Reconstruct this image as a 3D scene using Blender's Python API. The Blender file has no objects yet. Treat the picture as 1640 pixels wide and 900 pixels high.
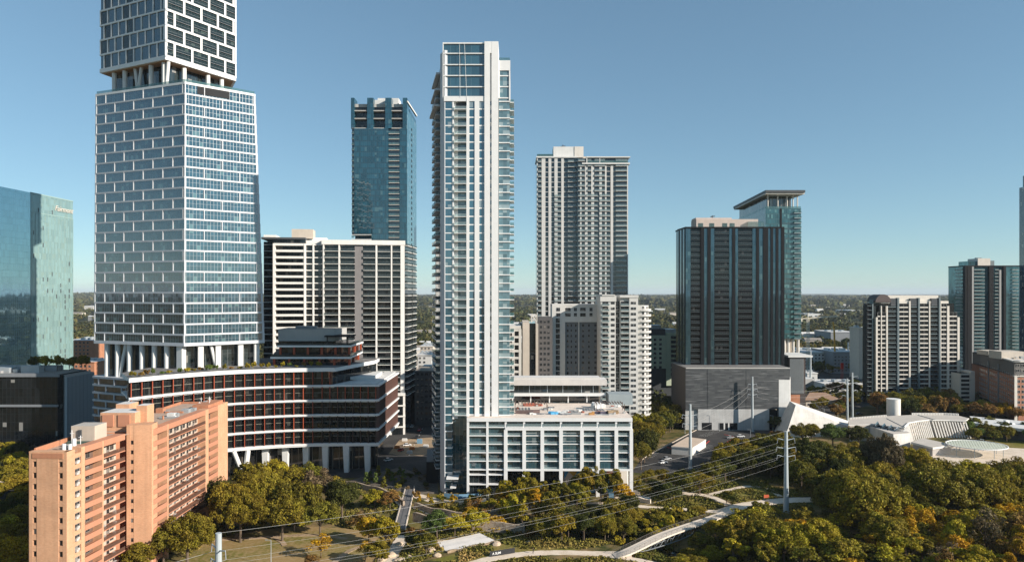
import bpy, bmesh, math, random
import numpy as np
from mathutils import Vector, Matrix, noise as mnoise
R = math.radians
random.seed(7)
SC = bpy.context.scene
COL = SC.collection

# ------------------------------------------------------------------ camera, sky, sun, exposure
F = 1640 * 24 / 36.0          # focal length in pixels of the 1640 x 900 photograph
CAMZ = 80.0                   # drone height in metres
cam = bpy.data.cameras.new('camera')
cam.lens = 24.0
cam.sensor_width = 36.0
cam.shift_y = 20 / 1640.0
cam.clip_start = 1.0
cam.clip_end = 60000.0
camo = bpy.data.objects.new('camera', cam)
camo.location = (0, 0, CAMZ)
camo.rotation_euler = (R(90), 0, 0)
COL.objects.link(camo)
SC.camera = camo

SUN_EL = R(24.0)
SUN_PHI = R(25.5)             # the sun stands to the right and a little behind the camera
sdir = Vector((math.cos(SUN_PHI) * math.cos(SUN_EL), -math.sin(SUN_PHI) * math.cos(SUN_EL), math.sin(SUN_EL)))
world = bpy.data.worlds.new('World')
SC.world = world
world.use_nodes = True
wn = world.node_tree
bg = wn.nodes['Background']
sky = wn.nodes.new('ShaderNodeTexSky')
sky.sky_type = 'NISHITA'
sky.sun_disc = False
sky.sun_elevation = SUN_EL
sky.sun_rotation = math.atan2(sdir.x, sdir.y)
sky.altitude = 1500.0
sky.air_density = 1.0
sky.dust_density = 0.0
sky.ozone_density = 3.0
skg = wn.nodes.new('ShaderNodeGamma'); skg.inputs[1].default_value = 0.67
skm = wn.nodes.new('ShaderNodeMix'); skm.data_type = 'RGBA'; skm.blend_type = 'MULTIPLY'; skm.inputs[0].default_value = 1.0; skm.inputs[7].default_value = (.85, 1.06, 1.07, 1)
wn.links.new(sky.outputs[0], skg.inputs[0]); wn.links.new(skg.outputs[0], skm.inputs[6]); wn.links.new(skm.outputs[2], bg.inputs[0])
bg.inputs[1].default_value = 0.134
sl = bpy.data.lights.new('sun', 'SUN')
sl.energy = 5.0
sl.angle = R(0.5)
sl.color = (1.0, 0.92, 0.82)
so = bpy.data.objects.new('sun', sl)
so.rotation_euler = sdir.to_track_quat('Z', 'Y').to_euler()
so.location = sdir * 900
COL.objects.link(so)
SC.view_settings.view_transform = 'Standard'
SC.view_settings.look = 'None'
SC.view_settings.exposure = 0.58
SC.view_settings.gamma = 1.0
SC.view_settings.use_curve_mapping = False
SC.render.engine = 'CYCLES'
SC.cycles.max_bounces = 6
SC.cycles.diffuse_bounces = 3
SC.cycles.glossy_bounces = 3
SC.cycles.transmission_bounces = 3
SC.cycles.transparent_max_bounces = 6
SC.cycles.caustics_reflective = False
SC.cycles.caustics_refractive = False
SC.cycles.sample_clamp_indirect = 4.0
SC.cycles.use_denoising = True

# ------------------------------------------------------------------ layout helpers (survey from the photograph)
def wx(px, Y): return (px - 820) * Y / F
def wz(py, Y): return CAMZ - (py - 470) * Y / F
def gp(px, py, z=0.0):
    Y = (CAMZ - z) * F / (py - 470)
    return (wx(px, Y), Y)

ORG = {}
def tag(o, label=None, cat=None, group=None, kind=None):
    if label: o['label'] = label
    if cat: o['category'] = cat
    if group: o['group'] = group
    if kind: o['kind'] = kind
    return o
def thing(name, label, cat, loc=(0, 0, 0), group=None, rz=0.0):
    o = bpy.data.objects.new(name, None)
    o.empty_display_size = 1.0
    COL.objects.link(o)
    o.location = loc
    o.rotation_euler = (0, 0, rz)
    ORG[o.name] = Vector(loc)
    return tag(o, label, cat, group)

class Fc:
    """a vertical facade plane from A to B (left to right seen from outside)"""
    def __init__(s, A, B):
        s.A = Vector((A[0], A[1])); s.B = Vector((B[0], B[1]))
        d = s.B - s.A
        s.L = d.length
        s.t = d / s.L
        s.n = Vector((s.t.y, -s.t.x))
        s.ang = math.atan2(s.t.y, s.t.x)
    def p(s, u, v, w=0.0):
        return Vector((s.A.x + s.t.x * u + s.n.x * w, s.A.y + s.t.y * u + s.n.y * w, v))
    def u(s, px):
        k = (px - 820) / F
        return (k * s.A.y - s.A.x) / (s.t.x - k * s.t.y)
    def z(s, u, py):
        y = s.A.y + s.t.y * u
        return wz(py, y)
LOCALF = Fc((0, 0), (1, 0))
def front(px0, px1, Y): return Fc((wx(px0, Y), Y), (wx(px1, Y), Y))

class MB:
    """collects quads, boxes, prisms and bars; build() links them as ONE mesh object"""
    def __init__(s): s.v = []; s.f = []; s.m = []; s.uv = []; s.sm = []
    def face(s, pts, m=0, uv=None, smooth=False):
        i = len(s.v)
        s.v.extend([tuple(p) for p in pts])
        s.f.append(tuple(range(i, i + len(pts))))
        s.m.append(m); s.sm.append(smooth)
        s.uv.append(uv if uv else [(p[0] + p[1], p[2]) for p in pts])
    def box(s, Fk, u0, u1, v0, v1, w0, w1, m=0, mt=None):
        P = lambda u, v, w: Fk.p(u, v, w)
        mt = m if mt is None else mt
        s.face([P(u0, v0, w1), P(u1, v0, w1), P(u1, v1, w1), P(u0, v1, w1)], m, [(u0, v0), (u1, v0), (u1, v1), (u0, v1)])
        s.face([P(u1, v0, w0), P(u0, v0, w0), P(u0, v1, w0), P(u1, v1, w0)], m, [(u1, v0), (u0, v0), (u0, v1), (u1, v1)])
        s.face([P(u0, v0, w0), P(u0, v0, w1), P(u0, v1, w1), P(u0, v1, w0)], m, [(w0, v0), (w1, v0), (w1, v1), (w0, v1)])
        s.face([P(u1, v0, w1), P(u1, v0, w0), P(u1, v1, w0), P(u1, v1, w1)], m, [(w1, v0), (w0, v0), (w0, v1), (w1, v1)])
        s.face([P(u0, v1, w1), P(u1, v1, w1), P(u1, v1, w0), P(u0, v1, w0)], mt, [(u0, w1), (u1, w1), (u1, w0), (u0, w0)])
        s.face([P(u0, v0, w0), P(u1, v0, w0), P(u1, v0, w1), P(u0, v0, w1)], m, [(u0, w0), (u1, w0), (u1, w1), (u0, w1)])
    def prism(s, poly, z0, z1, m=0, mt=None, poly1=None):
        """poly: counter-clockwise plan outline; poly1: the outline at the top if it differs"""
        n = len(poly); q = poly1 or poly
        mt = m if mt is None else mt
        run = 0.0
        for i in range(n):
            a, b = poly[i], poly[(i + 1) % n]; c, d = q[i], q[(i + 1) % n]
            L = math.hypot(b[0] - a[0], b[1] - a[1])
            s.face([(a[0], a[1], z0), (b[0], b[1], z0), (d[0], d[1], z1), (c[0], c[1], z1)], m,
                   [(run, z0), (run + L, z0), (run + L, z1), (run, z1)])
            run += L
        s.face([(p[0], p[1], z1) for p in q], mt, [(p[0], p[1]) for p in q])
        s.face([(p[0], p[1], z0) for p in reversed(poly)], m, [(p[0], p[1]) for p in reversed(poly)])
    def bar(s, a, b, r0, r1=None, n=6, m=0, cap=True):
        a = Vector(a); b = Vector(b); r1 = r0 if r1 is None else r1
        d = (b - a).normalized()
        x = d.orthogonal().normalized(); y = d.cross(x)
        ra = []; rb = []
        for k in range(n):
            t = 2 * math.pi * k / n
            o = x * math.cos(t) + y * math.sin(t)
            ra.append(a + o * r0); rb.append(b + o * r1)
        for k in range(n):
            j = (k + 1) % n
            s.face([ra[k], ra[j], rb[j], rb[k]], m, smooth=n > 4)
        if cap:
            s.face(rb, m); s.face(list(reversed(ra)), m)
    def abox(s, x0, x1, y0, y1, z0, z1, m=0, mt=None):
        s.box(Fc((x0, y0), (x1, y0)), 0, x1 - x0, z0, z1, -(y1 - y0), 0, m, mt)
    def only(s, ids):
        r = MB()
        for f, m, uv, sm in zip(s.f, s.m, s.uv, s.sm):
            if m in ids: r.face([s.v[i] for i in f], m, uv, sm)
        return r
    def mesh(s, name, mats, org=(0, 0, 0)):
        me = bpy.data.meshes.new(name)
        o = Vector(org)
        me.from_pydata([(v[0] - o.x, v[1] - o.y, v[2] - o.z) for v in s.v], [], s.f)
        for mt in (mats if isinstance(mats, (list, tuple)) else [mats]): me.materials.append(mt)
        if s.f:
            me.polygons.foreach_set('material_index', s.m)
            me.polygons.foreach_set('use_smooth', s.sm)
            uvl = me.uv_layers.new(name='UVMap')
            flat = [c for f in s.uv for p in f for c in p]
            uvl.data.foreach_set('uv', flat)
        me.update()
        return me
    def build(s, name, mats, parent=None, label=None, kind=None, org=None):
        """a part of `parent`, or a top-level thing when parent is None"""
        if parent is not None:
            og = ORG[parent.name]
            o = bpy.data.objects.new(name, s.mesh(name, mats, og))
            COL.objects.link(o); o.parent = parent; ORG[o.name] = og
        else:
            og = Vector(org or (0, 0, 0))
            o = bpy.data.objects.new(name, s.mesh(name, mats, og))
            COL.objects.link(o); o.location = og; ORG[o.name] = og
        if label: o['label'] = label
        if kind: o['kind'] = kind
        return o

MESHES = {}
def cells(parent, name, lst, mats, maker, limit=98, key=''):
    """lst of (Fc, u0, u1, v0, v1, w): the nearest `limit` become parts of their own (sharing meshes),
    the rest one 'stuff' part"""
    lst = sorted(lst, key=lambda c: c[0].p((c[1] + c[2]) / 2, 0).y + abs(c[3] - CAMZ) * .15)
    og = ORG[parent.name]
    for (Fk, u0, u1, v0, v1, w) in lst[:limit]:
        k = (name, key, maker.__name__, round(u1 - u0, 2), round(v1 - v0, 2), tuple(m.name for m in mats))
        if k not in MESHES:
            mb = MB(); maker(mb, LOCALF, 0, u1 - u0, 0, v1 - v0, 0)
            MESHES[k] = (mb.only((0,)).mesh(name, mats), mb.only((1, 2)).mesh('railing' if name == 'balcony' else 'frame', mats) if max(mb.m) > 0 else None)
        o = bpy.data.objects.new(name, MESHES[k][0])
        COL.objects.link(o); o.parent = parent
        o.location = Fk.p(u0, v0, w) - og
        o.rotation_euler = (0, 0, Fk.ang)
        if MESHES[k][1]:
            c = bpy.data.objects.new(MESHES[k][1].name.split('.')[0], MESHES[k][1]); COL.objects.link(c); c.parent = o
    if len(lst) > limit:
        mb = MB()
        for (Fk, u0, u1, v0, v1, w) in lst[limit:]: maker(mb, Fk, u0, u1, v0, v1, w)
        mb.build(name, mats, parent, kind='stuff')

def mk_window(mb, Fk, u0, u1, v0, v1, w):
    f = .07
    mb.box(Fk, u0 + f, u1 - f, v0 + f, v1 - f, w, w + .05, 0)
    mb.box(Fk, u0, u0 + f, v0, v1, w, w + .10, 1); mb.box(Fk, u1 - f, u1, v0, v1, w, w + .10, 1)
    mb.box(Fk, u0 + f, u1 - f, v0, v0 + f, w, w + .09, 1); mb.box(Fk, u0 + f, u1 - f, v1 - f, v1, w, w + .09, 1)
    if u1 - u0 > 1.2:
        c = (u0 + u1) / 2
        mb.box(Fk, c - f / 2, c + f / 2, v0 + f, v1 - f, w + .02, w + .085, 1)
def mk_pane(mb, Fk, u0, u1, v0, v1, w):
    mb.box(Fk, u0, u1, v0, v1, w - .06, w, 0)
def mk_balcony(depth, th=.28, rail=1.05, parts=True):
    """slab in material 0, railing panel in 1, rail in 2; projects `depth` from w"""
    def maker(mb, Fk, u0, u1, v0, v1, w):
        mb.box(Fk, u0, u1, v0, v0 + th, w, w + depth, 0)
        a, b = v0 + th + .04, v0 + th + rail
        mb.box(Fk, u0 + .06, u1 - .06, a, b, w + depth - .10, w + depth - .06, 1)
        mb.box(Fk, u0 + .06, u0 + .10, a, b, w, w + depth - .12, 1)
        mb.box(Fk, u1 - .10, u1 - .06, a, b, w, w + depth - .12, 1)
        mb.box(Fk, u0 + .03, u1 - .03, b, b + .05, w + depth - .13, w + depth - .03, 2)
    maker.__name__ = 'balc%.2f_%.2f_%.2f' % (depth, th, rail)
    return maker

def roof_clutter(parent, x0, x1, y0, y1, z, n, seed, mats):
    rr = random.Random(seed)
    for k in range(n):
        x, y = rr.uniform(x0, x1), rr.uniform(y0, y1); mb = MB(); t = k % 4
        if t == 0: mb.abox(x - 1.2, x + 1.2, y - .9, y + .9, z, z + rr.uniform(.9, 1.8)); mb.abox(x - .8, x + .8, y - .5, y + .5, z + 1.8, z + 2.0) if False else None; nm = 'roof_unit'
        elif t == 1: mb.bar((x, y, z), (x, y, z + rr.uniform(.8, 1.5)), .3, n=8); nm = 'vent_pipe'
        elif t == 2: mb.abox(x - rr.uniform(1.5, 4), x + rr.uniform(1.5, 4), y - .25, y + .25, z + .15, z + .65); nm = 'duct'
        else: mb.abox(x - .6, x + .6, y - .6, y + .6, z, z + .7); nm = 'roof_hatch'
        mb.build(nm, [mats[k % len(mats)]], parent)

# ------------------------------------------------------------------ materials
MAT = {}
def nodes(name):
    m = bpy.data.materials.new(name); m.use_nodes = True
    nt = m.node_tree
    return m, nt, nt.nodes['Principled BSDF']
def N(nt, typ, **kw):
    n = nt.nodes.new(typ)
    for k, v in kw.items(): setattr(n, k, v)
    return n
def mth(nt, op, a, b=None, c=None):
    n = nt.nodes.new('ShaderNodeMath'); n.operation = op
    for i, v in enumerate((a, b, c)):
        if v is None: continue
        if isinstance(v, (int, float)): n.inputs[i].default_value = v
        else: nt.links.new(v, n.inputs[i])
    return n.outputs[0]
def mixc(nt, fac, a, b):
    n = nt.nodes.new('ShaderNodeMix'); n.data_type = 'RGBA'
    for idx, v in ((0, fac), (6, a), (7, b)):
        if isinstance(v, (int, float)): n.inputs[idx].default_value = v
        elif isinstance(v, tuple): n.inputs[idx].default_value = (*v[:3], 1)
        else: nt.links.new(v, n.inputs[idx])
    return n.outputs[2]
def solid(name, col, rough=.7, var=.12, scale=.35, metal=0.0, streak=True, spec=.3):
    """painted or cast surface with weathering: large soft stains, rain streaks and fine grain"""
    if name in MAT: return MAT[name]
    m, nt, b = nodes(name)
    geo = N(nt, 'ShaderNodeNewGeometry')
    n1 = N(nt, 'ShaderNodeTexNoise'); n1.inputs['Scale'].default_value = scale; n1.inputs['Detail'].default_value = 5
    nt.links.new(geo.outputs['Position'], n1.inputs['Vector'])
    v = mth(nt, 'MULTIPLY_ADD', n1.outputs[0], 2 * var, 1 - var)
    if streak:
        mp = N(nt, 'ShaderNodeMapping'); mp.inputs['Scale'].default_value = (1.3, 1.3, .06)
        nt.links.new(geo.outputs['Position'], mp.inputs['Vector'])
        n2 = N(nt, 'ShaderNodeTexNoise'); n2.inputs['Scale'].default_value = 1.0; n2.inputs['Detail'].default_value = 3
        nt.links.new(mp.outputs[0], n2.inputs['Vector'])
        v = mth(nt, 'MULTIPLY', v, mth(nt, 'MULTIPLY_ADD', n2.outputs[0], 1.2 * var, 1 - .6 * var))
    c = N(nt, 'ShaderNodeVectorMath', operation='SCALE')
    c.inputs[0].default_value = col
    nt.links.new(v, c.inputs['Scale'])
    nt.links.new(c.outputs[0], b.inputs['Base Color'])
    b.inputs['Roughness'].default_value = rough
    b.inputs['Metallic'].default_value = metal
    b.inputs['Specular IOR Level'].default_value = spec
    MAT[name] = m
    return m
def glass(name, tint, pane=(1.5, 3.6), line=.05, linecol=(.03, .035, .04), sill=.0, sillcol=(.05, .06, .07), blind=.18, blindcol=(.25, .24, .22),
          ior=2.4, rough=.03, wob=.004, var=.5, hline=.06, metal=.0):
    """coated facade glass: panes with slightly different tilt, blinds and mullion lines laid out by the UVs (metres)"""
    if name in MAT: return MAT[name]
    m, nt, b = nodes(name)
    uv = N(nt, 'ShaderNodeUVMap'); uv.uv_map = 'UVMap'
    sp = N(nt, 'ShaderNodeSeparateXYZ'); nt.links.new(uv.outputs[0], sp.inputs[0])
    oi = N(nt, 'ShaderNodeObjectInfo')
    ux = mth(nt, 'DIVIDE', sp.outputs[0], pane[0]); vy = mth(nt, 'DIVIDE', sp.outputs[1], pane[1])
    fx = mth(nt, 'FRACT', ux); fy = mth(nt, 'FRACT', vy)
    cx = mth(nt, 'FLOOR', ux); cy = mth(nt, 'FLOOR', vy)
    cb = N(nt, 'ShaderNodeCombineXYZ')
    nt.links.new(cx, cb.inputs[0]); nt.links.new(cy, cb.inputs[1])
    nt.links.new(mth(nt, 'MULTIPLY', oi.outputs['Random'], 97.0), cb.inputs[2])
    wno = N(nt, 'ShaderNodeTexWhiteNoise'); wno.noise_dimensions = '3D'
    nt.links.new(cb.outputs[0], wno.inputs['Vector'])
    rs = N(nt, 'ShaderNodeSeparateColor'); nt.links.new(wno.outputs['Color'], rs.inputs[0])
    # tint varies a little from pane to pane; some panes have a blind drawn part of the way
    tv = mth(nt, 'MULTIPLY_ADD', rs.outputs[0], var, 1 - var / 2)
    ts = N(nt, 'ShaderNodeVectorMath', operation='SCALE'); ts.inputs[0].default_value = tint
    nt.links.new(tv, ts.inputs['Scale'])
    isb = mth(nt, 'LESS_THAN', rs.outputs[1], blind)
    drop = mth(nt, 'GREATER_THAN', fy, mth(nt, 'MULTIPLY', rs.outputs[2], .8))
    col = mixc(nt, mth(nt, 'MULTIPLY', isb, drop), ts.outputs[0], blindcol)
    lx = mth(nt, 'LESS_THAN', fx, line / pane[0])
    ly = mth(nt, 'LESS_THAN', fy, hline / pane[1])
    ln = mth(nt, 'MAXIMUM', lx, ly)
    if sill > 0:
        sl_ = mth(nt, 'LESS_THAN', fy, sill / pane[1])
        col = mixc(nt, sl_, col, sillcol)
    col = mixc(nt, ln, col, linecol)
    nt.links.new(col, b.inputs['Base Color'])
    nt.links.new(mth(nt, 'MULTIPLY_ADD', ln, .4, rough), b.inputs['Roughness'])
    geo = N(nt, 'ShaderNodeNewGeometry')
    off = N(nt, 'ShaderNodeVectorMath', operation='SUBTRACT'); nt.links.new(wno.outputs['Color'], off.inputs[0]); off.inputs[1].default_value = (.5, .5, .5)
    sc = N(nt, 'ShaderNodeVectorMath', operation='SCALE'); nt.links.new(off.outputs[0], sc.inputs[0]); sc.inputs['Scale'].default_value = wob * 2
    ad = N(nt, 'ShaderNodeVectorMath', operation='ADD'); nt.links.new(geo.outputs['Normal'], ad.inputs[0]); nt.links.new(sc.outputs[0], ad.inputs[1])
    no = N(nt, 'ShaderNodeVectorMath', operation='NORMALIZE'); nt.links.new(ad.outputs[0], no.inputs[0])
    nt.links.new(no.outputs[0], b.inputs['Normal'])
    b.inputs['IOR'].default_value = ior
    b.inputs['Metallic'].default_value = metal
    b.inputs['Specular IOR Level'].default_value = .5
    MAT[name] = m
    return m
def bricks(name, col, col2, mortar, bw=.6, bh=.2, rough=.85):
    if name in MAT: return MAT[name]
    m, nt, b = nodes(name)
    uv = N(nt, 'ShaderNodeUVMap'); uv.uv_map = 'UVMap'
    br = N(nt, 'ShaderNodeTexBrick')
    br.inputs['Color1'].default_value = (*col, 1); br.inputs['Color2'].default_value = (*col2, 1); br.inputs['Mortar'].default_value = (*mortar, 1)
    br.inputs['Scale'].default_value = 1.0; br.inputs['Brick Width'].default_value = bw; br.inputs['Row Height'].default_value = bh
    br.inputs['Mortar Size'].default_value = .02
    nt.links.new(uv.outputs[0], br.inputs['Vector'])
    geo = N(nt, 'ShaderNodeNewGeometry')
    n1 = N(nt, 'ShaderNodeTexNoise'); n1.inputs['Scale'].default_value = .22; n1.inputs['Detail'].default_value = 6
    nt.links.new(geo.outputs['Position'], n1.inputs['Vector'])
    mp = N(nt, 'ShaderNodeMapping'); mp.inputs['Scale'].default_value = (1.1, 1.1, .05)
    nt.links.new(geo.outputs['Position'], mp.inputs['Vector'])
    n2 = N(nt, 'ShaderNodeTexNoise'); n2.inputs['Detail'].default_value = 4; nt.links.new(mp.outputs[0], n2.inputs['Vector']); n2.inputs['Scale'].default_value = 1
    v = mth(nt, 'MULTIPLY', mth(nt, 'MULTIPLY_ADD', n1.outputs[0], .5, .75), mth(nt, 'MULTIPLY_ADD', n2.outputs[0], .35, .83))
    c = N(nt, 'ShaderNodeVectorMath', operation='SCALE')
    nt.links.new(br.outputs['Color'], c.inputs[0]); nt.links.new(v, c.inputs['Scale'])
    nt.links.new(c.outputs[0], b.inputs['Base Color'])
    b.inputs['Roughness'].default_value = rough
    b.inputs['Specular IOR Level'].default_value = .2
    MAT[name] = m
    return m

WHITE = solid('white_panel', (.78, .77, .75), .55, .07)
WHITE2 = solid('white_concrete', (.66, .65, .62), .75, .12)
CREAM = solid('cream_concrete', (.68, .63, .56), .8, .12)
BEIGE = solid('beige_stucco', (.55, .48, .40), .85, .12)
GREY = solid('grey_concrete', (.36, .36, .35), .8, .16)
DGREY = solid('dark_grey_metal', (.07, .075, .08), .5, .15)
BLACK = solid('black_metal', (.010, .011, .013), .55, .2, spec=.15)
MIDGREY = solid('grey_panel', (.22, .23, .24), .6, .14)
STEEL = solid('galvanised_steel', (.42, .45, .46), .45, .12, metal=.35)
ROOFM = solid('gravel_roof', (.30, .26, .22), .95, .3, scale=.5, streak=False)
ROOFL = solid('pale_roof_membrane', (.62, .60, .57), .9, .2, scale=.25, streak=False)
FIN = solid('terracotta_fin', (.40, .080, .035), .5, .12)
FRAME = solid('window_frame_grey', (.30, .31, .32), .5, .1)
RAIL = solid('rail_metal', (.45, .47, .48), .4, .1, metal=.3)
def rail_glass(name, col, clear):
    m, nt, b = nodes(name)
    b.inputs['Base Color'].default_value = (*col, 1); b.inputs['Roughness'].default_value = .08
    b.inputs['IOR'].default_value = 1.7
    tr = N(nt, 'ShaderNodeBsdfTransparent'); tr.inputs[0].default_value = (.86, .93, .92, 1)
    mx = N(nt, 'ShaderNodeMixShader'); mx.inputs[0].default_value = clear
    nt.links.new(b.outputs[0], mx.inputs[1]); nt.links.new(tr.outputs[0], mx.inputs[2])
    nt.links.new(mx.outputs[0], nt.nodes['Material Output'].inputs[0])
    MAT[name] = m
    return m
GRAILW = rail_glass('pale_glass_railing', (.30, .38, .39), .62)
GRAILD = rail_glass('dark_glass_railing', (.03, .045, .05), .62)
GRAILT = rail_glass('teal_glass_railing', (.10, .20, .21), .6)
SOFFIT = solid('timber_soffit', (.38, .22, .12), .6, .2)
# ------------------------------------------------------------------ ground, paths, roads, water
CREEK = [(-48, 237), (-20, 241), (8, 237), (30, 233), (49, 223), (58, 206), (72, 180)]
def seg_d(p, a, b):
    ax, ay = a; bx, by = b
    dx, dy = bx - ax, by - ay
    t = max(0, min(1, ((p[0] - ax) * dx + (p[1] - ay) * dy) / (dx * dx + dy * dy)))
    return math.hypot(p[0] - ax - t * dx, p[1] - ay - t * dy)
def gh(x, y):
    h = 0.0
    if 120 < y < 300 and -60 < x < 140:
        d = min(seg_d((x, y), CREEK[i], CREEK[i + 1]) for i in range(len(CREEK) - 1))
        h -= 4.5 * math.exp(-(d / 8.0) ** 2)
    r = math.hypot(x, y)
    if r > 3500:
        k = min(1, (r - 3500) / 9000)
        h += k * (30 + 55 * mnoise.fractal((x / 5200.0, y / 5200.0, 1.7), 1.0, 2.0, 3))
        if y < 0: h *= .3
    return h
def axis(lo, hi, step):
    a = list(np.arange(lo, hi + .1, step)); s = step; v = lo; left = []
    while v > -42000: s *= 1.22; v -= s; left.append(v)
    s = step; v = a[-1]; right = []
    while v < 42000: s *= 1.22; v += s; right.append(v)
    return left[::-1] + a + right
gx = axis(-200, 330, 3.5); gy = axis(140, 520, 3.5)
def ground_mat():
    m, nt, b = nodes('park_earth')
    geo = N(nt, 'ShaderNodeNewGeometry')
    def ns(scale, det=5):
        n = N(nt, 'ShaderNodeTexNoise'); n.inputs['Scale'].default_value = scale; n.inputs['Detail'].default_value = det
        nt.links.new(geo.outputs['Position'], n.inputs['Vector']); return n.outputs[0]
    def step(v, a, c):
        mr = N(nt, 'ShaderNodeMapRange'); mr.inputs[1].default_value = a; mr.inputs[2].default_value = c
        nt.links.new(v, mr.inputs[0]); return mr.outputs[0]
    c = mixc(nt, step(ns(.055), .4, .6), (.10, .09, .025), (.24, .165, .08))
    c = mixc(nt, step(ns(.16), .48, .62), c, (.05, .06, .016))
    c = mixc(nt, step(ns(1.1), .5, .75), c, (.11, .09, .035))
    # beyond the near blocks the land is wooded suburb
    sp = N(nt, 'ShaderNodeSeparateXYZ'); nt.links.new(geo.outputs['Position'], sp.inputs[0])
    far = mixc(nt, step(ns(.004, 6), .42, .58), (.030, .040, .018), (.060, .058, .026))
    far = mixc(nt, step(ns(.0009, 4), .55, .66), far, (.13, .12, .085))
    far = mixc(nt, step(ns(.02, 3), .6, .68), far, (.14, .12, .09))
    c = mixc(nt, step(sp.outputs[1], 420, 520), c, far)
    nt.links.new(c, b.inputs['Base Color']); b.inputs['Roughness'].default_value = .95; b.inputs['Specular IOR Level'].default_value = .1
    return m
mb = MB()
V = [(x, y, gh(x, y)) for y in gy for x in gx]
nx = len(gx)
me = bpy.data.meshes.new('ground')
me.from_pydata(V, [], [(j * nx + i, j * nx + i + 1, (j + 1) * nx + i + 1, (j + 1) * nx + i) for j in range(len(gy) - 1) for i in range(nx - 1)])
me.materials.append(ground_mat())
for p in me.polygons: p.use_smooth = True
o = bpy.data.objects.new('ground', me); COL.objects.link(o); o['kind'] = 'structure'

def patchy(name, c1, c2, c3, s1=.12, s2=.9, rough=.92):
    if name in MAT: return MAT[name]
    m, nt, b = nodes(name)
    geo = N(nt, 'ShaderNodeNewGeometry')
    def ns(scale, det=5):
        n = N(nt, 'ShaderNodeTexNoise'); n.inputs['Scale'].default_value = scale; n.inputs['Detail'].default_value = det
        nt.links.new(geo.outputs['Position'], n.inputs['Vector'])
        mr = N(nt, 'ShaderNodeMapRange'); mr.inputs[1].default_value = .42; mr.inputs[2].default_value = .6
        nt.links.new(n.outputs[0], mr.inputs[0]); return mr.outputs[0]
    c = mixc(nt, ns(s1), c1, c2)
    c = mixc(nt, mth(nt, 'MULTIPLY', ns(s2), .6), c, c3)
    nt.links.new(c, b.inputs['Base Color']); b.inputs['Roughness'].default_value = rough; b.inputs['Specular IOR Level'].default_value = .15
    MAT[name] = m
    return m
LAWN = patchy('dry_lawn', (.30, .20, .085), (.17, .15, .035), (.35, .25, .125), .07, .8)
GREEN = patchy('green_lawn', (.165, .15, .028), (.27, .195, .065), (.11, .115, .02), .1, 1.0)
ASPH = patchy('asphalt', (.055, .052, .05), (.085, .08, .075), (.04, .04, .04), .08, 1.3)
PAVE = patchy('pale_concrete_paving', (.70, .58, .46), (.58, .47, .35), (.76, .65, .53), .2, 1.4)
DIRT = patchy('sandy_dirt', (.38, .27, .17), (.28, .20, .12), (.45, .34, .23), .2, 1.4)
PAVED = patchy('grey_paving', (.20, .19, .18), (.15, .145, .14), (.25, .24, .23), .1, 1.1)
STONE = patchy('limestone_blocks', (.34, .25, .17), (.20, .15, .11), (.50, .42, .33), .5, 1.8)
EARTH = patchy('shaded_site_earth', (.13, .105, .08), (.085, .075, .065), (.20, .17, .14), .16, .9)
REDK = solid('red_painted_kerb', (.45, .05, .04), .7, .2)
LEVEL = [0.03]
def ribbon(name, pts, wd, mat, dz=None, world_pts=False, kind='structure', thick=.12):
    """a path laid along ground points given in photograph pixels, following the terrain, with a low edge"""
    P = [Vector(p if world_pts else gp(*p)) for p in pts]
    # smooth (Catmull-Rom)
    Q = []
    for i in range(len(P) - 1):
        p0, p1, p2, p3 = P[max(0, i - 1)], P[i], P[i + 1], P[min(len(P) - 1, i + 2)]
        for k in range(8):
            t = k / 8
            Q.append(.5 * ((2 * p1) + (p2 - p0) * t + (2 * p0 - 5 * p1 + 4 * p2 - p3) * t * t + (3 * p1 - p0 - 3 * p2 + p3) * t ** 3))
    Q.append(P[-1])
    if dz is None: dz = LEVEL[0]; LEVEL[0] += .006
    mb = MB(); L = []; Rr = []
    for i, q in enumerate(Q):
        d = (Q[min(i + 1, len(Q) - 1)] - Q[max(0, i - 1)]).normalized()
        nrm = Vector((-d.y, d.x)); h = gh(q.x, q.y) + dz
        w_ = wd * .5 * (1 + .06 * math.sin(i * 1.7))
        L.append((q.x + nrm.x * w_, q.y + nrm.y * w_, h)); Rr.append((q.x - nrm.x * w_, q.y - nrm.y * w_, h))
    for i in range(len(Q) - 1):
        mb.face([Rr[i], Rr[i + 1], L[i + 1], L[i]], 0)
        lo = lambda p: (p[0], p[1], p[2] - dz - thick)
        mb.face([lo(Rr[i]), lo(Rr[i + 1]), Rr[i + 1], Rr[i]], 0)
        mb.face([L[i], L[i + 1], lo(L[i + 1]), lo(L[i])], 0)
    return mb.build(name, [mat], kind=kind)
def sheet(name, pts, mat, world_pts=False, dz=None, kind='structure', thick=.1):
    P = [p if world_pts else gp(*p) for p in pts]
    a = sum(P[i][0] * P[(i + 1) % len(P)][1] - P[(i + 1) % len(P)][0] * P[i][1] for i in range(len(P)))
    if a < 0: P = P[::-1]
    if dz is None: dz = LEVEL[0]; LEVEL[0] += .006
    mb = MB(); mb.prism(P, dz - thick, dz, 0)
    return mb.build(name, [mat], kind=kind)

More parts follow.
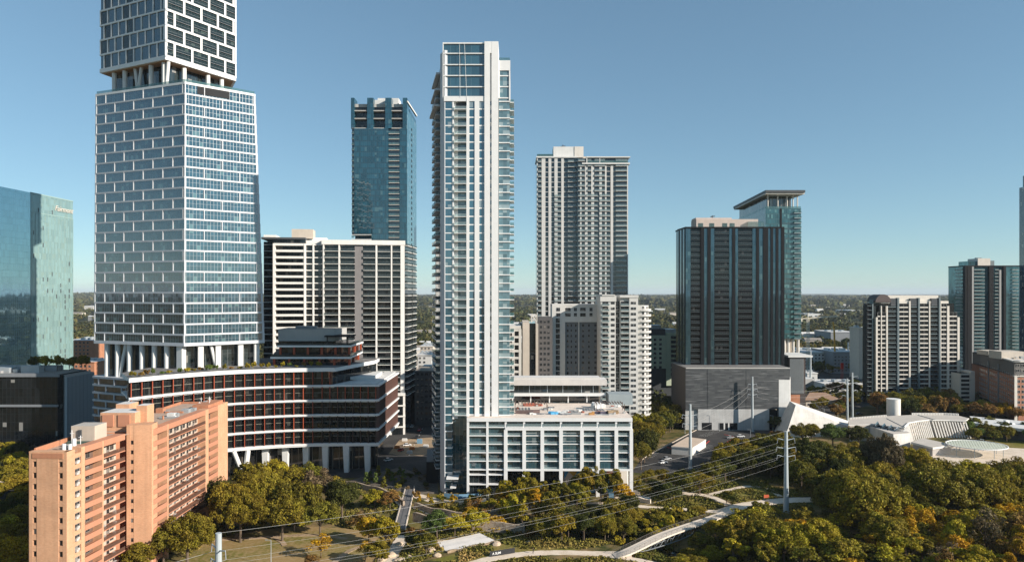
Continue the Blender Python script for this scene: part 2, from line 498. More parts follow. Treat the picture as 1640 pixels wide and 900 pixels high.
sheet('lawn', [(270, 920), (300, 880), (345, 862), (420, 848), (480, 842), (545, 845), (585, 850), (610, 862), (615, 880), (600, 905), (560, 925)], LAWN)
sheet('road', [(-420, 300), (-170, 262), (-150, 262), (-125, 292), (-30, 300), (-27, 520), (-420, 620)], ASPH, True)
sheet('construction_yard', [(622, 727), (640, 704), (694, 700), (699, 722), (676, 730)], DIRT)
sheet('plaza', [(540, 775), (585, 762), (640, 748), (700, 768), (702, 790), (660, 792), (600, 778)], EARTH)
sheet('parking_lot', [(1012, 756), (1030, 732), (1085, 702), (1120, 684), (1178, 676), (1262, 680), (1262, 694), (1205, 722), (1165, 735), (1125, 752), (1062, 762)], ASPH)
sheet('service_road', [(1262, 676), (1262, 700), (1330, 668), (1420, 640), (1640, 640), (1700, 600), (1262, 580)], ASPH)
sheet('museum_plaza', [(1460, 735), (1540, 712), (1640, 716), (1700, 724), (1700, 746), (1600, 742), (1500, 750)], PAVE)
sheet('museum_lawn', [(1520, 712), (1600, 700), (1700, 706), (1700, 722), (1620, 717)], GREEN)
sheet('terrace_pad', [(697, 870), (768, 854), (793, 866), (716, 884)], solid('pale_terrace', (.76, .71, .66), .8, .15, streak=False), dz=.22, thick=.3)
sheet('meadow', [(690, 897), (800, 868), (850, 862), (930, 880), (840, 885), (760, 903)], GREEN)
sheet('bank_meadow', [(1165, 800), (1180, 782), (1225, 778), (1248, 788), (1232, 798), (1190, 806)], GREEN)
sheet('garage_forecourt', [(1010, 802), (1042, 806), (1042, 797), (1018, 785), (985, 790), (985, 799)], PAVE)
ribbon('riverside_trail', [(740, 908), (775, 897), (805, 891), (850, 886), (900, 884.5), (950, 886), (992, 886)], 3.6, PAVE)
ribbon('spur_path', [(950, 887), (1000, 893), (1050, 902), (1090, 915)], 2.6, PAVE)
ribbon('landing_path', [(1160, 820), (1185, 811), (1215, 806), (1260, 801), (1312, 800)], 6.0, PAVE)
ribbon('bank_path', [(1000, 808), (1050, 813), (1100, 816), (1150, 819), (1180, 816)], 3.0, PAVE)
ribbon('winding_path', [(1094, 758), (1079, 768), (1082, 780), (1098, 790), (1128, 793), (1150, 800), (1166, 809)], 3.4, PAVE)
ribbon('loop_path', [(1136, 792), (1165, 785), (1195, 779), (1228, 782), (1250, 795)], 2.2, PAVE)
ribbon('tower_walk', [(655, 790), (690, 800), (725, 805), (765, 803), (800, 796)], 5.0, PAVE)
ribbon('terrace_walk', [(440, 762), (500, 768), (560, 776), (600, 786), (630, 797), (650, 815)], 2.6, PAVE)
ribbon('upper_walk', [(665, 812), (700, 822), (750, 826), (800, 822), (850, 812), (905, 806), (990, 806)], 2.2, PAVE)
ribbon('stone_steps', [(650, 846), (645, 860), (634, 878), (618, 905)], 4.2, PAVE)
ribbon('creek_ramp', [(868, 838), (854, 849), (842, 860)], 2.6, DIRT)
ribbon('gravel_branch', [(652, 866), (690, 866), (720, 868)], 3.0, PAVE)
ribbon('dirt_trail', [(285, 872), (340, 865), (400, 862), (460, 858), (510, 857), (560, 862), (590, 858), (604, 850)], 2.0, DIRT)
ribbon('dirt_branch', [(440, 861), (452, 868), (456, 874)], 1.6, DIRT)
ribbon('dirt_loop', [(530, 905), (560, 882), (590, 872), (600, 862)], 1.8, DIRT)
ribbon('dirt_slope', [(375, 848), (382, 858), (372, 866)], 2.2, DIRT)
ribbon('left_street', [(-60, 752), (20, 738), (70, 742), (120, 760)], 7, PAVED)
ribbon('left_walk', [(-30, 800), (10, 765), (60, 735), (110, 715)], 4, PAVE)
ribbon('red_kerb', [(1068, 716), (1085, 722), (1108, 724), (1122, 717), (1136, 706)], .5, REDK, thick=.16)
ribbon('red_kerb', [(1140, 722), (1168, 706), (1176, 700), (1160, 696)], .5, REDK, thick=.16)
ribbon('pale_kerb', [(1026, 742), (1034, 732), (1086, 704), (1118, 687)], .5, PAVE, thick=.18)
mb = MB()
for a, b, n in (((1046, 733), (1074, 713), 11), ((1118, 730), (1142, 714), 10), ((1130, 700), (1160, 690), 9)):
    A_, B_ = Vector(gp(*a)), Vector(gp(*b)); d = (B_ - A_).normalized(); nr = Vector((d.y, -d.x))
    for k in range(n):
        q = A_.lerp(B_, k / (n - 1)); c = [q - d * .08, q + d * .08, q + d * .08 - nr * 4.6, q - d * .08 - nr * 4.6]
        mb.face([(p.x, p.y, .235) for p in reversed(c)]); 
mb.build('parking_markings', [solid('road_paint', (.72, .71, .68), .7, .2, streak=False)], kind='structure')
mb = MB()
for k in range(9):
    q0, q1 = gp(655 + k * 2.6, 730 - k * 5.2), gp(656.2 + k * 2.6, 727.6 - k * 5.2); mb.face([(q0[0] - .12, q0[1], .235), (q0[0] + .12, q0[1], .235), (q1[0] + .12, q1[1], .235), (q1[0] - .12, q1[1], .235)])
mb.build('lane_markings', [solid('road_paint', (.72, .71, .68), .7, .2, streak=False)], kind='structure')
# creek water
mb = MB()
for i in range(len(CREEK) - 1):
    a, c = Vector(CREEK[i]), Vector(CREEK[i + 1]); d = (c - a).normalized(); n_ = Vector((-d.y, d.x)) * 5.5
    mb.face([(a.x - n_.x, a.y - n_.y, -3.6 - .004 * i), (c.x - n_.x, c.y - n_.y, -3.6 - .004 * i), (c.x + n_.x, c.y + n_.y, -3.6 - .004 * i), (a.x + n_.x, a.y + n_.y, -3.6 - .004 * i)])
wm, wnt, wb = nodes('creek_water')
wb.inputs['Base Color'].default_value = (.02, .022, .014, 1); wb.inputs['Roughness'].default_value = .06
mb.build('water', [wm], kind='structure')
# ------------------------------------------------------------------ the air: one even box of haze round everything
hm = bpy.data.materials.new('haze'); hm.use_nodes = True
hn = hm.node_tree; hn.nodes.clear()
ho = hn.nodes.new('ShaderNodeOutputMaterial'); hv = hn.nodes.new('ShaderNodeVolumePrincipled')
hv.inputs['Color'].default_value = (.80, .90, 1.0, 1); hv.inputs['Density'].default_value = 3.2e-5; hv.inputs['Anisotropy'].default_value = .0
hn.links.new(hv.outputs[0], ho.inputs['Volume'])
mb = MB(); mb.abox(-43000, 43000, -43000, 43000, -60, 305); mb.build('haze', [hm], kind='stuff')
# ------------------------------------------------------------------ glass hotel at the far left
GL_H1 = glass('hotel_blue_glass', (.42, .62, .68), (1.5, 3.9), .06, (.20, .32, .36), blind=.0, ior=1.8, wob=.002, var=.15, metal=.75)
GL_H2 = glass('hotel_green_glass', (.23, .35, .34), (1.5, 3.9), .07, (.15, .24, .23), blind=.22, blindcol=(.24, .34, .31), ior=1.8, wob=.002, var=.28, hline=.10, metal=.15)
tw = thing('glass_hotel', 'green and blue glass hotel slab with a gold script sign at the left edge', 'hotel', (-300, 430, 0))
P0, P1, P2 = (-297.6, 365), (-296.2, 420), (-295.9, 460)
ZT = 142.0
mb = MB(); mb.prism([P0, (-303.5, 393), (-304.6, 394), P1, (-340, 440), (-345, 372)][::1] if False else [P0, P1, (-330, 424), (-345, 372)], 24, ZT, 0)
mb.build('curtain_wall', [GL_H1], tw)
mb = MB(); mb.prism([(P1[0] + .15, P1[1] + .02), P2, (-330, 462), (-330, 424.2)], 24, ZT - .4, 0)
mb.build('curtain_wall', [GL_H2], tw)
mb = MB(); f2 = Fc(P1, P2)
for k in range(31):                                     # opened vents and dark panes
    for j in range(9):
        if random.random() < .13:
            u = 2.2 + j * 4.2
            mb.box(f2, u, u + .7, 30 + k * 3.6, 32.6 + k * 3.6, .02, .18 + .02 * (k % 3))
mb.build('vent_panel', [DGREY], tw, kind='stuff')
mb = MB()
mb.box(f2, 0, f2.L, ZT - 12, ZT - 11.6, .05, .2); mb.box(f2, 0, f2.L, ZT - .4, ZT + .3, -.4, .25)
for k in range(14): mb.box(f2, 1 + k * 3.0, 1.12 + k * 3.0, 26, ZT - 12, .05, .22)
mb.build('fin', [solid('pale_green_metal', (.30, .42, .39), .4)], tw)
mb = MB(); mb.abox(-380, -240, 361, 470, 0, 24, 0, 1); mb.build('base', [DGREY, ROOFL], tw)
mb = MB(); mb.abox(-379, -239.8, 360.4, 361, 21.4, 24.6, 0); mb.build('fascia', [WHITE2], tw)
def text_part(txt, size, parent, F_, u, z, mat, name='sign', shear=.0, depth=.15, w=.2, align='CENTER', bold=0.0):
    cu = bpy.data.curves.new(name, 'FONT'); cu.body = txt; cu.size = size; cu.extrude = depth; cu.shear = shear; cu.align_x = align; cu.offset = bold
    cu.resolution_u = 3
    tmp = bpy.data.objects.new('tmp_text', cu); COL.objects.link(tmp)
    bpy.context.view_layer.update()
    me = bpy.data.meshes.new_from_object(tmp.evaluated_get(bpy.context.evaluated_depsgraph_get()))
    bpy.data.objects.remove(tmp)
    me.name = name; me.materials.clear(); me.materials.append(mat)
    o = bpy.data.objects.new(name, me); COL.objects.link(o)
    loc = F_.p(u, z, w)
    if parent: o.parent = parent; loc = loc - ORG[parent.name]
    o.location = loc
    o.rotation_euler = (R(90), 0, F_.ang)
    return o
GOLD = solid('pale_gold_letters', (.55, .52, .45), .35, .05)
text_part('Fairmont', 4.9, tw, f2, f2.u(101.5), ZT - 8.4, GOLD, 'sign', shear=.35, bold=.06, w=.35)

# grey shed-like block and the low dark centre beside it, in the shade of the towers
GB = (wx(107, 330), 330)
bl = thing('grey_block', 'windowless slate grey box building behind the brick apartments', 'building', (-220, 345, 0))
mb = MB(); mb.prism([GB, (wx(151, 352), 352), (-240, 372), (wx(93, 336), 340)], 0, wz(604, 330), 0, 1)
mb.build('wall', [solid('slate_cladding', (.33, .39, .43), .6, .08), ROOFM], bl)
mb = MB()
f_ = Fc(GB, (wx(151, 352), 352))
for k in range(9): mb.box(f_, 1 + k * 3, 1.06 + k * 3, .2, wz(604, 330) - .2, .01, .04)
mb.build('panel_joint', [DGREY], bl)
lo = thing('convention_hall', 'low dark glass hall with pale roof strips left of the slate block', 'building', (-280, 330, 0))
GL_DK = glass('dark_hall_glass', (.007, .009, .011), (2.0, 4.2), .08, blind=.04, ior=1.6, wob=.012, var=.9)
HZ = wz(600, 335)
mb = MB(); mb.abox(-380, wx(92, 335), 335, 358, 0, HZ, 0, 1); mb.build('curtain_wall', [GL_DK, ROOFM], lo)
mb = MB(); mb.abox(-380, wx(94, 334), 334.2, 334.9, HZ - 1.0, HZ + .8); mb.abox(-380, wx(92, 334), 334.3, 334.9, 24.5, 25.6); mb.build('fascia', [MIDGREY], lo)
mb = MB()
for k in range(9): mb = MB(); mb.abox(-366 + k * 15, -357 + k * 15, 338 + (k % 3) * 4, 342 + (k % 2) * 5, HZ, HZ + 1.6 + (k % 3), 0); mb.build('roof_unit', [STEEL], lo)
mb = MB(); mb.abox(-372, -235, 352, 357.7, HZ, HZ + 2.4); mb.build('roof_screen', [GREY], lo)

# ------------------------------------------------------------------ tall tower with brick-bond white frames
WTG = glass('tower_blue_glass', (.018, .060, .085), (1.45, 4.6), .10, (.10, .14, .16), blind=.12, blindcol=(.08, .16, .17), ior=2.45, wob=.004, var=.5)
WTG2 = glass('upper_blue_glass', (.016, .055, .080), (1.3, 6.9), .05, (.03, .05, .06), blind=.12, blindcol=(.05, .08, .09), ior=2.1, wob=.008)
GREENG = glass('balcony_recess', (.012, .022, .020), (1.6, 2.6), .05, blind=.12, blindcol=(.05, .07, .06), ior=1.6)
TWH = solid('tower_white_frame', (.58, .59, .605), .55, .1)
T = thing('stacked_skyscraper', 'tallest white framed blue glass skyscraper whose top leaves the frame', 'skyscraper', (-155, 325, 0))
def lerp(a, b, t): return (a[0] + (b[0] - a[0]) * t, a[1] + (b[1] - a[1]) * t)
Z0, Z1, NF = 57.0, 172.0, 25
top = [(-194.7, 319), (-143.8, 300), (-119.9, 319), (-128.5, 338), (-150, 356), (-190, 350)]
bot = [(-193.0, 315), (-142.8, 297.2), (-115.2, 318), (-123.5, 338), (-150, 356), (-190, 350)]
def shrink(poly, d):
    c = (sum(p[0] for p in poly) / len(poly), sum(p[1] for p in poly) / len(poly)); r = []
    for p in poly:
        L = math.hypot(p[0] - c[0], p[1] - c[1]); r.append((p[0] + (c[0] - p[0]) * d / L, p[1] + (c[1] - p[1]) * d / L))
    return r
fh = (Z1 - Z0) / NF
for k in range(NF):
    z = Z0 + k * fh; t = k / NF
    pl = [lerp(b, a, t) for a, b in zip(top, bot)]
    g = shrink(pl, .45)
    mb = MB(); mb.prism(g, z + .5, z + fh - .004, 0)
    mb.build('window_band', [WTG if k < NF - 1 else WTG], T)
    mb = MB()
    mb.prism(pl, z, z + (.72 if k else 1.4), 0)
    for (i, pitch) in ((0, 11.6), (1, 15.2), (2, 13)):
        fk = Fc(pl[i], pl[i + 1]); off = (0 if k % 2 else pitch / 2) + .6
        u = off
        while u < fk.L - .4:
            mb.box(fk, u - .16, u + .16, z + .4, z + fh + .1, -1.0, -.03)
            u += pitch
        mb.box(fk, .05, .45, z + .4, z + fh + .1, -1.0, -.06)
    mb.build('floor_frame', [TWH], T)
mb = MB(); mb.prism(top, Z1, Z1 + 1.0, 0, 1); mb.build('parapet', [WHITE, PAVED], T)
mb = MB()
for i in range(3):
    fk = Fc(top[i], top[i + 1]); mb.box(fk, .3, fk.L - .3, Z1 + 1, Z1 + 2.3, -.5, -.44)
mb.build('glass_railing', [GRAILT], T)
mb = MB()
fk = Fc(top[0], top[1]); mb.box(fk, .8, 11.6, Z1 - 3.4, Z1 - .1, -.5, -.22); mb.box(fk, 12.6, 23.2, Z1 - 3.4, Z1 - .1, -.5, -.22)
fk = Fc(top[1], top[2]); mb.box(fk, 5.2, 19, Z1 - 3.4, Z1 - .1, -.5, -.2)
mb.build('louvre', [BLACK], T)
# upper residential shaft
up = [(-194.5, 322), (-153.9, 303), (-135.0, 334), (-150, 360), (-185, 356)]
mb = MB(); mb.prism(shrink(up, 6.5), Z1 + 1, 184, 0); mb.build('core', [glass('core_glass', (.02, .03, .032), (2, 5), .1, ior=1.8)], T)
mb = MB(); mb.prism(shrink(up, 1.5), 183.4, 183.79, 0); mb.build('soffit', [SOFFIT], T)
def column(parent, a, b, r, mat=WHITE2, n=8, name='column'):
    m_ = MB(); m_.bar(a, b, r, r, n); return m_.build(name, [mat], parent)
fL, fR = Fc(up[0], up[1]), Fc(up[1], up[2])
for px in (176, 193, 235, 256): u = fL.u(px); column(T, fL.p(u, Z1 + 1, -2.2), fL.p(u, 183.6, -2.2), 1.05)
for (p0, p1) in ((213, 209), (214, 219), (259, 273)): column(T, fL.p(fL.u(p0), Z1 + 1, -2.4), fL.p(min(fL.u(p1), fL.L - 1), 183.6, -2.4), .8)
for px in (300, 338, 360): u = fR.u(px); column(T, fR.p(u, Z1 + 1, -2.4), fR.p(u, 183.6, -2.4), 1.05)
ZU = 184.9; NU = 14
fhu = 6.9
for k in range(NU):
    z = ZU + k * fhu
    mb = MB(); mb.prism(shrink(up, .55), z + .3, z + fhu - .004, 0); mb.build('window_band', [WTG2], T)
    mb = MB(); mb.prism(up, z - (1.1 if k == 0 else 0), z + .8, 0)
    pitch = 5.2; off = (.0 if k % 2 else pitch / 2) + .3; u = off
    while u < fL.L:
        mb.box(fL, u - .26, u + .26, z + .5, z + fhu + .05, -1.2, -.02); u += pitch
    mb.build('floor_frame', [WHITE], T)
    mb = MB()                                           # dark recessed loggias of the left face
    for j in range(8):
        if (j * 5 + k * 3) % 3 == 0 and off + (j + 1) * pitch < fL.L * .62: mb.box(fL, off + j * pitch + .26, off + (j + 1) * pitch - .26, z + .75, z + fhu - .1, -.5, -.4)
    if mb.f: mb.build('loggia', [GREENG], T, kind='stuff')
fhr = 6.9; NR = 14; balc = []
for k in range(NR):
    z = ZU + k * fhr + .01
    mb = MB(); mb.box(fR, 0, fR.L, z, z + .9, -1.1, .30)
    pitch = 8.6; off = (.3 if k % 2 else pitch / 2); u = off
    us = [0.35]
    while u < fR.L - .5:
        mb.box(fR, u - .5, u + .5, z + .9, z + fhr + .1, -1.1, .26); us.append(u); u += pitch
    mb.box(fR, fR.L - .6, fR.L, z + .9, z + fhr + .1, -1.1, .24); us.append(fR.L - .3)
    mb.build('floor_frame', [WHITE], T)
    mb = MB()
    for a, c in zip(us[:-1], us[1:]):
        if c - a > 2:
            mb.box(fR, a + .5, c - .5, z + .9, z + fhr - .05, -1.0, -.25)
            for zz in (z + 1.0, z + fhr * .55): balc.append((fR, a + .6, c - .6, zz, zz + 1.2, -.24))
    mb.build('loggia', [GREENG], T, kind='stuff')
cells(T, 'balcony', balc, [MIDGREY, GRAILD, FRAME], mk_balcony(.5, .14), 96)
# open amenity level below the shaft
gl = shrink(bot, 6)
mb = MB(); mb.prism(gl, 42.2, Z0, 0); mb.build('lobby_glass', [glass('lobby_glass', (.02, .03, .032), (2.4, 7.5), .12, (.10, .11, .11), ior=2.0)], T)
bL, bR = Fc(bot[0], bot[1]), Fc(bot[1], bot[2])
for px in (166, 183, 202, 222, 242, 262): u = bL.u(px); column(T, bL.p(u, 42, -1.8), bL.p(u, Z0, -1.8), 1.15)
column(T, bL.p(bL.u(186), 42, -1.9), bL.p(bL.u(196), Z0, -1.9), .8)
mb = MB(); u = bL.u(284); mb.box(bL, u - 1.5, u + 1.5, 42, Z0, -3.4, -1); mb.build('column', [WHITE2], T)
for px in (323, 351, 387, 413):
    u = bR.u(px); mb = MB(); mb.box(bR, u - 1.1, u + 1.1, 42, Z0, -3.4, -1.2); mb.build('column', [WHITE2], T)
column(T, bR.p(bR.u(352), 42, -2.6), bR.p(bR.u(340), Z0, -2.6), .75)
# plinth of the tower below the terrace, banded like the shaft
pb = [(-193.4, 314.6), (-161.5, 300.5), (-150, 330), (-188, 345)]
for k in range(12):
    z = 42.0 - (k + 1) * 3.5
    mb = MB(); mb.prism(shrink(pb, .6), z + .3, z + 3.49, 0); mb.build('window_band', [glass('plinth_glass', (.11, .065, .05), (1.0, 3.5), .12, (.05, .04, .04), ior=1.9, blind=.0)], T)
    mb = MB(); mb.prism(pb, z + 2.6, z + 3.5, 0)
    fk = Fc(pb[0], pb[1]); u = 4 + (k % 2) * 5
    while u < fk.L: mb.box(fk, u - .35, u + .35, z, z + 2.7, -.7, -.03); u += 10.5
    mb.build('floor_frame', [solid('grey_white_panel', (.42, .43, .45), .6)], T)

# ------------------------------------------------------------------ curved office podium with terracotta fins
PD = thing('curved_office_block', 'curved dark glass office block with white bands and terracotta fins', 'office building', (-100, 320, 0))
PGL = glass('office_dark_glass', (.010, .012, .013), (1.6, 3.23), .06, (.03, .03, .03), blind=.10, blindcol=(.05, .05, .045), ior=1.6, wob=.004)
ctrl = [(-149.5, 266.5), (-137, 281.5), (-123.3, 293.2), (-108, 299.6), (-94, 303.2), (-82.5, 304.6), (-70, 305), (-59.4, 305)]
crv = []
for i in range(len(ctrl) - 1):
    p0, p1, p2, p3 = [Vector(ctrl[max(0, min(len(ctrl) - 1, i + d))]) for d in (-1, 0, 1, 2)]
    for k in range(4):
        t = k / 4; q = .5 * ((2 * p1) + (p2 - p0) * t + (2 * p0 - 5 * p1 + 4 * p2 - p3) * t * t + (3 * p1 - p0 - 3 * p2 + p3) * t ** 3); crv.append((q.x, q.y))
crv.append(ctrl[-1])
def off_curve(cv, d):
    r = []
    for i, p in enumerate(cv):
        a = cv[max(0, i - 1)]; b = cv[min(len(cv) - 1, i + 1)]
        t = Vector((b[0] - a[0], b[1] - a[1])).normalized(); r.append((p[0] - t.y * d, p[1] + t.x * d))
    return r
RX, RY = -58.6, 355
zs = [12.75, 19.25, 25.75, 32.25, 38.75]
def podium_poly(d):
    c = off_curve(crv, d)
    return c[:-1] + [(crv[-1][0] - d, crv[-1][1] + d), (RX - d, RY - d), (-160, RY - d), (-163 + d, 285)]
cutx = -79.0
def podium_poly5(d):
    c = [p for p in off_curve(crv, d) if p[0] < cutx - .5]
    return c + [(cutx - d, 305 + d - .5), (-68 - d, 338), (-68 - d, 350), (-160, 350), (-163 + d, 285)]
for k, z in enumerate(zs):
    zt = zs[k + 1] if k < 4 else 45.7
    pf = podium_poly5 if k == 4 else podium_poly
    mb = MB(); mb.prism(pf(1.6), z + .3, zt - .004, 0); mb.build('window_band', [PGL], PD)
    mb = MB(); mb.prism(pf(1.0) if k else pf(.25), z - .9, z + .001 * k, 0)
    mb.prism(podium_poly(0), z - .32, z + .42, 0)
    mb.build('floor_slab', [WHITE], PD)
mb = MB(); mb.prism(podium_poly5(0), 45.2, 46.9, 0, 1); mb.build('roof', [WHITE, PAVED], PD)
mb = MB(); mb.prism([(cutx + 1.5, 307), (-60.6, 307), (-60.4, 354), (-66, 354), (-66, 338)], 39.31, 39.6, 0); mb.build('roof', [ROOFL], PD)
mb = MB(); mb.box(Fc((-77, 320), (-64, 320)), 0, 12, 39.6, 41.0, -22, 0); mb.build('roof_box', [WHITE2], PD)
# fins: individually placed on each floor
tot = [0.0]
for a, b in zip(crv[:-1], crv[1:]): tot.append(tot[-1] + math.hypot(b[0] - a[0], b[1] - a[1]))
def on_curve(s):
    for i in range(len(tot) - 1):
        if s <= tot[i + 1]:
            t = (s - tot[i]) / (tot[i + 1] - tot[i]); a, b = crv[i], crv[i + 1]
            d = Vector((b[0] - a[0], b[1] - a[1])).normalized()
            return Vector((a[0] + (b[0] - a[0]) * t, a[1] + (b[1] - a[1]) * t)), d
    return Vector(crv[-1]), d
fin_mb = MB(); fin_mb.box(LOCALF, -.11, .11, -.13, 5.6, -1.4, -.45); fin_me = fin_mb.mesh('fin', [FIN])
finl = fin_mb.mesh('fin', [solid('fin_painted_shadow', (.09, .055, .04), .45)])  # right-hand fins: the central tower's cast shadow put into their colour
og = ORG[PD.name]; nf = 0; rest = MB()
for k, z in enumerate(zs):
    s = 1.0; j = 0
    while s < tot[-1] - .5:
        q, d = on_curve(s); far_end = q.x > -88
        if not (k == 4 and q.x > cutx - 1):
            fk = Fc((q.x, q.y), (q.x + d.x, q.y + d.y))
            if nf < 98:
                o = bpy.data.objects.new('fin', finl if far_end else fin_me)
                COL.objects.link(o); o.parent = PD; o.location = Vector((q.x, q.y, z + .56)) - og
                o.rotation_euler = (0, 0, fk.ang); nf += 1
            else: rest.box(fk, -.13, .13, z + .56, z + 6.1, -1.4, -.45)
        s += 4.05 if not far_end else 3.4; j += 1
if rest.f: rest.build('fin', [FIN], PD, kind='stuff')
mb = MB(); fk = Fc((-59.4, 305), (RX, RY))
for k, z in enumerate(zs[:4]):
    for j in range(17): mb.box(fk, 1.5 + j * 2.9, 1.75 + j * 2.9, z + .56, z + 6.1, -1.5, -.4)
    mb.box(fk, 34, 49.6, z + .56, z + 6.04, -1.5, -1.3)
mb.build('mullion', [solid('bronze_mullion', (.16, .09, .075), .5)], PD)
mb = MB()
for k, z in enumerate(zs):                              # ceiling lights and mid rails seen through the glass
    s = 1.2
    while s < tot[-1] - 4:
        q, d = on_curve(s + 2.0)
        if not (k == 4 and q.x > cutx - 3): mb.box(Fc((q.x, q.y), (q.x + d.x, q.y + d.y)), -1.7, 1.7, z + 3.35, z + 3.5, -1.62, -1.5)
        s += 4.05
mb.build('transom', [solid('transom_metal', (.26, .25, .20), .4)], PD)
# ground storey set back under white raking columns
mb = MB(); mb.prism(podium_poly(7), 0, 12.3, 0); mb.build('ground_storey', [glass('ground_storey_glass', (.02, .02, .02), (3.0, 12), .25, (.18, .15, .12), ior=1.7)], PD)
for px in (426, 458, 491, 522, 555.5, 589):
    fk = Fc(crv[-8], crv[-1]); Y = 304 if px < 440 else 306.5
    X = wx(px, Y); mb = MB(); b0, b1 = 1.25, .95
    mb.prism([(X - b1, Y - 1.3), (X + b1, Y - 1.3), (X + b1, Y + 1), (X - b1, Y + 1)], 0, 12.0, 0, None, [(X - b0 * 1.2, Y - 1.3), (X + b0, Y - 1.3), (X + b0, Y + 1), (X - b0 * 1.2, Y + 1)])
    mb.build('column', [WHITE2], PD)
Y = 297.5
column(PD, (wx(391, Y), Y, 0), (wx(374, Y - 3), Y - 3, 12.2), 1.0); column(PD, (wx(392, Y), Y, 0), (wx(396, Y), Y + 1, 12.2), 1.15)
column(PD, (-136, 286, 0), (-136, 286, 12.2), 1.2)
roof_clutter(PD, -118, -92, 318, 345, 46.92, 12, 3, [STEEL, WHITE2, MIDGREY])
roof_clutter(lo, -375, -238, 338, 350, HZ + .01, 16, 4, [STEEL, WHITE2, GREY])
# stepped terraces on the roof
for (x0, x1, yf, xb, yb, zb, zt_) in ((433, 561, 314, 581, 345, 46.9, 50.6), (443, 561, 318, 582, 345, 51.2, 55.6)):
    p = [(wx(x0, yf), yf), (wx(x1, yf), yf), (wx(xb, yb), yb), (wx(xb, yb) - 8, yb + 10), (wx(x0, yb), yb + 10)]
    mb = MB(); mb.prism(shrink(p, 2.4), zb, zt_ - .6, 0); mb.build('window_band', [PGL], PD)
    mb = MB(); mb.prism(p, zt_ - .6, zt_ + .25, 0, 1); mb.build('floor_slab', [WHITE, PAVED], PD)
    mb = MB()
    fk = Fc(p[0], p[1]); fk2 = Fc(p[1], p[2])
    mb.box(fk, .2, fk.L - .2, zt_ + .25, zt_ + 1.4, -.4, -.35); mb.box(fk2, .2, fk2.L - .2, zt_ + .25, zt_ + 1.4, -.4, -.35)
    mb.build('glass_railing', [GRAILD], PD)
    for j in range(6):
        u = 1.2 + j * (fk.L - 2) / 5; mb = MB(); mb.box(fk, u - .5, u + .5, zb, zt_ - .6, -2.4, -1.4); mb.build('column', [FIN], PD)
    for j in range(3):
        u = 4 + j * 12; mb = MB(); mb.box(fk2, u - .4, u + .4, zb, zt_ - .6, -2.0, -1.2); mb.build('column', [FIN], PD)
Yp = 326
mb = MB(); mb.prism([(wx(446, Yp), Yp), (wx(538, Yp), Yp), (wx(538, Yp), Yp + 14), (wx(446, Yp), Yp + 14)], 55.9, wz(546, Yp) , 0); mb.build('window_band', [PGL], PD)
mb = MB(); mb.prism([(wx(446, Yp), Yp - .6), (wx(536, Yp), Yp - .6), (wx(544, Yp), Yp + 14), (wx(446, Yp), Yp + 14)], wz(546, Yp), wz(527, Yp), 0, 1); mb.build('plant_screen', [solid('pale_screen', (.40, .39, .37), .7), ROOFM], PD)
mb = MB(); mb.abox(wx(470, Yp), wx(500, Yp), Yp + 3, Yp + 9, wz(527, Yp), wz(523, Yp)); mb.build('roof_unit', [MIDGREY], PD)
mb = MB(); mb.prism([(wx(521, 322), 320), (wx(562, 322), 320), (wx(570, 332), 332), (wx(525, 332), 332)], 59.6, 60.2, 0)
for q in ((525, 321), (558, 321), (548, 331)): mb.bar((wx(q[0], 322), q[1], 55.8), (wx(q[0], 322), q[1], 59.7), .25)
mb.build('pergola', [BLACK], PD)
# ------------------------------------------------------------------ brick apartment slab, front left
BRK = bricks('orange_brick', (.62, .335, .19), (.545, .275, .15), (.60, .39, .26))
BRK2 = bricks('red_brick', (.46, .20, .11), (.42, .18, .10), (.44, .23, .14))
BPAN = solid('orange_balcony_panel', (.49, .225, .135), .7, .1)
BWALL = solid('pale_balcony_wall', (.50, .42, .34), .8, .15)
WDK = glass('apartment_window', (.02, .022, .025), (1.2, 1.6), .05, blind=.25, blindcol=(.22, .2, .18), ior=1.6)
RAILB = solid('brown_rail', (.12, .065, .045), .6, .2)
B = thing('brick_apartments', 'orange brick high rise apartment slab with long balcony rows in the left foreground', 'apartment building', (-112, 205, 0))
RZ = 40.0; SP = 2.8
A0, A1 = (-120.6, 170.5), (-110.9, 170.0)
mbw = MB()
e = Fc(A0, A1)
# south end wall with two window strips cut by piers
NS = 14
rows = [RZ - 2.9 - k * SP for k in range(NS)]
wcells = []
ws = [(e.u(52.5), e.u(59)), (e.u(94), e.u(100.5))]
mbw.box(e, 0, ws[0][0], 0, RZ + .6, -2, 0); mbw.box(e, ws[1][1], e.L, 0, RZ + .6, -2, 0)
mbw.box(e, ws[0][1], ws[1][0], 0, RZ - 1.0, -2, .06)
for (a, c) in ws:
    z = 0.0
    for r in reversed(rows):
        z0, z1 = r - .35, r + 1.05
        if z0 > 0:
            mbw.box(e, a, c, z, z0, -2, -.02); z = z1
            wcells.append((e, a, c, z0, z1, -.35))
    mbw.box(e, a, c, z, RZ - 1.0, -2, -.02)
mbw.box(e, ws[0][0], ws[1][1], RZ - 1.0, RZ + .6, -2, .02)
mbw.build('wall', [BRK], B)
cells(B, 'window', wcells, [WDK, solid('brick_window_frame', (.2, .14, .1))], mk_window, 40, 'end')
mb = MB(); mb.box(e, ws[0][0] - .1, ws[1][1] + .1, RZ - 1.1, RZ + .2, .03, .14); mb.build('fascia', [BRK2], B)
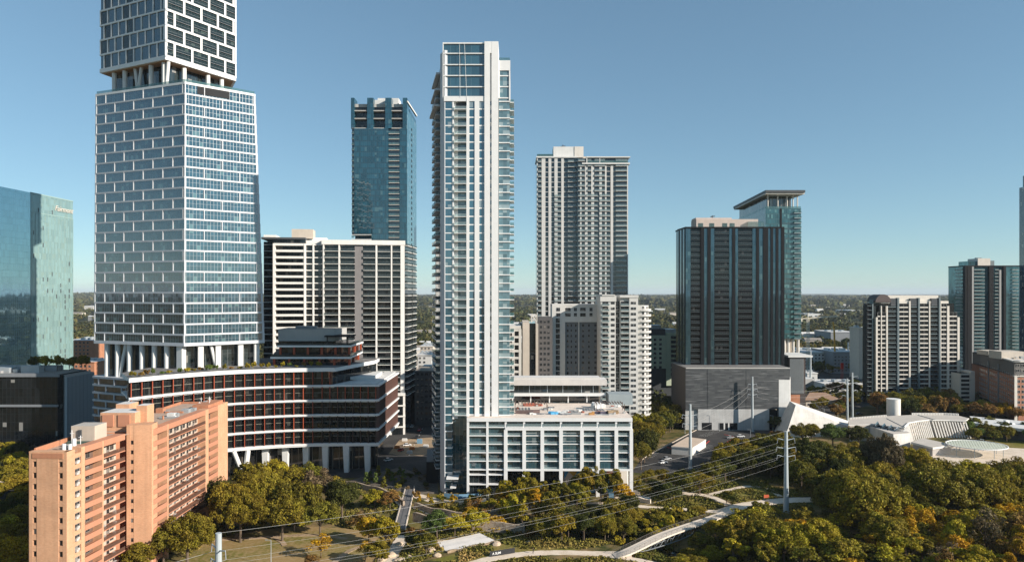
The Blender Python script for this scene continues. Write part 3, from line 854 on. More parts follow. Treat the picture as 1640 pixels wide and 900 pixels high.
def balcony_face(fk, spans, z0, parent, wall_inset=2.7):
    """spans: (u0, u1, kind) kind: 'solid' panels | 'rail' | 'pier' | 'wall'"""
    pw = MB(); sl_ = MB(); pan = MB(); back = MB(); dark = MB(); rl = MB(); win = []; clutter = MB()
    for (u0, u1, kind) in spans:
        if kind == 'pier': p1 = MB(); p1.box(fk, u0 + .01, u1, 0, RZ + .6, -.85 if u0 == 0 and fk.B.y < 195 else -2.9, .02); p1.build('pier', [BRK], parent); continue
        if kind == 'ac':
            pw.box(fk, u0, u1, 0, rows[-1] - .6, -2.2, -.05)
            for r in rows:
                pw.box(fk, u0, u1, r + 1.25, r + SP - .45, -2.2, -.05)
                back.box(fk, u0, u1, r - .45, r + 1.25, -2.2, -.4)
                clutter.box(fk, u0 + .4, u0 + 1.3, r - .3, r + .3, -.4, .2); clutter.box(fk, u1 - 1.2, u1 - .5, r - .1, r + .5, -.4, .1)
                win.append((fk, u0 + .15, u1 - .2, r - .2, r + 1.1, -.35))
            continue
        (dark if kind == 'solid' else back).box(fk, u0, u1, 0, RZ - .3, -wall_inset - .3, -wall_inset)
        for i, r in enumerate(rows):
            f0 = r - 1.15                                # floor level
            if f0 < -.2: continue
            if kind == 'solid':
                pan.box(fk, u0, u1, f0 - .35, f0 + 1.05, -.18, .10)
                sl_.box(fk, u0, u1, f0 - .3, f0, -wall_inset, -.19)
                n = max(1, int((u1 - u0) / 2.6))
                for j in range(n):
                    a = u0 + (j + .15) * (u1 - u0) / n; win.append((fk, a, a + 1.5, f0 + .5, f0 + 2.1, -wall_inset + .02))
            else:
                sl_.box(fk, u0, u1, f0 - .24, f0 + .02, -wall_inset, .12)
                for v in (.12, .32, .52, .72, .95): rl.box(fk, u0, u1, f0 + v, f0 + v + .14, .0, .06)
                n = max(2, int((u1 - u0) / 1.0))
                for j in range(n + 1): rl.box(fk, u0 + j * (u1 - u0) / n - .02, u0 + j * (u1 - u0) / n + .02, f0, f0 + 1.0, .01, .05)
                n = max(1, int((u1 - u0) / 3.6))
                for j in range(n):
                    a = u0 + j * (u1 - u0) / n
                    win.append((fk, a + .4, a + 1.5, f0 + .05, f0 + 2.2, -wall_inset + .02))
                    win.append((fk, a + 1.8, a + 3.3, f0 + .5, f0 + 2.2, -wall_inset + .02))
                    if random.random() < .5: clutter.box(fk, a + .6, a + .6 + random.uniform(.3, 1.1), f0 + .05, f0 + random.uniform(.5, 1.1), -1.0, -.4)
        pan.box(fk, u0, u1, RZ - 1.05, RZ + .6, -wall_inset, .08)
    if pw.f: pw.build('window_wall', [BRK], parent)
    if sl_.f: sl_.build('balcony_slab', [BRK2 if False else BPAN], parent, kind='stuff')
    if pan.f: pan.build('balcony_panel', [BPAN], parent, kind='stuff')
    back.build('balcony_wall', [BWALL], parent)
    if dark.f: dark.build('balcony_wall', [solid('balcony_wall_painted_shade', (.15, .095, .07), .8, .2)], parent)  # dark brown stands in for shade inside the solid bays
    if rl.f: rl.build('balcony_rail', [RAILB], parent, kind='stuff')
    if clutter.f: clutter.build('balcony_clutter', [solid('clutter_mix', (.5, .46, .42), .7, .6, scale=.9, streak=False)], parent, kind='stuff')
    return win
A2 = (-108.9, 192.4)
fa = Fc(A1, A2)
uu = fa.u
w1 = balcony_face(fa, [(0, uu(120), 'pier'), (uu(120), uu(130), 'ac'), (uu(130), uu(136), 'pier'), (uu(136), uu(164), 'solid'), (uu(164), uu(166), 'pier'), (uu(166), uu(200), 'rail')], 0, B)
J0, J1, J2 = (-109.5, 196.2), (wx(243, 197), 197), (-103.7, 249)
fj = Fc(J0, J1); fb = Fc(J1, J2)
mb = MB()
ja, jb_ = fj.u(209), fj.u(214)
mb.box(fj, -1.2, ja, 0, RZ + 2.2, -4.5, 0); mb.box(fj, jb_, fj.L, 0, RZ + 2.2, -4.5, 0)
z = 0; jc = []
for r in reversed(rows):
    z0, z1 = r - .5, r + .7
    if z0 > 0: mb.box(fj, ja, jb_, z, z0, -4.5, -.05); z = z1; jc.append((fj, ja, jb_, z0, z1, -.3))
mb.box(fj, ja, jb_, z, RZ + 2.2, -4.5, -.05)
mb.build('stair_tower', [BRK], B)
cells(B, 'window', jc, [WDK, solid('brick_window_frame', (.2, .14, .1))], mk_window, 20, 'jog')
vb = fb.u
w2 = balcony_face(fb, [(0, .9, 'pier'), (.9, vb(268), 'solid'), (vb(268), vb(270), 'pier'), (vb(270), vb(329), 'rail'), (vb(329), vb(334), 'pier'), (vb(334), vb(349), 'solid'), (vb(349), fb.L, 'pier')], 0, B)
cells(B, 'window', w1 + w2, [WDK, solid('pale_window_frame', (.3, .27, .24))], mk_window, 40, 'balc')
# body, roofs and everything on them
mb = MB()
mb.prism([(-120.6, 172.5), (-114.3, 172.3), (-112.6, 196), (-121, 196)], .02, RZ - .3, 0, 1)
mb.prism([(-121, 196.2), (-110.4, 200), (-108.6, 201.2), (-107.2, 248.6), (-120, 248.6)], .03, RZ - .2, 0, 1)
mb.build('roof', [BRK2, solid('brown_roof_gravel', (.44, .32, .24), .95, .3, scale=.5, streak=False)], B)
mb = MB(); mb.prism([(-120.5, 172.2), (-111.6, 172.0), (-109.9, 195.8), (-121, 195.8)], RZ - .29, RZ - .2, 0); mb.prism([(-121, 197), (-105.9, 201), (-104.4, 248.6), (-120, 248.6)], RZ - .28, RZ - .1, 0); mb.build('roof', [MAT['brown_roof_gravel']], B)
mb = MB(); fw = Fc((-121, 249), (-120.8, 170.6)); mb.box(fw, 0, fw.L, 0, RZ + .6, -.4, 0); fn = Fc(J2, (-121, 249)); mb.box(fn, 0, fn.L, 0, RZ + .6, -.4, 0)
mb.build('wall', [BRK2], B)
mb = MB(); mb.abox(-118.5, -112.2, 183.5, 189, RZ + .4, RZ + 4.4, 0, 1); mb.build('plant_room', [BWALL, solid('plant_roof', (.45, .41, .36))], B)
mb = MB(); mb.abox(-119.2, -111.6, 182.6, 189.8, RZ - .3, RZ + .4); mb.build('plant_deck', [solid('green_steel', (.06, .10, .085))], B)
mb = MB(); mb.abox(-116.5, -115.6, 183.1, 183.5, RZ + 1.2, RZ + 3.4); mb.build('duct', [DGREY], B)
mb = MB(); mb.abox(-120.3, -110.2, 199.5, 207, RZ - .2, RZ + 5.2, 0, 1); mb.abox(-111.4, -108.3, 202.5, 206.5, RZ - .2, RZ + 6.8, 0, 1)
mb.abox(-120.1, -116, 207, 212, RZ - .2, RZ + 6.5, 0, 1); mb.build('lift_house', [BRK, ROOFL], B)
mb = MB(); mb.abox(-119.6, -116.4, 199.2, 199.5, RZ + 1.2, RZ + 4.6); mb.abox(-115, -111.6, 199.2, 199.5, RZ + 1.2, RZ + 4.6); mb.build('louvre', [BPAN], B)
mb = MB(); mb.abox(-120.4, -120, 172, 190, RZ - .3, RZ + 1.1); mb.build('parapet', [BRK2], B)
ST = solid('white_tank', (.75, .74, .72), .5)
mb = MB(); mb.bar((-114.6, 174.6, RZ - .3), (-114.6, 174.6, RZ + 1.6), .45, n=10); mb.bar((-113.4, 175.2, RZ - .3), (-113.4, 175.2, RZ + 1.4), .45, n=10); mb.bar((-113.9, 177.6, RZ - .3), (-113.9, 177.6, RZ + 2.3), .5, n=10); mb.build('roof_tank', [ST], B)
mb = MB()
for (x, y, h) in ((-115.4, 179, 4.2), (-114.4, 181, 2.4), (-106.4, 240, 3.8), (-107.5, 243, 3), (-109.4, 239, 2.2), (-112, 246, 2.6)): mb.bar((x, y, RZ - .3), (x, y, RZ + h), .09); mb.bar((x - .5, y, RZ + h * .8), (x + .5, y, RZ + h * .8), .07)
mb.build('antenna', [ST], B)
mb = MB()
for (x, y, s_, h) in ((-105.2, 200.8, .9, 2.2), (-109.5, 222, 1.4, 1.1), (-108.2, 231, 1.6, 1.2), (-109, 242, 1.2, 1.8), (-115, 176, .7, 1.0)): mb.abox(x - s_ / 2, x + s_ / 2, y, y + s_, RZ - .2, RZ + h)
mb.build('roof_unit', [STEEL], B)
mb = MB(); mb.abox(-110, -104.6, 235, 247, RZ - .2, RZ + 1.6); mb.build('roof_step', [BRK2], B)

roof_clutter(B, -119.5, -107.5, 214, 234, RZ - .19, 10, 6, [STEEL, WHITE2, BRK2])
# ------------------------------------------------------------------ cream condominium block behind the podium
EW = solid('condo_white_concrete', (.78, .75, .70), .75, .1)
E = thing('balcony_condo_block', 'wide cream condominium block with dark balcony rows behind the curved offices', 'apartment building', (-95, 400, 0))
EG = glass('condo_dark_glass', (.010, .013, .015), (1.5, 3.55), .07, (.02, .02, .02), blind=.12, blindcol=(.07, .07, .065), ior=1.6)
YE = 385; S = YE / F
NE = 29; ze = wz(391, YE); fe = (ze - 3) / NE * 1.0
fE = Fc((wx(420, 381), 381), (wx(648, 394), 394)); ue = fE.u
mb = MB(); mb.box(fE, ue(437), ue(648), 0, ze, -22, -3.0); mb.build('window_band', [EG], E)
mb = MB(); mb.box(fE, ue(419), ue(437), 0, ze + 1.5, -24, -6.0); mb.build('window_band', [EG], E)
bal = []
GB_ = []
for k in range(NE + 1):
    z = ze - k * fe
    if z < 20: break
    GB_.append(z)
for z in GB_:
    mb = MB()
    mb.box(fE, ue(439), ue(489), z - .9, z + .35, -3.0, 0)                # left wing: solid bands
    mb.box(fE, ue(489), ue(515), z - .5, z, -3.0, -1.9)
    mb.box(fE, ue(515), ue(568), z - .28, z, -3.0, -.3)
    mb.box(fE, ue(581), ue(646), z - .28, z, -3.0, -.5)
    mb.box(fE, ue(419.5), ue(437), z - .4, z, -6.0, -4.4)
    mb.build('floor_slab', [EW], E)
for z in GB_[1:]:
    for (a, c, w) in ((519, 541.5, -1.2), (545, 567, -1.2), (582, 601, -1.4), (605, 625, -1.4), (629, 641, -1.4)):
        bal.append((fE, ue(a), ue(c), z - .28, z + 1.0, w))
cells(E, 'balcony', bal, [EW, GRAILD, RAIL], mk_balcony(1.5, .2), 98)
mb = MB()
for (a, c, w) in ((437, 440.6, .1), (486.6, 489.2, .12), (500, 502.4, -1.6), (517, 519.2, .05), (542, 544.4, .05), (601.5, 604.2, .05), (626, 628.2, .05), (641.5, 648, .08)):
    mb.box(fE, ue(a), ue(c), 0, ze + .02 * a % .5, -3.1, w)
mb.build('pier', [EW], E)
mb = MB(); mb.box(fE, ue(568), ue(581), 0, ze, -3, -.9); mb.build('pier', [solid('warm_grey_panel', (.22, .205, .20))], E)
mb = MB(); mb.box(fE, ue(515), ue(649), ze, ze + 2.6, -23, .3); mb.box(fE, ue(489), ue(515), ze, ze + 2.4, -20, -4); mb.build('parapet', [EW], E)
mb = MB(); mb.box(fE, ue(418), ue(489), ze + 2.6, ze + 3.7, -22, -.6); mb.build('roof', [DGREY], E)
mb = MB(); mb.box(fE, ue(437), ue(489), ze + .46, ze + 2.6, -20, -1.6); mb.build('window_band', [EG], E)
mb = MB(); mb.box(fE, ue(464), ue(499), ze + 3.7, ze + 9, -18, -7); mb.build('lift_house', [BEIGE], E)
mb = MB(); mb.box(fE, ue(420), ue(440), ze + 3.7, ze + 5.2, -18, -4); mb.box(fE, ue(496), ue(520), ze + 2.4, ze + 4.4, -18, -10); mb.build('roof_unit', [EW], E)
fs = Fc((wx(648, 394), 394), (wx(648, 394) + 2.5, 422))
mb = MB(); mb.box(fs, .5, 28, 0, ze + 1, -3, -.2); mb.build('window_band', [EG], E)
sb = []
for z in GB_:
    sb.append((fs, 2, 12, z - .28, z + 1, -.2)); sb.append((fs, 15, 26, z - .28, z + 1, -.2))
cells(E, 'balcony', sb, [EW, GRAILD, RAIL], mk_balcony(1.5, .3), 0, 'side')
mb = MB(); mb.box(fE, ue(640), ue(648.5), 0, ze + 1.5, -27, -3.2); mb.build('wall', [BEIGE], E)
# podium of the condo
mb = MB(); mb.box(fE, ue(560), ue(648), 0, 22, -2, 6); mb.build('base', [EG], E)
mb = MB()
for z in (22, 16, 10, 4): mb.box(fE, ue(559), ue(649), z, z + .8, -2, 6.6)
for px in (560, 582, 604, 626, 647): mb.box(fE, ue(px) - .6, ue(px) + .6, 0, 22, 5.5, 6.3)
mb.build('base_frame', [EW], E)

# ------------------------------------------------------------------ blue glass tower behind it
BT = thing('blue_glass_tower', 'slim blue glass tower with notched crown and a column of balconies', 'tower', (wx(607, 450), 470, 0))
BG = glass('tower_teal_glass', (.012, .065, .095), (1.3, 3.6), .06, (.01, .03, .045), sill=.9, sillcol=(.012, .05, .07), blind=.06, blindcol=(.06, .13, .15), ior=2.0, wob=.004, var=.7, hline=.05)
YB = 450; fB = front(562, 652, YB); ub = fB.u; zb = wz(160, YB); ztop3 = wz(206, YB)
fBs = Fc((wx(652, YB), YB), (wx(667, 493), 493))
mb = MB(); mb.box(fB, ub(567), ub(595), wz(375, YB), ztop3, -12, 0); mb.box(fB, ub(595), ub(622), 0, ztop3, -12, 0.03); mb.box(fB, ub(622), ub(640), 0, ztop3, -12, -1.6); mb.box(fB, ub(640), fB.L, 0, ztop3, -12, 0)
mb.box(fB, ub(563), ub(595), 0, wz(385, YB), -12, 0); mb.box(fB, ub(563), ub(567), wz(375, YB), ztop3, -12, -1.2); mb.box(fB, ub(566), ub(595), wz(385, YB), wz(375, YB), -12, -5)
mb.build('curtain_wall', [BG], BT)
mb = MB(); mb.prism([(wx(563, YB), YB + 11.9), (wx(652, YB) - .1, YB + 11.9), (wx(667, 493) - .3, 493), (wx(575, 493), 493)], 0, zb - 3, 0); mb.build('curtain_wall', [BG], BT)
mb = MB(); mb.box(fBs, 0, fBs.L, 0, zb - 6, -1, 0); mb.build('curtain_wall', [glass('tower_side_glass', (.05, .14, .17), (1.6, 3.6), .06, (.03, .09, .11), blind=.15, blindcol=(.16, .25, .27), ior=2.0)], BT)
mb = MB()
for a, c in ((562, 567.5), (588, 598), (617, 627), (645, 652)): mb.box(fB, ub(a), ub(c), ztop3, zb + 1.2, -9, .05)
mb.build('crown_fin', [BG], BT)
mb = MB()
for zz in (206, 190.5, 178): mb.box(fB, ub(564), ub(651), wz(zz, YB), wz(zz, YB) + .55, -9, -.4)
mb.box(fB, ub(566), ub(650), wz(170, YB), wz(165, YB), -6, -3)
mb.build('floor_slab', [solid('tower_pale_slab', (.50, .47, .43))], BT)
mb = MB(); mb.box(fB, ub(568), ub(647), ztop3, zb - 4, -9, -3.4); mb.build('window_band', [EG], BT)
mb = MB(); mb.box(fB, ub(602), ub(636), zb - 2, wz(153.5, YB), -16, -6); mb.box(fB, ub(598), ub(618), zb - 2, wz(157, YB), -16, -5); mb.build('plant_room', [WHITE2], BT)
mb = MB(); mb.bar(fBs.p(0, wz(163, YB)), fBs.p(fBs.L, wz(186, 493)), .8, n=4); mb.build('roof_rail', [WHITE2], BT)
bb = []; zz = ztop3 - 3.6
while zz > 60: bb.append((fB, ub(622.4), ub(639.6), zz, zz + 1.2, -1.55)); zz -= 3.6
n1_ = len(bb)
cells(BT, 'balcony', bb, [solid('tower_pale_slab', (.5, .47, .43)), GRAILT, RAIL], mk_balcony(1.5, .4), 60)
sb = []; zz = ztop3 + 3
while zz > 60: sb.append((fBs, fBs.L * .42, fBs.L * .52, zz, zz + 1.9, .02)); zz -= 3.6
cells(BT, 'window', sb, [BLACK], mk_pane, 50, 'side')
sb = []; zz = ztop3
while zz > 60: sb.append((fB, ub(563), ub(567), zz, zz + 1.1, -1.1)); zz -= 3.6
cells(BT, 'balcony', sb, [MIDGREY, GRAILT, RAIL], mk_balcony(1.2, .3), 0, 'edge')
mb = MB(); mb.box(fB, ub(563), ub(595), wz(376.5, YB), wz(375.5, YB), -8, .1); mb.box(fB, ub(563), ub(595), wz(385.5, YB), wz(383, YB), -8, .3); mb.build('floor_slab', [WHITE2], BT)

# low roofs glimpsed between the two tall towers
for (x0, x1, Y, zt, nm, lb, mt, d) in ((668, 700, 480, 26, 'office_block', 'dark flat roofed block in the street shade', MIDGREY, 40), (664, 700, 415, 33, 'street_block', 'shaded grey mid rise beside the dark street behind the central tower', DGREY, 30)):
    t = thing(nm, lb, 'building', (wx((x0 + x1) / 2, Y), Y + 10, 0))
    f_ = front(x0, x1, Y); mb = MB(); mb.box(f_, 0, f_.L, 0, zt, -d, 0, 0, 1); mb.build('wall', [mt, ROOFL if mt is MIDGREY else ROOFM], t)
    cs = [(f_, 1.2 + j * 2.6, 2.8 + j * 2.6, z, z + 1.7, .03) for j in range(int(f_.L / 2.6) - 1) for z in np.arange(3, zt - 2.5, 3.4)]
    cells(t, 'window', cs, [WDK, DGREY], mk_window, 20)
# ------------------------------------------------------------------ the central white tower and its podium
C = thing('white_glass_tower', 'slender white and blue glass tower with podium in the centre of the skyline', 'tower', (0, 285, 0))
YC = 273.0
CG = glass('centre_blue_glass', (.026, .095, .135), (1.5, 3.3), .05, (.05, .09, .11), blind=.10, blindcol=(.22, .27, .28), ior=2.4, wob=.004, var=.4)
CGR = glass('corner_pale_glass', (.11, .19, .215), (1.6, 3.3), .06, (.16, .22, .24), blind=.35, blindcol=(.30, .38, .39), ior=1.9, wob=.004, var=.6)
CGD = glass('podium_dark_glass', (.038, .085, .105), (1.5, 3.3), .06, (.05, .065, .07), blind=.14, blindcol=(.16, .20, .21), ior=2.35, wob=.004, var=.6)
SHWALL = solid('panel_painted_shade', (.50, .52, .54), .6, .08)  # white panel greyed: shade of the left side painted in
fC = front(705, 817, YC); uc = fC.u
ZTOP = wz(68.5, YC); ZCR = wz(157, YC); FH = 3.3; ZPOD = wz(671, YC)
ZR = wz(97, YC)
nfl = int((ZCR - 4) / FH)
# body behind the facade
mb = MB(); mb.box(fC, uc(712), uc(799), 0, ZCR, -24, -2.2); mb.build('core', [CGD], C)
# crown
mb = MB(); mb.box(fC, uc(710), uc(776), ZCR + .6, ZTOP - .4, -20, -.5); mb.build('crown_glass', [glass('crown_glass', (.03, .085, .115), (4.1, 4.5), .08, (.10, .16, .19), blind=.0, ior=2.2, wob=.006)], C)
mb = MB()
for py in (157.5, 139.5, 121.5, 104, 86): mb.box(fC, uc(709.6), uc(776), wz(py, YC) - .18, wz(py, YC) + .2, -.5, .05)
mb.box(fC, uc(709.6), uc(776), ZTOP - .5, ZTOP, -20, .0); mb.box(fC, uc(709), uc(710.2), ZCR, ZTOP, -20, .03)
mb.build('crown_frame', [WHITE], C)
mb = MB(); mb.bar(fC.p(uc(736), ZTOP - .6, .3), fC.p(uc(737), ZCR, .3), .06); mb.bar(fC.p(uc(744), ZTOP - .6, .3), fC.p(uc(748), ZCR - 3, .3), .06); mb.build('hanging_rope', [WHITE], C)
# main white walls
mb = MB()
mb.box(fC, uc(776), uc(784.8), ZPOD, ZTOP + .25, -14, .5); mb.box(fC, uc(787.4), uc(798.2), ZPOD, ZTOP + .25, -14, .5)
mb.box(fC, uc(784.8), uc(787.4), ZPOD, wz(86, YC), -14, -.4); mb.box(fC, uc(784.8), uc(787.4), wz(86, YC), ZTOP + .25, -14, .47)
mb.box(fC, uc(747), uc(751.6), ZPOD, ZCR - .5, -3, .2); mb.box(fC, uc(760.2), uc(767.6), ZPOD, ZCR - .5, -3, .2)
mb.box(fC, uc(724.6), uc(727), ZPOD, ZCR - .5, -3, .0)
mb.box(fC, uc(711), uc(776), ZCR - 1.4, ZCR + .6, -3, .22)
mb.build('wall', [WHITE], C)
mb = MB()
for k in range(nfl + 1):
    z = ZCR - 1 - k * FH
    if z > ZPOD: mb.box(fC, uc(784.8), uc(787.4), z - 2.0, z - .4, -.42, -.3)
mb.build('slit_window', [CGD], C, kind='stuff')
# chamfered shaded wall on the left and its side balconies
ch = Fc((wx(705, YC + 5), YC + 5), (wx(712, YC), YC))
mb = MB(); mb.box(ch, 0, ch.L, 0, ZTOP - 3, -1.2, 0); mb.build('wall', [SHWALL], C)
sd = Fc((wx(697, 300) , 300), (wx(705, YC + 5), YC + 5))
mb = MB(); mb.box(sd, 0, sd.L - .01, 0, ZTOP - 8, -5, -.1); mb.build('side_glass', [CGD], C)
sbal = []
for k in range(nfl + 2):
    z = ZCR + 2 - k * FH
    if z > 8:
        sbal.append((sd, 1.0, 8.5, z - .3, z + 1.0, -.1)); sbal.append((sd, 11, sd.L - 2.4, z - .3, z + 1.0, -.1))
cells(C, 'balcony', sbal, [SHWALL, GRAILD, RAIL], mk_balcony(1.7, .35), 60, 'side')
mb = MB()
for k in range(3): z = ZCR + 4 + k * 6.5 - 6; mb.box(sd, 1, sd.L - .3, z, z + .8, 0, 2.6 - k * .5)
mb.build('crown_ledge', [SHWALL], C)
# floors: glass strip, window strips, slabs, front balconies
wc = []; bc = []; gs = []; rs_ = []
for k in range(nfl + 1):
    z = ZCR - 1.4 - k * FH                                # ceiling line of the floor
    if z - FH < 1: break
    gs.append((fC, uc(712), uc(724.6), z - FH + .42, z - .002, -.12))
    if z - FH > ZPOD - 1:
        wc.append((fC, uc(751.6), uc(760.2), z - FH + .45, z - .01, -.12)); wc.append((fC, uc(767.6), uc(776), z - FH + .45, z - .01, -.12))
        bc.append((fC, uc(728), uc(746.6), z - FH - .05, z - FH + 1.25, -1.3))
        rs_.append(z - FH)
cells(C, 'window', wc, [CG], mk_pane, 90)
mb = MB()
for c_ in gs: mk_pane(mb, *c_)
mb.build('glass_strip', [CG], C, kind='stuff')
mb = MB()
for k in range(len(gs)):
    z = ZCR - 1.4 - k * FH
    mb.box(fC, uc(712), uc(724.6), z - FH - .02, z - FH + .40, -2.3, -.02)
    if z - FH > ZPOD: mb.box(fC, uc(751.6), uc(760.2), z - FH - .02, z - FH + .44, -2.3, -.03); mb.box(fC, uc(767.6), uc(776), z - FH - .02, z - FH + .44, -2.3, -.03)
mb.build('spandrel', [WHITE], C, kind='stuff')
cells(C, 'balcony', bc, [WHITE, GRAILW, RAIL], mk_balcony(2.0, .2), 60, 'front')
mb = MB(); mb.box(fC, uc(727), uc(747), ZPOD, ZCR - 1.4, -2.6, -1.9)
mb.build('balcony_glass', [CGR], C)
mb = MB(); mb.box(fC, uc(727), uc(733), ZPOD, ZCR - 1.4, -2.5, -1.35); mb.build('wall', [WHITE], C)
mb = MB(); u0 = uc(733)
mb.box(fC, uc(730), uc(746), ZCR - 4.1, ZCR - 1.6, -1.9, -1.2); mb.build('vent_panel', [DGREY], C)
# right glass corner
fR_ = Fc((wx(799, YC + .4), YC + .4), (wx(816.5, YC + .4), YC + .4)); fR2 = Fc((wx(816.5, YC + .4), YC + .4), (wx(818, 293), 293))
mb = MB(); mb.prism([(fR_.A.x, YC + .5), (fR_.B.x - .1, YC + .5), (fR2.B.x - .2, 293), (fR_.A.x, 293)], ZPOD, ZR - 4, 0); mb.build('corner_glass', [CGR], C)
rb = []
mb = MB()
z = ZCR - 1.4
while z > ZPOD + 1:
    mb.box(fR_, 0, fR_.L + .1, z - .22, z + .2, -19, .25)
    rb.append((fR2, 1, 9, z - .2, z + 1.05, .05)); z -= FH
for py in (157, 139, 121.5): mb.box(fR_, -.1, fR_.L, wz(py, YC) - .2, wz(py, YC) + .25, -19, .12)
mb.build('floor_slab', [WHITE], C, kind='stuff')
mb = MB(); mb.box(fR_, -.2, fR_.L + .2, ZR - 4.0, ZR, -19.5, .3); mb.box(fR_, -.2, .35, ZCR, ZR, -19, .28); mb.box(fR_, fR_.L - .3, fR_.L + .2, ZCR - 1, ZR, -19, .28); mb.build('crown_frame', [WHITE], C)
mb = MB(); mb.box(fR_, 0, fR_.L, ZR, ZR + 1.3, -.4, -.34); mb.build('glass_railing', [GRAILT], C)
cells(C, 'balcony', rb, [WHITE, GRAILT, RAIL], mk_balcony(1.6, .3), 38, 'right')
# podium
fP = front(748.5, 1012, YC - 4.0); up_ = fP.u; YP = YC - 4.0
ZP = wz(671, YP); zl = [wz(py, YP) for py in (684, 697.5, 711, 724.5, 738, 752)]
fS = Fc((wx(1012, YP), YP), (wx(1012, YP) + .6, YP + 36))
mb = MB(); mb.box(fP, .4, fP.L - .3, 0 if False else 9.9, ZP - .5, -35, -1.7); mb.build('podium_glass', [CGD], C)
for (a, c) in ((841, 867), (900, 931), (959, 986)):
    mb = MB(); mb.box(fP, up_(a), up_(c), zl[5] + .4, zl[0] - 1.3, -1.6, -.45); mb.build('bay_glass', [CGD], C)
mb = MB()
mb.box(fP, .5, up_(809), 10, zl[0] - .3, -1.6, -1.0)
mb.build('bay_glass', [CGD], C)
mb = MB(); mb.box(fP, .4, up_(810), 0, 9.9, -34, -1.4); mb.box(fP, up_(810), fP.L - 10, 0, 9.9, -34, -9); mb.build('lobby_glass', [glass('podium_lobby', (.015, .02, .022), (2.2, 4.4), .1, (.12, .13, .13), blind=.0, ior=1.8)], C)
mb = MB()
mb.box(fP, -.2, fP.L + .2, ZP - .9, ZP + .5, -36, .2, 0, 1)
mb.build('podium_roof', [WHITE, solid('deck_paving', (.72, .61, .52), .9, .25, scale=.4, streak=False)], C)
mb = MB()
cols = (749.4, 780.5, 810, 839.5, 868.5, 898.5, 932, 957.5, 987, 1011)
for i, px in enumerate(cols):
    wdt = 1.4 if 805 < px < 1000 else 1.1
    if px > 1005: wdt = 1.3
    if px < 800: mb.box(fP, up_(px) - .45, up_(px) + .45, 0 if px < 790 else 0, ZP - .9, -2, .0)
    else:
        mb.box(fP, up_(px) - wdt / 2, up_(px) + wdt / 2, zl[5] if False else 0, zl[0] - .9, -2, .3)
        mb.box(fP, up_(px) - .4, up_(px) + .4, zl[0] - .9, ZP - .9, -2, -.1)
mb.build('column', [WHITE], C)
mb = MB()
for z in zl: mb.box(fP, 0, up_(810), z - .2, z + .15, -2, -.04)
mb.box(fP, up_(809), fP.L - .1, zl[0] - 1.15, zl[0] - .4, -2, .34); mb.box(fP, up_(809), fP.L - .1, zl[0] - .3, zl[0] + .1, -2, .1)
mb.box(fP, up_(809), fP.L - .1, zl[5] - .4, zl[5] + .3, -10, .33)
for z in zl[1:5]: mb.box(fP, up_(810), fP.L - .2, z - .2, z + .12, -2, -.12)
for z in zl[1:5]:
    for (a, c) in ((841, 867), (900, 931), (959, 986)): mb.box(fP, up_(a), up_(c), z + .95, z + 1.05, -2, -.4)
mb.box(fP, 0, up_(810), 4.6, 5.0, -2, -.03); mb.box(fP, 0, up_(810), 8.4, 8.8, -2, -.06)
mb.build('floor_slab', [WHITE], C)
pb = []
for z in zl[:5]:
    pb.append((fP, up_(751.5), up_(779), z - .25, z + 1.1, -1.6)); pb.append((fP, up_(782), up_(808), z - .25, z + 1.1, -1.6))
for z in zl[1:6]:
    for (a, c) in ((812.5, 837), (871, 896), (934.5, 955), (989.5, 1009.5)): pb.append((fP, up_(a), up_(c), z - .25, z + 1.1, -1.6))
for (a, c) in ((812, 838), (841, 867), (870, 897), (900, 931), (934, 956), (959, 986), (989, 1010)): pb.append((fP, up_(a), up_(c), zl[0] + .12, zl[0] + 1.3, -1.3))
cells(C, 'balcony', pb, [WHITE, GRAILW, RAIL], mk_balcony(1.5, .2), 98, 'podium')
mb = MB()
for z in zl: mb.box(fS, .2, 35, z - .3, z + .2, -1, .05)
for j in range(4): mb.box(fS, .2 + j * 10, 1.6 + j * 10, 0, ZP - .9, -1, .12)
mb.build('side_frame', [WHITE], C)
mb = MB(); mb.box(fC, uc(748), uc(776), 0, ZPOD, -3, -2.05); mb.box(fC, uc(727), uc(748), 0, ZPOD, -3, -1.9); mb.build('lobby_glass', [CGD], C)
mb = MB(); mb.box(fC, uc(716), uc(735), 6.6, 7.2, -2, 3.4); mb.box(fC, uc(722), uc(731), 3.0, 3.4, -2, 3.0); mb.build('canopy', [WHITE], C)
# painted mural under the right end
def mural_mat():
    m, nt, b = nodes('mural_paint'); uv = N(nt, 'ShaderNodeUVMap'); uv.uv_map = 'UVMap'
    vo = N(nt, 'ShaderNodeTexVoronoi'); vo.inputs['Scale'].default_value = .22; nt.links.new(uv.outputs[0], vo.inputs['Vector'])
    cr = N(nt, 'ShaderNodeValToRGB'); cr.color_ramp.interpolation = 'CONSTANT'
    e_ = cr.color_ramp.elements; e_[0].color = (.06, .22, .38, 1); e_[1].position = .3; e_[1].color = (.62, .16, .05, 1)
    for p_, c_ in ((.45, (.55, .33, .05, 1)), (.6, (.10, .32, .42, 1)), (.78, (.5, .42, .36, 1))):
        x_ = e_.new(p_); x_.color = c_
    s_ = N(nt, 'ShaderNodeSeparateColor'); nt.links.new(vo.outputs['Color'], s_.inputs[0]); nt.links.new(s_.outputs[0], cr.inputs[0]); nt.links.new(cr.outputs[0], b.inputs['Base Color'])
    b.inputs['Roughness'].default_value = .8; return m
mb = MB(); mb.box(fP, up_(905), up_(988), .3, 9.0, -9, -5); mb.build('mural_wall', [mural_mat()], C)
mb = MB(); mb.box(fP, up_(990), up_(1010), 0, 9, -30, -8); mb.build('lobby_wall', [CREAM], C)
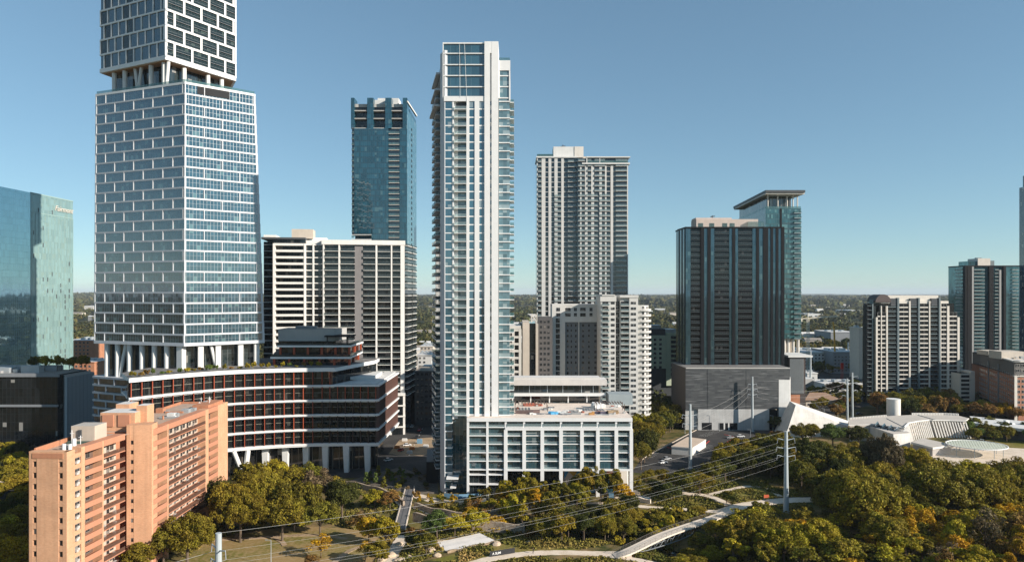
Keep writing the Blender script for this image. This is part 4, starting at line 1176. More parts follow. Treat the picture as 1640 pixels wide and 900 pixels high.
# amenity pavilion on the podium roof
YA = 306; fA = front(812, 972, YA); ua = fA.u; zr = wz(605, YA)
mb = MB(); mb.box(fA, ua(812), ua(960), ZP + .5, wz(616, YA) - .02, -9, -2.2); mb.build('pavilion_glass', [glass('pavilion_glass', (.015, .022, .024), (2.5, 4.0), .10, blind=.10, ior=1.9)], C)
mb = MB(); mb.box(fA, ua(808), ua(972), wz(617, YA), wz(608, YA), -9.5, 0, 0, 1); mb.box(fA, ua(814), ua(962), wz(608, YA), zr, -9, -1.5, 0, 1); mb.build('pavilion_roof', [solid('pale_fascia', (.60, .56, .52), .6), ROOFL], C)
mb = MB(); mb.box(fA, ua(806), ua(970), wz(633.5, YA), wz(630, YA), -2.1, 1.2)
for px in (821, 850, 880, 910, 940, 962): mb.box(fA, ua(px) - .25, ua(px) + .25, ZP + .5, wz(633.5, YA), -.4, .1)
mb.build('pavilion_deck', [WHITE], C)
mb = MB()
for px in (848, 877, 902, 932, 951): mb.box(fA, ua(px) - .12, ua(px) + .12, wz(630, YA), wz(617, YA), -2.2, -2.05)
mb.build('mullion', [STEEL], C)
mb = MB(); mb.box(Fc((wx(975, 300), 300), (wx(1013, 300), 300)), 0, 10.5, ZP + .5, ZP + 5.2, -9, 0); mb.build('roof_screen', [solid('blue_grey_screen', (.30, .34, .35), .6)], C)
for (x0, x1, y0, y1, h) in ((825, 877, 283, 290, 3.0), (955, 1000, 282, 287, 3.4)):
    mb = MB(); X0, X1 = wx(x0, y0), wx(x1, y0)
    for (x, y) in ((X0, y0), (X1, y0), (X0, y1), (X1, y1)): mb.bar((x, y, ZP + .5), (x, y, ZP + .5 + h), .16, n=4)
    for k in range(10): mb.abox(X0 + (X1 - X0) * k / 10, X0 + (X1 - X0) * k / 10 + .35, y0 - .3, y1 + .3, ZP + .5 + h, ZP + .8 + h)
    mb.build('pergola', [solid('brown_pergola', (.13, .09, .075), .7)], C)
# loose building material lying on the roof deck
def pile(name, label, px, Y, dims, mat, cat, grp=None):
    mb = MB(); x = wx(px, Y)
    for k in range(dims[3]):
        a = random.uniform(-.4, .4); sx, sy, sz = dims[0] * random.uniform(.5, 1), dims[1] * random.uniform(.5, 1), dims[2] * random.uniform(.5, 1)
        f_ = Fc((random.uniform(-1, 1) * dims[0] * .5, random.uniform(-1, 1) * dims[1] * .4), (9, random.uniform(-3, 3)))
        mb.box(f_, -sx / 2, sx / 2, 0.01 * k, sz + .01 * k, -sy / 2, sy / 2)
    o = mb.build(name, [mat]); o.location = (x, Y, ZP + .52); tag(o, label, cat, grp); return o
pile('tarp_pile', 'bright blue tarpaulin heap on the podium roof deck', 888, 277, (3.2, 2.0, 1.3, 5), solid('blue_tarp', (.10, .38, .62), .5), 'tarp')
pile('plaster_sacks', 'white sacks heaped beside the blue tarpaulin', 899, 277.5, (2.4, 1.6, 1.2, 5), WHITE2, 'sacks')
pile('timber_stack', 'long brown timber stack under the left roof pergola', 846, 279, (7.5, 2.0, 1.3, 4), solid('brown_timber', (.16, .11, .10), .8), 'timber')
pile('board_stack', 'dark board stack under the right roof pergola', 966, 278, (5, 1.6, 1.0, 4), solid('dark_boards', (.10, .09, .12), .8), 'boards')
pile('pallet_load', 'orange brown pallet load near the deck edge', 948, 276, (1.8, 1.4, 1.3, 4), solid('orange_pallet', (.5, .27, .10), .8), 'pallet')
pile('rubble_heap', 'pale sandy rubble heap at the right end of the roof deck', 985, 279, (3.4, 2.4, 1.4, 7), DIRT, 'rubble')
pile('white_heap', 'white wrapped heap in front of the pavilion corner', 957, 293, (4, 3, 2.2, 7), WHITE, 'sacks')
pile('red_crates', 'reddish crates beneath the pavilion balcony', 852, 298, (5, 2, 1.2, 7), solid('red_crate', (.36, .12, .08), .7), 'crates')
pile('grey_crates', 'low grey crates in the middle of the roof deck', 915, 277.5, (4.5, 1.2, .6, 5), GREY, 'crates')
dk = random.Random(4)
for k in range(34):
    kind = k % 5; px = dk.uniform(822, 1000); Y = dk.uniform(274, 299)
    pile(['board_stack', 'plaster_sacks', 'tool_box', 'pipe_bundle', 'crate'][kind], ['dark boards lying loose on the podium roof deck', 'pale sacks lying loose on the podium roof deck', 'small grey tool box on the podium roof deck', 'thin pipe bundle on the podium roof deck', 'reddish crate on the podium roof deck'][kind], px, Y,
         [(3, 1, .5, 3), (1.6, 1.2, .8, 4), (1.2, .8, .9, 2), (4, .5, .4, 3), (1.3, 1, .9, 2)][kind], [MIDGREY, WHITE2, GREY, STEEL, solid('red_crate', (.36, .12, .08), .7)][kind], ['boards', 'sacks', 'tool box', 'pipes', 'crate'][kind], ['loose boards', 'loose sacks', 'tool boxes', 'pipe bundles', 'loose crates'][kind] + ' on the podium roof')
# dark site hut left of the tower foot
t = thing('site_hut', 'low dark cladded hut at the left foot of the central tower', 'building', (wx(693, 291), 293, 0))
hY = 288
mb = MB(); mb.prism([(wx(683, hY), hY), (wx(704, hY), hY), (wx(701, 312), 312), (wx(684, 312), 312)], 0, 9, 0, 1); mb.build('wall', [BLACK, DGREY], t)
# ------------------------------------------------------------------ balcony tower right of the centre
H = thing('balcony_tower', 'tall pale residential tower covered in small balconies right of the central tower', 'tower', (wx(933, 440), 455, 0))
YH = 440; fH = front(860, 925, YH); uh = fH.u; YH2 = 437; fH2 = front(924, 1006, YH2); vh = fH2.u
HG = glass('residential_blue_glass', (.010, .024, .032), (1.3, 3.2), .05, (.02, .03, .035), blind=.10, blindcol=(.10, .11, .105), ior=1.8, wob=.004, var=.6)
PALE = solid('pale_pier_concrete', (.60, .585, .555), .75, .1)
zh = wz(252, YH); zh2 = wz(262, YH2); FHH = 3.2
mb = MB(); mb.box(fH, 0, fH.L, 0, zh, -24, -1.0); mb.box(fH2, 0, fH2.L, 0, zh2 + 3.5, -24, -1.4); mb.build('window_wall', [HG], H)
mb = MB()
for (a, c) in ((867.5, 873.5), (878.5, 883), (888, 893), (899, 903)): mb.box(fH, uh(a), uh(c), 0, zh - .5, -2, -.05)
for (a, c) in ((929, 931.5), (937, 941), (947, 951.5), (960, 964), (969, 971.5), (978, 982)): mb.box(fH2, vh(a), vh(c), 0, zh2 - 1, -2, -.1)
mb.box(fH, -.1, .5, 0, zh, -2, .02); mb.box(fH2, fH2.L - .7, fH2.L, 0, zh2, -2, .02)
mb.build('pier', [PALE], H)
zz = []; z = zh - FHH
while z > 24: zz.append(z); z -= FHH
mb = MB()
for z in zz: mb.box(fH, .02, fH.L, z - .16, z + .16, -2, -.25); mb.box(fH2, .02, fH2.L - .02, z - .16, z + .16, -2, -.3)
mb.build('floor_slab', [PALE], H)
hb = []
for i, z in enumerate(zz):
    hb.append((fH, uh(861.5), uh(867), z, z + 1.2, -.9)); hb.append((fH, uh(909.5), uh(924), z, z + 1.2, -.9)); hb.append((fH2, vh(986), vh(1004.5), z, z + 1.2, -1.2)); hb.append((fH2, vh(926), vh(936.5), z, z + 1.2, -1.2))
    if i > 6: hb.append((fH, uh(888.5), uh(898.5), z, z + 1.2, -.9)); hb.append((fH2, vh(961), vh(977), z, z + 1.2, -1.2)); hb.append((fH2, vh(939), vh(957), z, z + 1.2, -1.2))
    else: hb.append((fH2, vh(941), vh(947), z, z + 1.2, -1.2)); hb.append((fH2, vh(952), vh(969), z, z + 1.2, -1.2))
cells(H, 'balcony', hb, [PALE, GRAILW, RAIL], mk_balcony(1.7, .24), 98)
mb = MB(); mb.box(fH, -.4, uh(924), zh - .4, zh + .5, -24, .5, 0, 1); mb.box(fH2, vh(932), fH2.L + 1, zh2 - .6, zh2 + .3, -24, .9, 0, 1); mb.box(fH2, vh(939), fH2.L + 1.2, zh2 + 3.6, zh2 + 4.3, -24, .9, 0, 1)
mb.box(fH2, vh(939), vh(940.5), zh2 + .3, zh2 + 3.6, -2, .6); mb.box(fH2, vh(960), vh(961), zh2 + .3, zh2 + 3.6, -2, .6)
mb.build('roof', [WHITE2, ROOFL], H)
mb = MB(); mb.box(fH2, vh(941), fH2.L, zh2 + .3, zh2 + 1.6, .5, .56); mb.box(fH, 0, uh(886), zh + .5, zh + 2.2, -1, -.9); mb.build('glass_railing', [GRAILT], H)
mb = MB(); mb.box(fH, uh(887), uh(934), zh + .5, wz(233, YH), -16, -4); mb.build('plant_room', [WHITE2], H)
mb = MB(); mb.box(fH, uh(921), uh(935.5), zh + .5, wz(233, YH), -16, -3.7); mb.build('plant_room', [CREAM], H)
mb = MB(); mb.box(fH2, vh(935), vh(982), zh2 + 4.3, wz(247, YH2), -16, -8); mb.build('plant_screen', [BEIGE], H)
mb = MB(); mb.box(fH, uh(861), uh(887), zh + .5, zh + 3.2, -18, -6); mb.build('plant_screen', [HG], H)
mb = MB(); mb.bar(fH.p(uh(903), wz(233, YH), -8), fH.p(uh(903), wz(228, YH), -8), .3); mb.bar(fH.p(uh(899), wz(231, YH), -8), fH.p(uh(907), wz(230, YH), -8), .25); mb.build('roof_crane', [DGREY], H)

# ------------------------------------------------------------------ white condominium in front
W = thing('white_condo', 'white stucco condominium with rounded balcony corner and a shaded recess', 'apartment building', (wx(960, 390), 400, 0))
WST = solid('white_stucco', (.63, .61, .57), .85, .1)
WGR = solid('stucco_painted_shade', (.17, .19, .205), .85, .1)  # shade of the recess put into the wall colour
YW = 386; fW = front(962, 1022, YW); uw = fW.u; zw = wz(480, YW); FW = 3.12
YW2 = 402; fW2 = front(884, 964, YW2); vw = fW2.u; zw2 = wz(490, YW2)
mb = MB()
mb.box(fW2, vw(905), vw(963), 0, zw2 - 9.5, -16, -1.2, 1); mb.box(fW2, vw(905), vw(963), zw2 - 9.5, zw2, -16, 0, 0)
mb.box(fW2, 0, vw(905), 0, zw2 + .6, -16, .4, 0); mb.box(fW2, 0, vw(963), zw2, zw2 + 1.1, -16, .2)
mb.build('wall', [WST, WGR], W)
mb = MB()
mb.box(fW, 0, uw(976), 0, zw - 1, -26, 0); mb.box(fW, uw(976), uw(986), 0, zw - 1.02, -26, .04); mb.box(fW, uw(986), uw(994), 0, zw - 6, -26, -2.2); mb.box(fW, uw(994), uw(1008), 0, zw + 1.2, -26, -1.4); mb.box(fW, uw(1008), fW.L, 0, zw + 1.22, -26, 0)
mb.box(fW, -.3, uw(987), zw - 1, zw + 2.2, -20, .4); mb.box(fW, .6, uw(985), zw + 2.2, zw + 2.9, -18, .8)
mb.box(fW, uw(993), fW.L + .2, zw + 1.22, zw + 2.6, -20, .3)
mb.build('wall', [WST], W)
# rounded corner tower with wrapping balconies
cx, cy = wx(1026, 391), 392.0
mb = MB(); rr = 4.6
pts = [(cx + rr * math.cos(a), cy + rr * math.sin(a)) for a in [R(-100 + 15 * k) for k in range(14)]] + [(cx - 4, cy + 4), (cx - 4, cy - 4)]
mb.prism(pts, 0, wz(489, 391), 0); mb.build('corner_wall', [WST], W)
wcs = []; bcs = []
nW = 22
for k in range(nW):
    z = zw - 3.4 - k * FW
    if z < 6: break
    bcs.append((fW, uw(964), uw(975.5), z - .2, z + 1.0, .0)); wcs.append((fW, uw(965), uw(974.5), z + .2, z + 2.5, .02))
    wcs.append((fW, uw(978.5), uw(984.5), z + .8, z + 2.3, .06))
    wcs.append((fW, uw(1010.5), uw(1014.6), z + .8, z + 2.3, .02)); wcs.append((fW, uw(1015.4), uw(1018.6), z + .8, z + 2.3, .02))
    bcs.append((fW, uw(994.6), uw(1007.4), z - .2, z + 1.0, -1.35)); wcs.append((fW, uw(995), uw(1007), z + .1, z + 2.5, -1.38))
    wcs.append((fW, uw(987), uw(993), z - .4, z + 2.6, -2.18))
for k in range(22):
    z = zw2 - 3.4 - k * FW
    if z < 6: break
    if k < 2:
        for (a, c) in ((891, 897), (904, 914), (919, 924), (929, 938), (944, 949)): wcs.append((fW2, vw(a), vw(c), z + .3, z + 2.4, .42 if a < 900 else .02))
    else:
        wcs.append((fW2, vw(890), vw(896.5), z - .2, z + 2.5, .42))
        for (a, c) in ((908, 911), (914, 916.5), (921, 924), (932, 936), (942, 945), (952, 956)): wcs.append((fW2, vw(a), vw(c), z + .4, z + 2.1, -1.18))
cells(W, 'window', wcs, [WDK, FRAME], mk_window, 98)
cells(W, 'balcony', bcs, [WST, GRAILW, RAIL], mk_balcony(1.6, .35), 60)
mb = MB(); fdiv = (931,); mb.box(fW2, vw(926.5), vw(928), 0, zw2 - 9.5, -1.2, -.6); mb.box(fW2, vw(896.8), vw(898), 0, zw2 - 7, .4, .6); mb.build('downpipe', [WST], W)
cb = MB()
r2 = rr + 1.5
arc = [R(-95 + 12 * k) for k in range(16)]
for k in range(20):
    z = wz(497, 391) - k * FW
    if z < 8: break
    b1_ = MB()
    op = [(cx + r2 * math.cos(a), cy + r2 * math.sin(a)) for a in arc]; ip = [(cx + (rr - .2) * math.cos(a), cy + (rr - .2) * math.sin(a)) for a in arc]
    b1_.prism(op + ip[::-1], z - .25, z, 0)
    oi_ = [(cx + (r2 - .12) * math.cos(a), cy + (r2 - .12) * math.sin(a)) for a in arc]
    b1_.prism(op + oi_[::-1], z + .004, z + 1.0, 1)
    b1_.build('balcony', [WST, solid('white_rail_panel', (.55, .53, .50), .5)], W)
    for a in (-80, -45, -10, 25):
        cb.prism([(cx + (rr + .05) * math.cos(R(a + d)), cy + (rr + .05) * math.sin(R(a + d))) for d in (-8, 8)] + [(cx + (rr - .3) * math.cos(R(a + d)), cy + (rr - .3) * math.sin(R(a + d))) for d in (8, -8)], z + .2, z + 2.2, 0)
cb.build('window', [WDK], W, kind='stuff')

# mid rises between the central tower and the white condo
t = thing('tan_office_block', 'tan concrete office block partly hidden by the right edge of the central tower', 'office building', (wx(826, 370), 375, 0))
f_ = front(806, 834, 365); mb = MB(); zt = wz(527, 365); mb.box(f_, 0, f_.L, 0, zt, -24, -1.2); mb.build('window_wall', [WDK], t)
mb = MB()
for k in range(18): mb.box(f_, 0, f_.L, zt - 1.2 - k * 3.7, zt - k * 3.7, -2, -.05)
for px in (822, 833): mb.box(f_, f_.u(px) - .7, f_.u(px) + .7, 0, zt, -2, .0)
mb.box(f_, -.1, f_.L + .1, zt, zt + 1.5, -24, .1)
mb.build('frame', [CREAM], t)
t = thing('blank_slab_tower', 'narrow tower with blank tan side wall and dark glass front', 'tower', (wx(848, 375), 380, 0))
f_ = front(837, 862, 372); zt = wz(516, 372); mb = MB(); mb.box(f_, 0, f_.u(848), 0, zt, -30, 0); mb.box(f_, f_.u(858), f_.L, 0, zt - 1, -30, 0); mb.build('wall', [BEIGE], t)
mb = MB(); mb.box(f_, f_.u(848), f_.u(858), 0, zt - .6, -29, -.6); mb.build('window_wall', [EG], t)
mb = MB(); z0 = zt
for (a, b_) in (((851, zt), (860, zt + 3.8)), ((860, zt), (851, zt + 3.8)), ((851, zt), (851, zt + 4)), ((860, zt), (860, zt + 4)), ((851, zt + 4), (860, zt + 4))): mb.bar(f_.p(f_.u(a[0]), a[1], -1), f_.p(f_.u(b_[0]), b_[1], -1), .35, n=4)
mb.build('roof_frame', [CREAM], t)
t = thing('dark_slab_block', 'dark residential slab in shade left of the white condo', 'apartment building', (wx(874, 400), 402, 0))
f_ = front(862, 885, 396); zt = wz(508, 396); mb = MB(); mb.box(f_, 0, f_.L, 0, zt, -14, 0); mb.build('wall', [solid('dark_brown_stucco', (.10, .095, .095), .8)], t)
cells(t, 'window', [(f_, 1 + j * 2.2, 2.2 + j * 2.2, z, z + 1.5, .02) for j in range(3) for z in np.arange(4, zt - 3, 3.1)], [WDK, DGREY], mk_window, 60)

# ------------------------------------------------------------------ pale green hotel
K = thing('pale_green_hotel', 'pale green hotel with square windows and balconies behind the white condo', 'hotel', (wx(1060, 520), 528, 0))
YK = 520; f_ = front(1030, 1088, YK); uk = f_.u; zk = wz(537, YK)
PG = solid('pale_green_stucco', (.50, .56, .42), .85, .08)
mb = MB(); mb.box(f_, 0, uk(1067), wz(590, YK), zk, -18, 0); mb.box(f_, uk(1067), f_.L, 10, zk + 2, -18, .8); mb.build('wall', [PG], K)
mb = MB(); mb.box(f_, 0, f_.L, 0, wz(590, YK), -18, -1); mb.build('ground_storey', [DGREY], K)
mb = MB(); mb.box(f_, uk(1036), uk(1066), zk, wz(527, YK), -17, -1.2); mb.build('attic', [DGREY], K)
mb = MB(); mb.box(f_, uk(1034), uk(1060), wz(527, YK), wz(521, YK), -15, -3); mb.box(f_, uk(1064), uk(1084), zk + 2, zk + 4.5, -15, -3); mb.build('roof_unit', [STEEL], K)
cs = [(f_, uk(px), uk(px + 4.2), z, z + 1.9, .02) for px in (1038.5, 1047, 1055.5) for z in [zk - 4.2 - 3.5 * k for k in range(7)]]
cells(K, 'window', cs, [WDK, FRAME], mk_window, 60)
cells(K, 'balcony', [(f_, uk(1074), uk(1084), z, z + 1.1, .82) for z in [zk - 3 - 3.5 * k for k in range(9)]], [PG, GRAILD, RAIL], mk_balcony(1.2, .4), 60)
cells(K, 'window', [(f_, uk(1074), uk(1084), z + .3, z + 2.6, .84) for z in [zk - 3 - 3.5 * k for k in range(9)]], [WDK, FRAME], mk_window, 60, 'b')

# ------------------------------------------------------------------ black tower over the perforated garage
L = thing('black_glass_tower', 'black and dark blue glass tower standing on columns over the grey garage', 'tower', (wx(1170, 416), 430, 0))
YL = 416; fL_ = front(1098, 1256, YL); ul = fL_.u; zt = wz(366, YL); zb_ = wz(588, YL)
LG = glass('black_tower_glass', (.06, .115, .145), (1.3, 3.4), .05, (.05, .07, .08), blind=.08, blindcol=(.12, .19, .21), ior=1.7, wob=.004, var=.35, metal=.62)
LGD = glass('black_tower_dark_glass', (.006, .008, .010), (1.3, 3.4), .05, (.005, .005, .006), blind=.05, blindcol=(.04, .04, .04), ior=1.45, wob=.004)
fl2 = Fc((wx(1085, YL + 17), YL + 17), (wx(1098, YL), YL))
body = [(fl2.A.x, fl2.A.y), (fl2.B.x, fl2.B.y), (fL_.B.x, YL), (fL_.B.x, YL + 26), (fl2.A.x, YL + 26)]
mb = MB(); mb.prism(shrink(body, 1.3), zb_, zt - .3, 0); mb.build('core', [LGD], L)
mb = MB()
for (a, c) in ((1098.3, 1106), (1127.5, 1133), (1138, 1144), (1168, 1172.5), (1177.5, 1182), (1205, 1211), (1215.5, 1222), (1230, 1234), (1238, 1242.5), (1246.5, 1251)): mb.box(fL_, ul(a), ul(c), zb_, zt, -2, 0)
mb.box(fl2, 0, fl2.L - .1, zb_, zt, -2, 0)
mb.build('glass_strip', [LG], L)
mb = MB()
for (a, c) in ((1122, 1127.5), (1133, 1138), (1172.5, 1177.5), (1211, 1215.5), (1222, 1230), (1234, 1238), (1242.5, 1246.5), (1251, 1256)): mb.box(fL_, ul(a), ul(c), zb_, zt + (.5 if a > 1120 else 0), -2, .35)
for j in range(3): mb.box(fl2, 3 + j * 6, 4.6 + j * 6, zb_, zt, -1, .2)
mb.box(fL_, -.2, fL_.L, zt, zt + 1.0, -25, .2); mb.box(fl2, 0, fl2.L, zt, zt + 1.0, -8, .18)
mb.build('black_fin', [BLACK], L)
lb = []; z = zt - 3.4; wl = []
while z > zb_ + 1:
    for (a, c) in ((1106.3, 1121.7), (1144.4, 1167.6), (1182.4, 1204.6)):
        lb.append((fL_, ul(a), ul(c), z, z + 1.2, -1.28)); wl.append((fL_, ul(a) + 1.2, ul(c) - 1.4, z + .2, z + 3.0, -1.2))
    z -= 3.4
cells(L, 'balcony', lb, [DGREY, GRAILD, FRAME], mk_balcony(1.35, .22), 98)
cells(L, 'window', wl, [LG], mk_pane, 98)
mb = MB(); mb.box(fL_, ul(1106), ul(1205), zb_ - 2.2, zb_, -20, -.2); mb.prism(shrink(body, .4), zb_ - 1.5, zb_ - .01, 0); mb.build('soffit', [BLACK], L)
mb = MB(); mb.box(fL_, ul(1118), ul(1218), zt + 1, wz(350, YL), -16, -4, 0, 1); mb.box(fL_, ul(1118), ul(1176), wz(350, YL), wz(347.5, YL), -15, -5, 0, 1); mb.build('plant_room', [solid('pinkish_concrete', (.56, .46, .40), .8), ROOFL], L)
mb = MB()
for px in (1121, 1139, 1160, 1172): mb = MB(); mb.box(fL_, ul(px), ul(px + 8), zt + 1, zt + 3.6, -4, -3.9); mb.build('roof_glass', [GRAILT], L)
mb = MB()
mb.box(fL_, ul(1200), ul(1226), zt + 1, zt + 4.3, -9, -2); mb.build('roof_glass', [GRAILT], L)
mb = MB(); mb.bar(fL_.p(ul(1147), wz(347, YL), -8), fL_.p(ul(1147), wz(343, YL), -8), .3); mb.bar(fL_.p(ul(1144), wz(345, YL), -8), fL_.p(ul(1151), wz(344, YL), -8), .3); mb.build('roof_crane', [DGREY], L)
ZG = wz(588, 402)
for px in (1098, 1126, 1150, 1176, 1202, 1228, 1248, 1255):
    mb = MB(); u = ul(px); mb.box(fL_, u - .7, u + .7, ZG, zb_ - 1.5, -3, -1.6); mb.build('column', [solid('beige_column', (.44, .40, .35), .8)], L)
mb = MB(); mb.box(fL_, ul(1104), ul(1222), ZG, zb_ - 1.5, -18, -8); mb.build('lobby_glass', [LGD], L)
# garage
GA = thing('parking_garage', 'grey perforated metal parking garage with pale concrete ground wall', 'garage', (wx(1175, 400), 412, 0))
YG = 400; fg = front(1098, 1265, YG); ug = fg.u; zg0 = wz(655, YG)
def perf():
    m, nt, b = nodes('perforated_metal'); uv = N(nt, 'ShaderNodeUVMap'); uv.uv_map = 'UVMap'
    br = N(nt, 'ShaderNodeTexBrick'); br.inputs['Scale'].default_value = 1; br.inputs['Brick Width'].default_value = 3.4; br.inputs['Row Height'].default_value = 1.25; br.inputs['Mortar Size'].default_value = .03
    br.inputs['Color1'].default_value = (.062, .065, .068, 1); br.inputs['Color2'].default_value = (.098, .10, .10, 1); br.inputs['Mortar'].default_value = (.09, .092, .095, 1)
    nt.links.new(uv.outputs[0], br.inputs['Vector'])
    mp = N(nt, 'ShaderNodeMapping'); mp.inputs['Scale'].default_value = (.05, .9, 1); nt.links.new(uv.outputs[0], mp.inputs['Vector'])
    n = N(nt, 'ShaderNodeTexNoise'); n.inputs['Scale'].default_value = 1.6; n.inputs['Detail'].default_value = 3; nt.links.new(mp.outputs[0], n.inputs['Vector'])
    mr = N(nt, 'ShaderNodeMapRange'); mr.inputs[1].default_value = .56; mr.inputs[2].default_value = .66; nt.links.new(n.outputs[0], mr.inputs[0])
    c = mixc(nt, mth(nt, 'MULTIPLY', mr.outputs[0], .8), br.outputs['Color'], (.24, .24, .235))
    nt.links.new(c, b.inputs['Base Color']); b.inputs['Roughness'].default_value = .5; b.inputs['Metallic'].default_value = .3; return m
PERF = perf()
mb = MB(); mb.box(fg, 0, fg.L, zg0, ZG - .6, -12, 0); mb.build('perforated_screen', [PERF], GA)
mb = MB()
for u_, w_ in ((ug(1133), 9), (ug(1195), 6.5)): mb = MB(); mb.box(fg, u_, u_ + w_, zg0 + .1, ZG - .8, .0, .12); mb.build('screen_panel', [PERF], GA)
mb = MB(); mb.prism([(wx(1080, 424), 424), (fg.A.x - .05, YG + .1), (fg.A.x - .05, YG + 32), (wx(1080, 424), YG + 32)], 0, ZG - .3, 0, 1); mb.build('wall', [solid('dark_brown_wall', (.085, .07, .062), .8), ROOFM], GA)
mb = MB(); mb.box(fg, .3, fg.L, ZG - .6, ZG, -32, .1, 0, 1); mb.build('roof', [solid('roof_edge', (.5, .48, .44)), PAVED], GA)
mb = MB(); mb.box(fg, ug(1118), ug(1232), 0, zg0, -12, .06); mb.box(fg, 0, ug(1118), 0, zg0, -12, -1); mb.build('base_wall', [bricks('concrete_panels', (.46, .455, .44), (.43, .425, .41), (.30, .30, .29), bw=3.6, bh=2.2)], GA)
mb = MB(); mb.box(fg, ug(1124), ug(1140), .3, 4.4, .07, .12); mb.box(fg, ug(1151), ug(1181), .3, 4.2, .07, .13); mb.box(fg, ug(1234), ug(1247), .2, zg0 - 1, -12, -2); mb.build('opening', [BLACK], GA)
mb = MB()
for px in (1160, 1167): mb.box(fg, ug(px) - .4, ug(px) + .4, 0, 4.2, .1, .2)
mb.build('pier', [WHITE2], GA)
mb = MB(); mb.prism([(wx(1247, YG) , YG - .2), (wx(1265, YG), YG - .2), (wx(1266, YG + 14), YG + 14), (wx(1250, YG + 14), YG + 14)], 0, wz(608, YG), 0, None, None); mb.build('side_wall', [WHITE2], GA)
# slatted rear building
t = thing('slatted_office', 'low dark slatted building behind the right end of the garage', 'building', (wx(1277, 424), 426, 0))
f_ = front(1264, 1290, 424); zt2 = wz(572, 424); mb = MB(); mb.box(f_, 0, f_.L, 0, zt2, -20, 0); mb.build('wall', [solid('dark_slat_wall', (.07, .055, .05))], t)
mb = MB()
for k in range(14): mb.box(f_, .5 + k * .62, .7 + k * .62, wz(630, 424), zt2 - 1, 0, .2)
mb.build('slat', [STEEL], t)
mb = MB(); mb.box(f_, 0, f_.u(1281), 0, wz(632, 424), 0, .15); mb.build('brick_base', [BRK2], t)
mb = MB(); mb.box(f_, -1, f_.L + 4, zt2, zt2 + 1.2, -21, 1.0); mb.build('roof', [WHITE2], t)

# ------------------------------------------------------------------ teal tower with the roof canopy
TT = thing('canopy_roof_tower', 'teal glass tower with a flat overhanging canopy roof on thin columns', 'tower', (wx(1250, 450), 480, 0))
YT = 450; fT = front(1226, 1283, YT); ut = fT.u; zt = wz(334, YT); zc = wz(312, YT); zbt = wz(543, YT)
TG = glass('teal_curtain_glass', (.022, .085, .095), (1.2, 3.3), .06, (.02, .05, .055), sill=.8, sillcol=(.03, .085, .09), blind=.26, blindcol=(.09, .20, .20), ior=1.9, wob=.004, var=.8)
lf = Fc((wx(1180, 530), 530), (wx(1226, YT), YT))
mb = MB(); mb.prism([(lf.A.x, lf.A.y), (lf.B.x, lf.B.y), (fT.B.x, YT), (fT.B.x + 2, 530)], zbt, zt, 0); mb.build('curtain_wall', [TG], TT)
mb = MB(); mb.box(fT, ut(1249), ut(1252), zbt, zt, 0, .2); mb.build('black_fin', [BLACK], TT)
mb = MB(); mb.prism([(lf.A.x + 2, lf.A.y), (lf.B.x + 4, YT + 9), (fT.B.x - 3, YT + 9), (fT.B.x - 3, 528)], zt, zc, 0); mb.build('lounge_glass', [glass('lounge_glass', (.05, .055, .055), (3.0, 8), .3, (.22, .18, .14), ior=1.9)], TT)
ro = [(lf.A.x - 2, lf.A.y + 2), (lf.B.x - 1, YT - 3), (fT.B.x + 1.5, YT - 3), (fT.B.x + 3, 532)]
mb = MB(); mb.prism(ro, zc + 1.0, zc + 2.6, 0); mb.build('canopy', [DGREY], TT)
mb = MB(); mb.prism(shrink(ro, .8), zc, zc + .99, 0); mb.build('soffit', [CREAM], TT)
for px in (1231, 1247, 1262, 1271.5, 1278.5):
    mb = MB(); mb.bar(fT.p(ut(px), zt, -1.5), fT.p(ut(px), zc, -1.5), .45, n=8); mb.build('column', [CREAM], TT)
mb = MB(); mb.box(fT, 0, fT.L, zt, zt + 1.4, -.4, -.3); mb.box(lf, 0, lf.L, zt, zt + 1.4, -.4, -.3); mb.build('glass_railing', [GRAILT], TT)
tb = []; z = zt - 3.3
while z > zbt: tb.append((fT, ut(1271), ut(1282.5), z, z + 1.1, -.1)); z -= 3.3
cells(TT, 'balcony', tb, [STEEL, GRAILT, RAIL], mk_balcony(1.3, .3), 60)
mb = MB(); z = zt - 3.3 * 32
for k in range(30):
    z = zt - 3.3 * (k + 3)
    if z < zbt: break
    mb.box(fT, ut(1253), ut(1271), z, z + .25, 0, .15)
mb.build('floor_slab', [DGREY], TT)
for px in (1258, 1264, 1272, 1280):
    mb = MB(); mb.bar(fT.p(ut(px), 0, -2), fT.p(ut(px), zbt, -2), 1.0, n=8); mb.build('column', [CREAM], TT)
mb = MB(); mb.box(fT, ut(1240), ut(1285), 0, wz(577, YT), -30, .5); mb.box(fT, ut(1256), fT.L - 2, wz(577, YT), zbt, -28, -6); mb.build('base', [BEIGE], TT)

